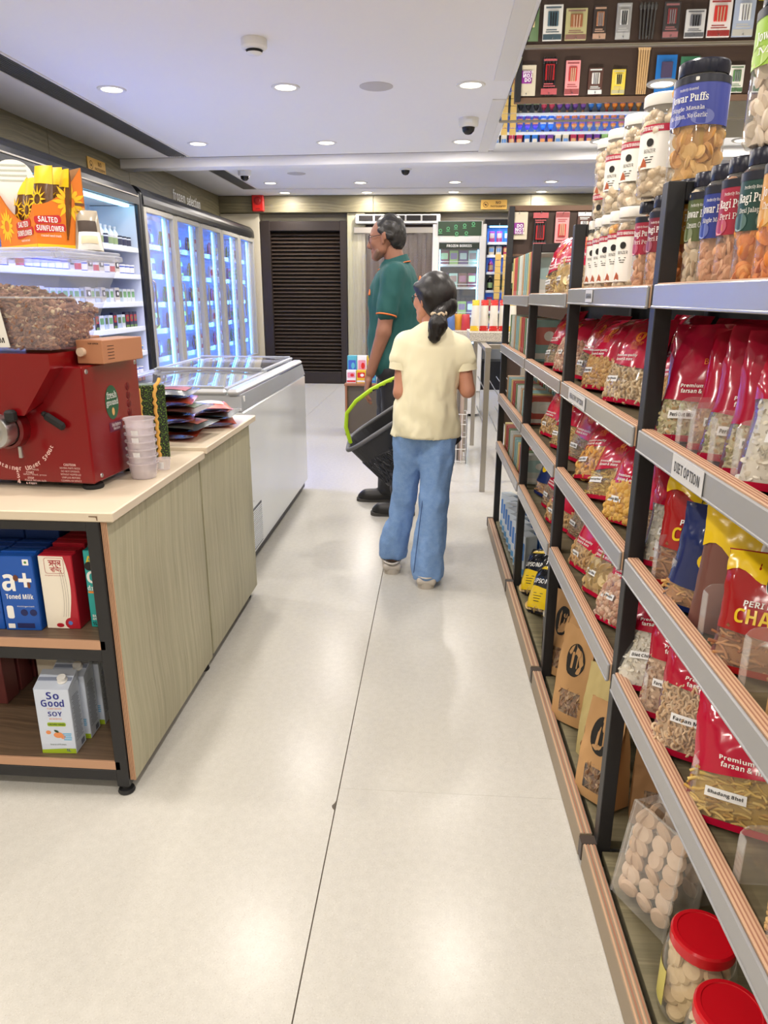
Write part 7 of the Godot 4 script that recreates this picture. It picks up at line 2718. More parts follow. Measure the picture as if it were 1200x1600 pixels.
				if q[0] == "luggage_tag":
					st = begin()
					text(st, "DO", 0, q[6] * 0.5, 0.03, plane(Vector3(0.01, 0, 0.0325), Vector3.RIGHT, Vector3.UP))
					text(st, "NOT", 0, q[6] * 0.36, 0.03, plane(Vector3(0.01, 0, 0.0325), Vector3.RIGHT, Vector3.UP))
					text(st, "TOUCH", 0, q[6] * 0.24, 0.02, plane(Vector3(0.01, 0, 0.0325), Vector3.RIGHT, Vector3.UP))
					obj("lettering", st, M.text_white, pc)
			st = begin()
			tube(st, [Vector3(0, q[6] - 0.015, -0.02), Vector3(0, q[6] - 0.015, 0.05), Vector3(0, q[6], 0.055)], 0.003, 5)
			obj("hook", st, M.steel, o)

# ------------------------------------------------------------------ small stands in the middle of the shop
func make_34_stands() -> void:
	# stainless frame beside the end of the shelving
	var t := thing("steel_barrier", "brushed steel barrier frame at the end of the snack shelving", "barrier", Vector3(0.332, 0, -4.82))
	for p in [Vector3(0, 0, 0), Vector3(0, 0, -1.6), Vector3(0.42, 0, -1.6), Vector3(0.42, 0, -0.3)]:
		var st := begin()
		box(st, Vector3(p.x, 0.475, p.z), Vector3(0.036, 0.95, 0.036), 0.002)
		obj("post", st, M.brushed, t)
	var st := begin()
	box(st, Vector3(0, 0.96, -0.8), Vector3(0.04, 0.03, 1.64), 0.002)
	box(st, Vector3(0.21, 0.96, -1.6), Vector3(0.38, 0.03, 0.036), 0.002)
	box(st, Vector3(0.2, 0.96, -0.3), Vector3(0.36, 0.03, 0.036), 0.002)
	obj("top_rail", st, M.brushed, t)
	for y in [0.62, 0.36]:
		st = begin()
		for q in 5:
			tube(st, [Vector3(0.03 + 0.08 * q, y, -0.34), Vector3(0.03 + 0.08 * q, y, -1.56)], 0.004, 5)
		obj("wire_shelf", st, M.steel, t)
	# speckled table top on the frame
	t = thing("speckled_tray", "speckled grey display tray standing on the steel frame", "tray", Vector3(0.40, 0.976, -5.62))
	st = begin()
	box(st, Vector3(-0.02, 0.035, 0), Vector3(0.3, 0.07, 0.5), 0.004)
	var sp := mat("speckle", Color.WHITE, 0.5)
	var sn := noise(91, 0.22, 2)
	sp.albedo_texture = image_tex(128, 128, func(x, y):
		var v := sn.get_noise_2d(x, y)
		return col(118, 112, 108) if v > 0.28 else col(206, 198, 184))
	triplanar(sp, 5.0)
	obj("tray", st, sp, t)
	# bags on the tray
	for k in 5:
		var x := 0.27 + 0.07 * k
		var p := pouch_proto("popcorn_bag", 0.066, 0.22, 0.05, mat("pop_white", col(222, 216, 204), 0.35), null, "white snack bag with red base on the speckled tray, %s from the aisle" % ordinal(k), "snack bag")
		p.set_meta("group", "white bags on the speckled tray")
		p.position = Vector3(x, 1.048, -5.48 - 0.02 * (k % 2))
		p.rotation = Vector3(-0.1, 0.15 * (k - 2), 0)
		var st2 := begin()
		patch(st2, 6, 2, func(u, v):
			var e := pow(sin(PI * clampf(u, 0.0, 1.0)), 0.6) * pow(sin(PI * clampf(v * 0.92 + 0.06, 0, 1)), 0.5)
			return Vector3((u - 0.5) * 0.066 * pouch_width(v), v * 0.22, 0.025 * e + 0.001), false, 0, 1, 0.0, 0.16)
		patch(st2, 6, 2, func(u, v):
			var e := pow(sin(PI * clampf(u, 0.0, 1.0)), 0.6) * pow(sin(PI * clampf(v * 0.92 + 0.06, 0, 1)), 0.5)
			return Vector3((u - 0.5) * 0.066 * pouch_width(v), v * 0.22, 0.025 * e + 0.001), false, 0, 1, 0.82, 1.0)
		obj("red_print", st2, mat(["pop_red", "pop_yellow"][int(k in [0, 4])], [col(206, 40, 36), col(230, 190, 40)][int(k in [0, 4])], 0.35), p)
	# low table with small packs beyond it
	t = thing("speckled_table", "speckled display table with small packs behind the girl", "table", Vector3(0.05, 0, -6.3))
	st = begin()
	box(st, Vector3(0, 0.98, 0), Vector3(0.5, 0.08, 0.4), 0.004)
	obj("top", st, M.speckle, t)
	for p in [Vector3(-0.2, 0, -0.16), Vector3(0.2, 0, -0.16), Vector3(-0.2, 0, 0.16), Vector3(0.2, 0, 0.16)]:
		st = begin()
		box(st, Vector3(p.x, 0.47, p.z), Vector3(0.036, 0.94, 0.036), 0.002)
		obj("leg", st, M.brushed, t)
	var pc := [col(210, 150, 50), col(196, 60, 70), col(60, 60, 66), col(226, 220, 210), col(90, 120, 180)]
	for k in 7:
		var p := pouch_proto("small_pack", 0.075, 0.13, 0.04, mat("small%d" % (k % 5), pc[k % 5], 0.35), null, "%s small pack on the speckled table, %s from the girl's hair" % [["amber", "red", "black", "white", "blue"][k % 5], ordinal(k)], "pack")
		p.set_meta("group", "small packs on the speckled table")
		p.position = Vector3(-0.14 + 0.062 * k, 1.0205, -6.2 - 0.03 * (k % 2))
	# magazines in a white wire bin
	t = thing("wire_bin", "white wire bin of rolled papers beside the girl's arm", "bin", Vector3(0.15, 0, -5.75))
	st = begin()
	for y in [0.02, 0.12, 0.22, 0.32, 0.4]:
		tube(st, [Vector3(-0.1, y, -0.1), Vector3(0.1, y, -0.1), Vector3(0.1, y, 0.1), Vector3(-0.1, y, 0.1)], 0.004, 5, true)
	for k in 6:
		for s in [-1, 1]:
			tube(st, [Vector3(-0.1 + 0.04 * k, 0.004, 0.1 * s), Vector3(-0.1 + 0.04 * k, 0.4, 0.1 * s)], 0.003, 5)
			tube(st, [Vector3(0.1 * s, 0.004, -0.1 + 0.04 * k), Vector3(0.1 * s, 0.4, -0.1 + 0.04 * k)], 0.003, 5)
	obj("wire", st, M.white_plastic, t)
	for k in 5:
		var rl := thing("paper_roll", "%s printed paper roll standing in the white wire bin" % ["pink", "tan", "cream", "grey", "floral"][k], "roll", Vector3(0.09 + 0.03 * k, 0.006, -5.76 + 0.035 * (k % 3 - 1)), 0.0, "paper rolls in the wire bin")
		st = begin()
		lathe(st, [Vector2(0, 0), Vector2(0.016, 0), Vector2(0.016, 0.62 + 0.02 * k), Vector2(0.005, 0.62 + 0.02 * k)], 12)
		obj("roll", st, mat("roll%d" % k, [col(200, 150, 146), col(180, 140, 104), col(214, 204, 180), col(140, 136, 132), col(190, 170, 160)][k], 0.6), rl)
	# wooden stand with snack packs behind the man
	t = thing("wooden_stand", "low wooden snack stand beside the man's hand", "stand", Vector3(-0.62, 0, -6.95))
	st = begin()
	for s in [-1, 1]:
		box(st, Vector3(s * 0.235, 0.24, 0), Vector3(0.02, 0.48, 0.32), 0.002)
	box(st, Vector3(0, 0.485, 0), Vector3(0.5, 0.02, 0.34), 0.002)
	var stand_wood := mat("stand_wood", col(150, 100, 66), 0.55)
	obj("frame", st, stand_wood, t)
	st = begin()
	box(st, Vector3(0, 0.245, 0.12), Vector3(0.448, 0.46, 0.016))
	obj("front_panel", st, mat("stand_dark", col(92, 82, 66), 0.6), t)
	var sc := [col(214, 40, 36), col(240, 236, 236), col(60, 100, 190), col(230, 190, 50), col(230, 150, 170), col(90, 180, 200)]
	var k := 0
	for r in 2:
		for c in 5:
			var hh: float = 0.12 + 0.13 * r
			var b := box_proto("snack_pack", Vector3(0.09, hh, 0.06), mat("sp%d" % ((k * 2 + 1) % 6), sc[(k * 2 + 1) % 6], 0.35), mat("sp%d" % ((k * 2 + 4) % 6), sc[(k * 2 + 4) % 6], 0.35), mat("sp%d" % (k % 6), sc[k % 6], 0.35), "%s snack pack in the %s row of the wooden stand, %s from the door side" % [["white", "yellow", "cyan"][k % 3], ["front", "rear"][r], ordinal(c)], "snack pack")
			b.set_meta("group", "snack packs on the wooden stand")
			b.position = Vector3(-0.81 + 0.095 * c, 0.4955, -6.88 - 0.08 * r)
			k += 1

# ------------------------------------------------------------------ figures
# Smoothly joined tapered capsules and ellipsoids, meshed with surface nets.
# capsule: [0, a, b, ra, rb, blend]; ellipsoid: [1, centre, radii, basis, blend]
func cap(a: Vector3, b: Vector3, ra: float, rb: float, k := 0.03) -> Array:
	return [0, a, b, ra, rb, k]

func ell(c: Vector3, r: Vector3, k := 0.03, b := Basis()) -> Array:
	return [1, c, r, b.inverse(), k]

func skin_field(st: SurfaceTool, prims: Array, cell: float, xf := Transform3D(), disp = null, clip = null) -> void:
	var lo := Vector3.ONE * 1e9
	var hi := -lo
	var boxes := []
	for p in prims:
		var l: Vector3
		var h: Vector3
		if p[0] == 0:
			var r: float = maxf(p[3], p[4]) + p[5] * 0.5 + cell * 2.5
			l = (p[1] as Vector3).min(p[2]) - Vector3.ONE * r
			h = (p[1] as Vector3).max(p[2]) + Vector3.ONE * r
		else:
			var rr: Vector3 = p[2]
			var r: float = maxf(rr.x, maxf(rr.y, rr.z)) + p[4] * 0.5 + cell * 2.5
			l = p[1] - Vector3.ONE * r
			h = p[1] + Vector3.ONE * r
		boxes.append([l, h])
		lo = lo.min(l)
		hi = hi.max(h)
	var n := Vector3i(((hi - lo) / cell).ceil()) + Vector3i.ONE
	var F := PackedFloat32Array()
	F.resize(n.x * n.y * n.z)
	F.fill(1.0)
	for q in prims.size():
		var p: Array = prims[q]
		var i0 := Vector3i(((boxes[q][0] - lo) / cell).floor())
		var i1 := Vector3i(((boxes[q][1] - lo) / cell).ceil())
		i1 = i1.min(n - Vector3i.ONE)
		var is_cap: bool = p[0] == 0
		var a: Vector3 = p[1]
		var ab := Vector3.ZERO
		var inv := 0.0
		var ra := 0.0
		var rb := 0.0
		var rad := Vector3.ONE
		var bas := Basis()
		var k: float
		if is_cap:
			ab = p[2] - a
			inv = 1.0 / maxf(ab.length_squared(), 1e-9)
			ra = p[3]
			rb = p[4]
			k = p[5]
		else:
			rad = p[2]
			bas = p[3]
			k = p[4]
		for z in range(i0.z, i1.z + 1):
			for y in range(i0.y, i1.y + 1):
				var at := (z * n.y + y) * n.x
				for x in range(i0.x, i1.x + 1):
					var pos := lo + Vector3(x, y, z) * cell
					var d: float
					if is_cap:
						var pa := pos - a
						var t := clampf(pa.dot(ab) * inv, 0.0, 1.0)
						d = (pa - ab * t).length() - (ra + (rb - ra) * t)
					else:
						var v := bas * (pos - a)
						var k0 := (v / rad).length()
						var k1 := (v / (rad * rad)).length()
						d = k0 * (k0 - 1.0) / maxf(k1, 1e-6)
					var e := F[at + x]
					if k > 0.0:
						var h := maxf(k - absf(d - e), 0.0) / k
						F[at + x] = minf(d, e) - h * h * k * 0.25
					else:
						F[at + x] = minf(d, e)
	if disp != null:
		for z in n.z:
			for y in n.y:
				for x in n.x:
					var at := (z * n.y + y) * n.x + x
					if absf(F[at]) < 0.035:
						F[at] += disp.call(lo + Vector3(x, y, z) * cell)
	if clip != null:
		for z in n.z:
			for y in n.y:
				for x in n.x:
					var at := (z * n.y + y) * n.x + x
					if F[at] < 0.06:
						F[at] = maxf(F[at], clip.call(lo + Vector3(x, y, z) * cell))
	var ids := PackedInt32Array()
	ids.resize(F.size())
	ids.fill(-1)
	var vs := PackedVector3Array()
	var off := [0, 1, n.x, n.x + 1, n.x * n.y, n.x * n.y + 1, n.x * n.y + n.x, n.x * n.y + n.x + 1]
	var cor := [Vector3(0, 0, 0), Vector3(1, 0, 0), Vector3(0, 1, 0), Vector3(1, 1, 0), Vector3(0, 0, 1), Vector3(1, 0, 1), Vector3(0, 1, 1), Vector3(1, 1, 1)]
	var edges := [[0, 1], [2, 3], [4, 5], [6, 7], [0, 2], [1, 3], [4, 6], [5, 7], [0, 4], [1, 5], [2, 6], [3, 7]]
	for z in n.z - 1:
		for y in n.y - 1:
			for x in n.x - 1:
				var at := (z * n.y + y) * n.x + x
				var f0 := F[at]
				if absf(f0) > cell * 2.5:
					continue
				var neg := 0
				for q in 8:
					if F[at + off[q]] < 0.0:
						neg += 1
				if neg == 0 or neg == 8:
					continue
				var sum := Vector3.ZERO
				var cnt := 0
				for e in edges:
					var fa := F[at + off[e[0]]]
					var fb := F[at + off[e[1]]]
					if (fa < 0.0) != (fb < 0.0):
						sum += (cor[e[0]] as Vector3).lerp(cor[e[1]], fa / (fa - fb))
						cnt += 1
				ids[at] = vs.size()
				vs.append(lo + (Vector3(x, y, z) + sum / cnt) * cell)
	var nor := PackedVector3Array()
	nor.resize(vs.size())
	var quads := PackedInt32Array()
	var step := [1, n.x, n.x * n.y]
	for z in range(1, n.z - 1):
		for y in range(1, n.y - 1):
			for x in range(1, n.x - 1):
				var at := (z * n.y + y) * n.x + x
				if ids[at] < 0 and absf(F[at]) > cell * 2.5:
					continue
				for ax in 3:
					var fa := F[at]
					var fb := F[at + step[ax]]
					if (fa < 0.0) == (fb < 0.0):
						continue
					var b1: int = step[(ax + 1) % 3]
					var b2: int = step[(ax + 2) % 3]
					var q := [ids[at - b1 - b2], ids[at - b2], ids[at], ids[at - b1]]
					if q.min() < 0:
						continue
					if fa > 0.0:
						q.reverse()
					quads.append_array(PackedInt32Array(q))
					var nn := (vs[q[2]] - vs[q[0]]).cross(vs[q[3]] - vs[q[1]])
					for w in q:
						nor[w] += nn
	for i in range(0, quads.size(), 4):
		for o in [0, 2, 1, 0, 3, 2]:
			var id := quads[i + o]
			st.set_normal((xf.basis * nor[id]).normalized())
			st.set_uv(Vector2.ZERO)
			st.add_vertex(xf * vs[id])

# head facing local +z, origin at its centre; s = 1 for an adult head 0.225 high
func head_prims(s: float) -> Array:
	var P := []
	P.append(ell(Vector3(0, 0.028, -0.012) * s, Vector3(0.074, 0.086, 0.093) * s, 0.01 * s))
	P.append(ell(Vector3(0, -0.012, 0.03) * s, Vector3(0.062, 0.075, 0.062) * s, 0.03 * s))
	P.append(cap(Vector3(0.035, -0.06, 0.025) * s, Vector3(0.012, -0.088, 0.072) * s, 0.026 * s, 0.019 * s, 0.03 * s))
	P.append(cap(Vector3(-0.035, -0.06, 0.025) * s, Vector3(-0.012, -0.088, 0.072) * s, 0.026 * s, 0.019 * s, 0.03 * s))
	P.append(ell(Vector3(0, -0.094, 0.074) * s, Vector3(0.02, 0.015, 0.016) * s, 0.02 * s))
	for q in [-1, 1]:
		P.append(ell(Vector3(0.034 * q, -0.02, 0.066) * s, Vector3(0.024, 0.02, 0.02) * s, 0.025 * s))
		P.append(cap(Vector3(0.012 * q, 0.024, 0.084) * s, Vector3(0.048 * q, 0.022, 0.066) * s, 0.01 * s, 0.008 * s, 0.012 * s))
		P.append(ell(Vector3(0.032 * q, 0.002, 0.074) * s, Vector3(0.014, 0.009, 0.012) * s, 0.006 * s))
		P.append(cap(Vector3(0.075 * q, 0.012, -0.008) * s, Vector3(0.072 * q, -0.028, 0.002) * s, 0.013 * s, 0.008 * s, 0.008 * s))
		P.append(cap(Vector3(0.081 * q, 0.02, -0.016) * s, Vector3(0.079 * q, -0.008, -0.016) * s, 0.008 * s, 0.007 * s, 0.006 * s))
		P.append(ell(Vector3(0.011 * q, -0.036, 0.098) * s, Vector3(0.01, 0.008, 0.011) * s, 0.008 * s))
	P.append(cap(Vector3(0, 0.014, 0.088) * s, Vector3(0, -0.026, 0.108) * s, 0.008 * s, 0.011 * s, 0.014 * s))
	P.append(ell(Vector3(0, -0.031, 0.108) * s, Vector3(0.012, 0.01, 0.011) * s, 0.008 * s))
	P.append(cap(Vector3(-0.02, -0.057, 0.086) * s, Vector3(0.02, -0.057, 0.086) * s, 0.007 * s, 0.007 * s, 0.01 * s))
	P.append(cap(Vector3(-0.017, -0.067, 0.086) * s, Vector3(0.017, -0.067, 0.086) * s, 0.007 * s, 0.007 * s, 0.006 * s))
	return P

func moved(prims: Array, xf: Transform3D) -> Array:
	var out := []
	for p in prims:
		if p[0] == 0:
			out.append([0, xf * p[1], xf * p[2], p[3], p[4], p[5]])
		else:
			out.append([1, xf * p[1], p[2], p[3] * xf.basis.inverse(), p[4]])
	return out

# hand: wrist at the origin, fingers along local -y, palm towards local +z, thumb on local +x; s = 1 adult
func hand_prims(s: float, curl: float) -> Array:
	var P := []
	P.append(cap(Vector3(0, 0.01, 0) * s, Vector3(0, -0.02, 0) * s, 0.023 * s, 0.024 * s, 0.015 * s))
	for i in 4:
		var x := (0.03 - 0.02 * i) * s
		var base := Vector3(x, -0.085 * s + 0.006 * s * absf(i - 1.2), 0.002 * s)
		P.append(cap(Vector3(x * 0.7, -0.03 * s, 0), base, 0.0135 * s, 0.0115 * s, 0.012 * s))
		var dirv := Vector3(x * 0.25 / s, -1, 0.05).normalized()
		var L: float = [0.042, 0.046, 0.043, 0.034][i] * s
		var p := base
		for j in 3:
			dirv = dirv.rotated(Vector3.RIGHT, -curl * [0.5, 1.0, 0.8][j])
			var l: float = L * [1.0, 0.65, 0.5][j]
			var e: Vector3 = p + dirv * l
			P.append(cap(p, e, (0.0098 - 0.0009 * j) * s, (0.0092 - 0.0010 * j) * s, 0.003 * s))
			p = e
	var t0 := Vector3(0.022, -0.02, 0.006) * s
	var t1 := Vector3(0.046, -0.05, 0.02) * s
	var t2 := Vector3(0.052, -0.08, 0.03) * s
	var t3 := Vector3(0.048, -0.102, 0.036) * s
	P.append(cap(t0, t1, 0.015 * s, 0.0125 * s, 0.012 * s))
	P.append(cap(t1, t2, 0.0115 * s, 0.0105 * s, 0.004 * s))
	P.append(cap(t2, t3, 0.0105 * s, 0.0085 * s, 0.003 * s))
	return P

func spectacles(parent: Node, xf: Transform3D, s: float) -> void:
	for q in [-1, 1]:
		var st := begin()
		var pts := []
		for p in rrect(0.048 * s, 0.036 * s, 0.014 * s, 4):
			pts.append(xf * (Vector3(0.031 * q * s + p.x, 0.003 * s + p.y, 0.096 * s - absf(p.x + 0.031 * q * s) * 0.16)))
		tube(st, pts, 0.0017, 5, true)
		tube(st, [xf * (Vector3(0.055 * q, 0.008, 0.09) * s), xf * (Vector3(0.074 * q, 0.012, 0.07) * s), xf * (Vector3(0.083 * q, 0.014, 0.0) * s), xf * (Vector3(0.082 * q, 0.0, -0.02) * s)], 0.0018, 5)
		obj("glasses_frame", st, M.black_gloss, parent)
	var st := begin()
	tube(st, [xf * (Vector3(-0.009, 0.008, 0.1) * s), xf * (Vector3(0.009, 0.008, 0.1) * s)], 0.0017, 5)
	obj("glasses_bridge", st, M.black_gloss, parent)

func eyes(parent: Node, xf: Transform3D, s: float) -> void:
	for q in [-1, 1]:
		var st := begin()
		lathe(st, [Vector2(0, -0.0095 * s), Vector2(0.008 * s, -0.005 * s), Vector2(0.0095 * s, 0), Vector2(0.008 * s, 0.005 * s), Vector2(0, 0.0095 * s)], 12, xf * Transform3D(Basis(), Vector3(0.031 * q, 0.004, 0.0785) * s), 1.0)
		var e := obj("eye", st, mat("eye_white", col(226, 220, 212), 0.3), parent)
		st = begin()
		lathe(st, [Vector2(0.0045 * s, 0.0), Vector2(0.003 * s, 0.0012 * s), Vector2(0, 0.0015 * s)], 10, xf * Transform3D(Basis(Vector3.RIGHT, PI / 2), Vector3(0.031 * q, 0.004, 0.0873) * s))
		obj("iris", st, M.black_gloss, e)
	for q in [-1, 1]:
		var st := begin()
		tube(st, [xf * (Vector3(0.014 * q, 0.022, 0.0925) * s), xf * (Vector3(0.032 * q, 0.028, 0.087) * s), xf * (Vector3(0.05 * q, 0.022, 0.073) * s)], 0.0028 * s, 5)
		obj("eyebrow", st, M.black_soft, parent)

func make_40_man() -> void:
	mat("man_skin", col(150, 104, 84), 0.55)
	var t := thing("person", "man in green polo shirt and black trousers turned towards the chillers", "person", Vector3(-0.25, 0, -4.35))
	var o := Vector3(0.25, 0, 4.35)   # world to local
	var hx := Transform3D(Basis(Vector3.UP, deg_to_rad(-102.0)) * Basis(Vector3.RIGHT, 0.12), Vector3(-0.305, 1.61, -4.35) + o)
	var sh_n := Vector3(-0.255, 1.425, -4.20) + o
	var sh_f := Vector3(-0.235, 1.425, -4.53) + o
	var el := Vector3(-0.305, 1.10, -4.165) + o
	var wr := Vector3(-0.383, 0.862, -4.175) + o
	var hipn := Vector3(-0.235, 0.90, -4.27) + o
	var hipf := Vector3(-0.255, 0.90, -4.44) + o
	var chest := Vector3(-0.25, 1.28, -4.36) + o
	var skin := begin()
	# body: trunk, arms, legs under the clothes, neck
	var P := []
	P.append(cap(Vector3(-0.255, 1.02, -4.355) + o, chest, 0.115, 0.12, 0.05))
	P.append(cap(sh_n + Vector3(0, -0.03, -0.02), sh_f + Vector3(0, -0.03, 0.02), 0.06, 0.06, 0.06))
	P.append(cap(Vector3(-0.235, 1.42, -4.36) + o, Vector3(-0.275, 1.56, -4.355) + o, 0.062, 0.055, 0.04))
	P.append(cap(sh_n, el, 0.048, 0.042, 0.03))
	P.append(cap(el, wr, 0.042, 0.029, 0.015))
	P.append(cap(sh_f, Vector3(-0.25, 1.12, -4.57) + o, 0.045, 0.038, 0.03))
	P.append(cap(Vector3(-0.25, 1.12, -4.57) + o, Vector3(-0.26, 0.87, -4.56) + o, 0.038, 0.026, 0.015))
	for q in [[hipn, Vector3(-0.225, 0.48, -4.24) + o, Vector3(-0.185, 0.10, -4.22) + o], [hipf, Vector3(-0.285, 0.48, -4.5) + o, Vector3(-0.305, 0.10, -4.52) + o]]:
		P.append(cap(q[0], q[1], 0.075, 0.055, 0.04))
		P.append(cap(q[1], q[2], 0.055, 0.038, 0.02))
	skin_field(skin, P, 0.014)
	skin_field(skin, head_prims(1.0), 0.0045, hx)
	# left hand hanging, slightly curled
	var hd := Transform3D(Basis(Vector3.BACK, deg_to_rad(-14)) * Basis(Vector3.UP, deg_to_rad(100)), wr + Vector3(-0.006, -0.012, 0))
	skin_field(skin, hand_prims(0.95, 0.42), 0.0042, hd)
	var hd2 := Transform3D(Basis(Vector3.BACK, deg_to_rad(-4)) * Basis(Vector3.UP, deg_to_rad(-90)), Vector3(-0.262, 0.86, -4.56) + o)
	skin_field(skin, hand_prims(0.95, 0.42), 0.0045, hd2)
	obj("body", skin, M.man_skin, t)
	eyes(t, hx, 1.0)
	spectacles(t, hx, 1.0)
	# hair: short, thinning, black with grey
	var H := []
	H.append(ell(Vector3(0, 0.045, -0.028), Vector3(0.079, 0.083, 0.088), 0.01))
	H.append(ell(Vector3(0, 0.0, -0.062), Vector3(0.068, 0.075, 0.052), 0.02))
	for q in [-1, 1]:
		H.append(cap(Vector3(0.066 * q, 0.04, 0.012), Vector3(0.07 * q, 0.0, -0.04), 0.014, 0.018, 0.015))
	var hn := noise(71, 1.0, 3)
	var st := begin()
	skin_field(st, H, 0.0045, hx, func(p): return hn.get_noise_3d(p.x * 120.0, p.y * 25.0, p.z * 25.0) * 0.004)
	obj("hair", st, mat("man_hair", col(34, 33, 35), 0.4), t)
	# beard stubble
	st = begin()
	var B := [cap(Vector3(-0.045, -0.065, 0.04), Vector3(-0.012, -0.094, 0.075), 0.019, 0.017, 0.01), cap(Vector3(0.045, -0.065, 0.04), Vector3(0.012, -0.094, 0.075), 0.019, 0.017, 0.01), cap(Vector3(-0.02, -0.047, 0.092), Vector3(0.02, -0.047, 0.092), 0.005, 0.005, 0.006)]
	skin_field(st, B, 0.004, hx)
	obj("beard", st, mat("stubble", col(136, 104, 88), 0.8), t)
	# polo shirt
	var wn := noise(72, 1.0, 3)
	var green := mat("polo_green", col(20, 80, 80), 0.75)
	green.rim_enabled = true
	green.rim = 0.25
	st = begin()
	var S := []
	S.append(ell(Vector3(-0.252, 1.26, -4.36) + o, Vector3(0.158, 0.21, 0.185), 0.05))
	S.append(ell(Vector3(-0.262, 1.04, -4.355) + o, Vector3(0.156, 0.20, 0.175), 0.06))
	S.append(cap(sh_n + Vector3(0, -0.025, -0.03), sh_f + Vector3(0, -0.025, 0.03), 0.072, 0.072, 0.06))
	S.append(cap(Vector3(-0.238, 1.42, -4.36) + o, Vector3(-0.25, 1.465, -4.36) + o, 0.085, 0.068, 0.05))
	S.append(cap(sh_n + Vector3(0, -0.01, 0), el + Vector3(0.02, 0.12, 0), 0.062, 0.062, 0.03))
	S.append(cap(sh_f + Vector3(0, -0.01, 0), Vector3(-0.25, 1.22, -4.56) + o, 0.062, 0.06, 0.03))
	S.append(cap(Vector3(-0.262, 0.93, -4.27) + o, Vector3(-0.262, 0.93, -4.43) + o, 0.128, 0.128, 0.05))
	skin_field(st, S, 0.011, Transform3D(), func(p): return wn.get_noise_3d(p.x * 9.0, p.y * 4.0 + p.x * 3.0, p.z * 9.0) * 0.012)
	var shirt := obj("polo_shirt", st, green, t)
	# collar with orange piping, sleeve bands
	st = begin()
	var ring := []
	for k in 22:
		var a := TAU * k / 22
		ring.append(Vector3(-0.258, 1.487, -4.358) + o + Vector3(cos(a) * 0.074, 0.016 + 0.024 * cos(a), sin(a) * 0.07))
	for k in 22:
		var a: Vector3 = ring[k]
		var b: Vector3 = ring[(k + 1) % 22]
		var c0 := Vector3(-0.255, 1.40, -4.358) + o
		var da := (a - c0) * 0.16
		var db := (b - c0) * 0.16
		var la := Vector3(da.x * 1.6, -0.04, da.z * 1.6)
		var lb := Vector3(db.x * 1.6, -0.04, db.z * 1.6)
		quad(st, a, b, b + lb, a + la)
		quad(st, a + la, b + lb, b, a)
	obj("collar", st, green, shirt)
	st = begin()
	var edge := []
	for k in 22:
		var a: Vector3 = ring[k]
		var c0 := Vector3(-0.255, 1.40, -4.358) + o
		edge.append(a + Vector3((a - c0).x * 0.256, -0.04, (a - c0).z * 0.256))
	tube(st, edge, 0.003, 5, true)
	obj("piping", st, mat("polo_orange", col(226, 120, 60), 0.7), shirt)
	for q in [[sh_n + Vector3(0, -0.01, 0), el + Vector3(0.02, 0.12, 0)], [sh_f + Vector3(0, -0.01, 0), Vector3(-0.25, 1.22, -4.56) + o]]:
		var axis: Vector3 = (q[1] - q[0]).normalized()
		var sx := axis.cross(Vector3(1, 0, 0)).normalized()
		var sy := sx.cross(axis)
		var rp := []
		for k in 18:
			rp.append(q[1] + axis * 0.03 + (sx * cos(TAU * k / 18) + sy * sin(TAU * k / 18)) * 0.057)
		st = begin()
		tube(st, rp, 0.0045, 5, true)
		obj("sleeve_band", st, M.polo_orange, shirt)
	# orange mark on the back
	st = begin()
	tube(st, [Vector3(-0.112, 1.36, -4.30) + o, Vector3(-0.108, 1.40, -4.34) + o, Vector3(-0.112, 1.36, -4.38) + o], 0.007, 6)
	obj("back_mark", st, M.polo_orange, shirt)
	st = begin()
	tube(st, [Vector3(-0.393, 1.33, -4.30) + o, Vector3(-0.397, 1.30, -4.28) + o], 0.006, 6)
	obj("chest_mark", st, M.polo_orange, shirt)
	# trousers
	st = begin()
	var T := []
	T.append(cap(Vector3(-0.258, 0.90, -4.27) + o, Vector3(-0.258, 0.90, -4.43) + o, 0.115, 0.115, 0.05))
	T.append(cap(hipn, Vector3(-0.225, 0.48, -4.24) + o, 0.108, 0.085, 0.03))
	T.append(cap(Vector3(-0.225, 0.48, -4.24) + o, Vector3(-0.18, 0.09, -4.22) + o, 0.085, 0.07, 0.03))
	T.append(cap(hipf, Vector3(-0.285, 0.48, -4.50) + o, 0.108, 0.085, 0.03))
	T.append(cap(Vector3(-0.285, 0.48, -4.50) + o, Vector3(-0.30, 0.10, -4.52) + o, 0.085, 0.07, 0.03))
	skin_field(st, T, 0.012, Transform3D(), func(p): return wn.get_noise_3d(p.x * 8.0, p.y * 9.0, p.z * 8.0) * 0.012)
	var black_cloth := mat("trouser_black", col(30, 30, 35), 0.6)
	black_cloth.rim_enabled = true
	black_cloth.rim = 0.2
	obj("trousers", st, black_cloth, t)
	# shoes pointing the way he faces
	for q in [[Vector3(-0.20, 0, -4.22), 0.0], [Vector3(-0.32, 0, -4.53), 0.05]]:
		var c: Vector3 = q[0] + o
		st = begin()
		skin_field(st, [cap(c + Vector3(0.04, 0.045, 0), c + Vector3(-0.12, 0.038, 0.005), 0.042, 0.04, 0.03), cap(c + Vector3(0.03, 0.06, 0), c + Vector3(0.0, 0.10, 0), 0.04, 0.042, 0.03), ell(c + Vector3(-0.06, 0.03, 0), Vector3(0.12, 0.032, 0.046), 0.03)], 0.008)
		var shoe := obj("shoe", st, mat("shoe_black", col(26, 25, 27), 0.4), t)
		st = begin()
		prism(st, shifted(rrect(0.275, 0.092, 0.044, 6), 0, 0), 0.0, 0.02, Transform3D(Basis(Vector3.RIGHT, -PI / 2), c + Vector3(-0.05, 0.0, 0.0)))
		obj("sole", st, mat("sole_grey", col(70, 68, 66), 0.7), shoe)

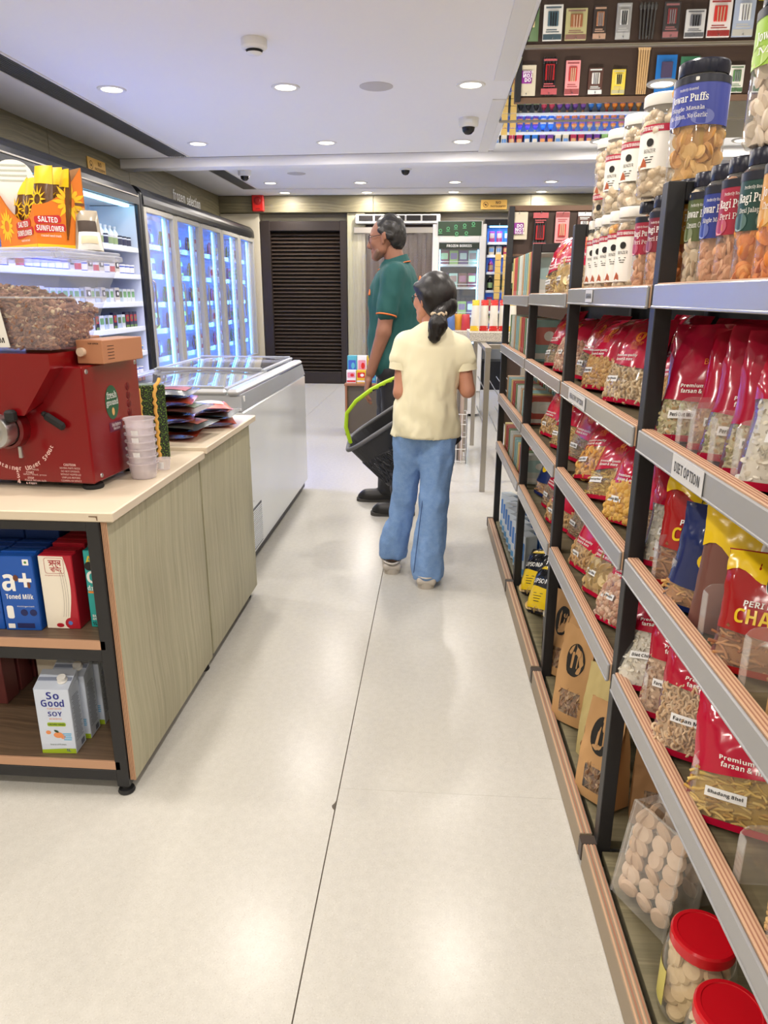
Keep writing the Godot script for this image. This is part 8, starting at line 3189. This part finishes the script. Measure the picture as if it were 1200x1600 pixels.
func make_41_girl() -> void:
	mat("girl_skin", col(196, 138, 112), 0.5)
	var org := Vector3(-0.05, 0, -3.2)
	var t := thing("person", "girl in pale yellow T-shirt and wide blue jeans seen from behind", "person", org)
	var o := -org
	var hs := 0.86
	# she looks ahead and to the chillers' side
	var hx := Transform3D(Basis(Vector3.UP, deg_to_rad(180.0 + 48.0)) * Basis(Vector3.RIGHT, 0.05), Vector3(-0.025, 1.285, -3.21) + o)
	var shl := Vector3(-0.145, 1.105, -3.21) + o
	var shr := Vector3(0.105, 1.09, -3.20) + o
	var ell_ := Vector3(-0.158, 0.888, -3.17) + o
	var wrl := Vector3(-0.115, 0.905, -3.375) + o
	var elr := Vector3(0.138, 0.90, -3.17) + o
	var wrr := Vector3(0.06, 0.97, -3.36) + o
	var hl := Vector3(-0.115, 0.70, -3.205) + o
	var hr := Vector3(0.015, 0.70, -3.195) + o
	var kl := Vector3(-0.135, 0.40, -3.25) + o
	var kr := Vector3(0.0, 0.40, -3.165) + o
	var al := Vector3(-0.195, 0.075, -3.32) + o
	var ar := Vector3(-0.022, 0.06, -3.145) + o
	var skin := begin()
	var P := []
	P.append(cap(Vector3(-0.05, 0.74, -3.2) + o, Vector3(-0.025, 1.04, -3.205) + o, 0.085, 0.085, 0.04))
	P.append(cap(shl, shr, 0.04, 0.04, 0.04))
	P.append(cap(Vector3(-0.028, 1.10, -3.205) + o, Vector3(-0.03, 1.22, -3.215) + o, 0.043, 0.04, 0.03))
	P.append(cap(shl, ell_, 0.034, 0.031, 0.02))
	P.append(cap(ell_, wrl, 0.031, 0.021, 0.014))
	P.append(cap(shr, elr, 0.034, 0.031, 0.02))
	P.append(cap(elr, wrr, 0.031, 0.021, 0.014))
	for q in [[hl, kl, al], [hr, kr, ar]]:
		P.append(cap(q[0], q[1], 0.06, 0.045, 0.03))
		P.append(cap(q[1], q[2], 0.045, 0.032, 0.015))
	P.append(cap(al, al + Vector3(-0.01, -0.035, -0.07), 0.03, 0.026, 0.02))
	P.append(cap(ar, ar + Vector3(-0.005, -0.025, -0.07), 0.03, 0.026, 0.02))
	skin_field(skin, P, 0.012)
	skin_field(skin, head_prims(hs), 0.0042, hx)
	var hd := Transform3D(Basis(Vector3.RIGHT, deg_to_rad(98)) * Basis(Vector3.UP, deg_to_rad(10)), wrl + Vector3(0.003, 0.003, -0.008))
	skin_field(skin, hand_prims(0.74, 0.55), 0.0038, hd)
	hd = Transform3D(Basis(Vector3.UP, deg_to_rad(22)) * Basis(Vector3.RIGHT, deg_to_rad(115)), wrr + Vector3(-0.003, 0.003, -0.008))
	skin_field(skin, hand_prims(0.74, 0.55), 0.0038, hd)
	obj("body", skin, M.girl_skin, t)
	eyes(t, hx, hs)
	spectacles(t, hx, hs)
	# straight dark hair drawn into a low tail
	var hn := noise(81, 1.0, 3)
	var st := begin()
	var H := []
	H.append(ell(Vector3(0, 0.036, -0.022) * hs, Vector3(0.087, 0.096, 0.106) * hs, 0.01))
	H.append(ell(Vector3(0, -0.02, -0.05) * hs, Vector3(0.078, 0.088, 0.07) * hs, 0.04))
	for q in [-1, 1]:
		H.append(cap(Vector3(0.055 * q, 0.062, 0.055) * hs, Vector3(0.076 * q, 0.012, -0.035) * hs, 0.018 * hs, 0.022 * hs, 0.02))
	skin_field(st, H, 0.0045, hx, func(p): return hn.get_noise_3d(p.x * 110.0, p.y * 12.0, p.z * 12.0) * 0.0014)
	var dark := mat("girl_hair", col(20, 16, 17), 0.42)
	obj("hair", st, dark, t)
	st = begin()
	var root := Vector3(0.005, 1.222, -3.105) + o
	skin_field(st, [cap(root, root + Vector3(-0.004, -0.04, 0.012), 0.026, 0.037, 0.02), cap(root + Vector3(-0.004, -0.04, 0.012), root + Vector3(-0.018, -0.09, 0.004), 0.037, 0.026, 0.02), cap(hx * (Vector3(0, -0.04, -0.085) * hs), root, 0.05, 0.024, 0.02)], 0.0045, Transform3D(), func(p): return hn.get_noise_3d(p.x * 120.0, p.y * 10.0, p.z * 60.0) * 0.004)
	obj("ponytail", st, dark, t)
	st = begin()
	var ring := []
	for k in 20:
		var a := TAU * k / 20
		var r := 0.026 + 0.004 * sin(k * 2.6)
		ring.append(root + Vector3(cos(a) * r, 0.002 + 0.005 * sin(k * 1.9), sin(a) * r))
	tube(st, ring, 0.0085, 6, true)
	obj("scrunchie", st, mat("scrunchie", col(208, 188, 160), 0.8), t)
	# T-shirt
	var wn := noise(82, 1.0, 3)
	var yellow := mat("tee_yellow", col(244, 238, 206), 0.85)
	yellow.rim_enabled = true
	yellow.rim = 0.2
	st = begin()
	var S := []
	S.append(ell(Vector3(-0.022, 1.03, -3.2) + o, Vector3(0.132, 0.16, 0.10), 0.05))
	S.append(ell(Vector3(-0.04, 0.86, -3.2) + o, Vector3(0.128, 0.2, 0.10), 0.06))
	S.append(ell(Vector3(-0.046, 0.70, -3.2) + o, Vector3(0.152, 0.22, 0.122), 0.06))
	S.append(cap(shl + Vector3(0.02, -0.01, 0), shr + Vector3(-0.02, -0.01, 0), 0.054, 0.054, 0.04))
	S.append(cap(Vector3(-0.026, 1.09, -3.2) + o, Vector3(-0.028, 1.13, -3.2) + o, 0.07, 0.052, 0.05))
	S.append(cap(shl + Vector3(0, -0.012, 0), Vector3(-0.158, 1.035, -3.195) + o, 0.047, 0.052, 0.03))
	S.append(cap(shr + Vector3(0, -0.012, 0), Vector3(0.122, 1.03, -3.19) + o, 0.047, 0.05, 0.03))
	skin_field(st, S, 0.0095, Transform3D(), func(p):
		var fold := sin(p.x * 34.0 + p.y * 26.0 + 3.0 * wn.get_noise_3d(p.x * 4.0, p.y * 4.0, 0)) * 0.006 * smoothstep(1.1, 0.72, p.y)
		return wn.get_noise_3d(p.x * 10.0, p.y * 5.0, p.z * 10.0) * lerpf(0.004, 0.012, smoothstep(1.1, 0.92, p.y)) + fold, func(p): return 0.688 + 0.006 * sin(p.x * 10.0 + 2.0) - p.y)
	var tee := obj("t_shirt", st, yellow, t)
	# hem band and sleeve ends
	for q in [[Vector3(-0.158, 1.0, -3.195) + o, 0.0485, Vector3(-0.12, -1, 0.02)], [Vector3(0.126, 1.0, -3.19) + o, 0.047, Vector3(0.15, -1, 0.02)]]:
		var axis: Vector3 = q[2].normalized()
		var sx := axis.cross(Vector3(0, 0, 1)).normalized()
		var sy := sx.cross(axis)
		st = begin()
		patch(st, 24, 2, func(u, v):
			var a: float = TAU * u
			var r: float = q[1] + 0.002
			return q[0] + axis * lerpf(0.014, -0.018, v) + (sx * cos(a) + sy * sin(a)) * r)
		obj("sleeve_hem", st, yellow, tee)
	# jeans, flaring to the hem
	var denim := mat("denim", Color.WHITE, 0.8)
	var dn := noise(83, 0.02, 3)
	var dn2 := noise(84, 0.3, 2)
	denim.albedo_texture = image_tex(256, 256, func(x, y):
		var fx := absf(x - 128.0) * 2.0
		var fy := absf(y - 128.0) * 2.0
		var v := 0.5 + 0.3 * dn.get_noise_2d(fx, fy) + 0.4 * dn2.get_noise_2d(fx * 2.0, fy * 0.4)
		return col(100, 140, 202).lerp(col(150, 182, 226), clampf(v, 0, 1)))
	triplanar(denim, 3.0)
	st = begin()
	var J := []
	J.append(cap(hl + Vector3(0.02, 0.01, 0), hr + Vector3(-0.005, 0.0, 0), 0.076, 0.074, 0.03))
	J.append(cap(hl, kl, 0.076, 0.054, 0.02))
	J.append(cap(kl, al + Vector3(0, 0.0, 0), 0.054, 0.07, 0.02))
	J.append(cap(hr, kr, 0.08, 0.066, 0.02))
	J.append(cap(kr, ar + Vector3(0, -0.005, 0), 0.066, 0.08, 0.02))
	skin_field(st, J, 0.010, Transform3D(), func(p):
		var low := smoothstep(0.45, 0.05, p.y)
		return wn.get_noise_3d(p.x * 12.0, p.y * 7.0, p.z * 12.0) * 0.013 + low * sin(p.x * 60.0 + p.z * 30.0) * 0.003, func(p): return (0.026 if p.x > -0.045 else 0.062) - p.y)
	var jeans := obj("jeans", st, denim, t)
	st = begin()
	var seam := []
	for k in 12:
		var v := k / 11.0
		var c := kr.lerp(ar, v) if v > 0.0 else kr
		seam.append(c + Vector3(-0.05 - 0.012 * v, 0.01, 0.052 + 0.004 * v))
	tube(st, seam, 0.002, 4)
	obj("seam", st, mat("denim_dark", col(70, 98, 148), 0.8), jeans)
	# clogs
	for q in [[al, 0.14, Vector3(-0.205, 0, -3.335)], [ar, 0.03, Vector3(-0.027, 0, -3.165)]]:
		var c: Vector3 = q[2] + o
		var b := Basis(Vector3.UP, q[1])
		st = begin()
		prism(st, rrect(0.078, 0.215, 0.037, 6), 0.0, 0.026, Transform3D(b * Basis(Vector3.RIGHT, -PI / 2), c))
		var sole := obj("clog_sole", st, mat("clog_grey", col(190, 182, 172), 0.6), t)
		st = begin()
		skin_field(st, [ell(Vector3(0, 0.035, -0.055), Vector3(0.039, 0.04, 0.055), 0.02), cap(Vector3(-0.03, 0.03, 0.02), Vector3(-0.03, 0.035, 0.085), 0.012, 0.012, 0.02), cap(Vector3(0.03, 0.03, 0.02), Vector3(0.03, 0.035, 0.085), 0.012, 0.012, 0.02), cap(Vector3(-0.028, 0.03, 0.092), Vector3(0.028, 0.03, 0.092), 0.014, 0.014, 0.02)], 0.006, Transform3D(b, c))
		obj("clog_upper", st, M.clog_grey, sole)
		st = begin()
		var sp := []
		for k in 9:
			var a := PI * k / 8.0
			sp.append(c + b * Vector3(cos(a) * 0.042, 0.055, 0.02 + sin(a) * 0.085))
		tube(st, sp, 0.009, 6, false, 0.4)
		obj("heel_strap", st, mat("clog_strap", col(214, 208, 200), 0.6), sole)

func make_42_basket() -> void:
	var bx := Transform3D(Basis(Vector3.BACK, deg_to_rad(34.0)) * Basis(Vector3.RIGHT, deg_to_rad(6.0)), Vector3(-0.055, 0.525, -3.49))
	var t := thing("shopping_basket", "dark plastic shopping basket with lime green handle on the girl's arm", "basket", bx.origin)
	t.transform = bx
	var Lh := 0.262
	var Wh := 0.15
	var H := 0.265
	# outline: rounded rectangle that narrows towards the bottom
	var outline := rrect(2.0, 2.0, 0.4, 6)
	var n := outline.size()
	var at := func(i: int, v: float) -> Vector3:
		var p := outline[i % n]
		var k := lerpf(0.82, 1.0, v)
		var ax := Lh - 0.07 * 0.0
		return Vector3(p.x * Lh * k, v * H, p.y * Wh * k)
	mat("basket_dark", col(38, 39, 46), 0.45)
	var st := begin()
	for i in n:
		for q in [[0.0, 0.1], [0.62, 1.0]]:
			var a: Vector3 = at.call(i, q[0])
			var b: Vector3 = at.call(i + 1, q[0])
			var c: Vector3 = at.call(i + 1, q[1])
			var d: Vector3 = at.call(i, q[1])
			quad(st, b, a, d, c)
			var inn := Vector3(0.985, 1, 0.98)
			quad(st, a * inn, b * inn, c * inn, d * inn)
	for i in n:
		tri(st, Vector3.ZERO, at.call(i, 0.0), at.call(i + 1, 0.0))
		tri(st, Vector3(0, 0.004, 0), at.call(i + 1, 0.01), at.call(i, 0.01))
	obj("body", st, M.basket_dark, t)
	# lattice between the bands
	st = begin()
	for i in n:
		tube(st, [at.call(i, 0.08), at.call(i + 1, 0.35), at.call(i + 2, 0.64)], 0.004, 5)
		tube(st, [at.call(i + 2, 0.08), at.call(i + 1, 0.35), at.call(i, 0.64)], 0.004, 5)
	for s in [0.0, 1.0]:
		for k in 9:
			var x := lerpf(-0.6, 0.6, k / 8.0)
			var p := func(u: float, v: float): 
				var kk := lerpf(0.82, 1.0, v)
				return Vector3(clampf(u, -0.62, 0.62) * Lh * kk, v * H, (1.0 if s > 0.5 else -1.0) * Wh * kk)
			tube(st, [p.call(x - 0.1, 0.08), p.call(x + 0.08, 0.64)], 0.004, 5)
			tube(st, [p.call(x + 0.1, 0.08), p.call(x - 0.08, 0.64)], 0.004, 5)
	for s in [-1, 1]:
		for k in 5:
			var z := lerpf(-0.6, 0.6, k / 4.0)
			tube(st, [Vector3(s * Lh * 0.835, 0.08 * H, z * Wh * 0.8), Vector3(s * Lh * 0.94, 0.64 * H, z * Wh * 0.95)], 0.004, 5)
	obj("lattice", st, M.basket_dark, t)
	st = begin()
	var rim := []
	for i in n:
		rim.append(at.call(i, 1.0) * Vector3(1.02, 1, 1.03))
	tube(st, rim, 0.011, 8, true)
	obj("rim", st, mat("basket_rim", col(92, 93, 98), 0.45), t)
	# handle spanning from end to end, swung up over the arm
	st = begin()
	var inv := bx.affine_inverse()
	var world := [Vector3(-0.415, 0.60, -3.455), Vector3(-0.437, 0.68, -3.45), Vector3(-0.43, 0.75, -3.44), Vector3(-0.385, 0.81, -3.43), Vector3(-0.312, 0.866, -3.42), Vector3(-0.24, 0.905, -3.405), Vector3(-0.18, 0.932, -3.395), Vector3(-0.11, 0.945, -3.395), Vector3(-0.05, 0.94, -3.405), Vector3(-0.01, 0.92, -3.42), Vector3(0.0, 0.89, -3.44), Vector3(0.0, 0.855, -3.455)]
	var pts := []
	for w in world:
		pts.append(inv * w)
	tube(st, pts, 0.013, 8, false, 0.75)
	var hd := obj("handle", st, mat("handle_lime", col(176, 218, 40), 0.35), t)
	st = begin()
	for k in 4:
		var c: Vector3 = (world[4] as Vector3).lerp(world[6], 0.12 + 0.24 * k)
		box(st, Vector3.ZERO, Vector3(0.022, 0.007, 0.003), 0.001, inv * Transform3D(Basis(Vector3.BACK, 0.5), c + Vector3(0.004, -0.004, 0.0115)))
	obj("handle_print", st, M.text_black, hd)
	st = begin()
	box(st, Vector3.ZERO, Vector3(0.012, 0.03, 0.002), 0.0, Transform3D(Basis(Vector3.UP, PI / 2), Vector3(-Lh * 0.955, 0.86 * H, 0.0)))
	obj("tag", st, M.white_plastic, t)
	# shopping inside
	var cols := [col(232, 190, 40), col(226, 226, 222), col(90, 150, 210)]
	for k in 3:
		var b := box_proto("grocery_item", Vector3(0.1, 0.05, 0.08), mat("item%d" % k, cols[k], 0.35), M.paper_white, null, ["yellow carton lying in the shopping basket", "white carton lying in the shopping basket", "blue carton lying in the shopping basket"][k], "carton")
		b.transform = bx * Transform3D(Basis(Vector3.UP, 0.4 * k), Vector3(-0.06 + 0.10 * k, 0.006, [0.03, -0.04, 0.03][k]))
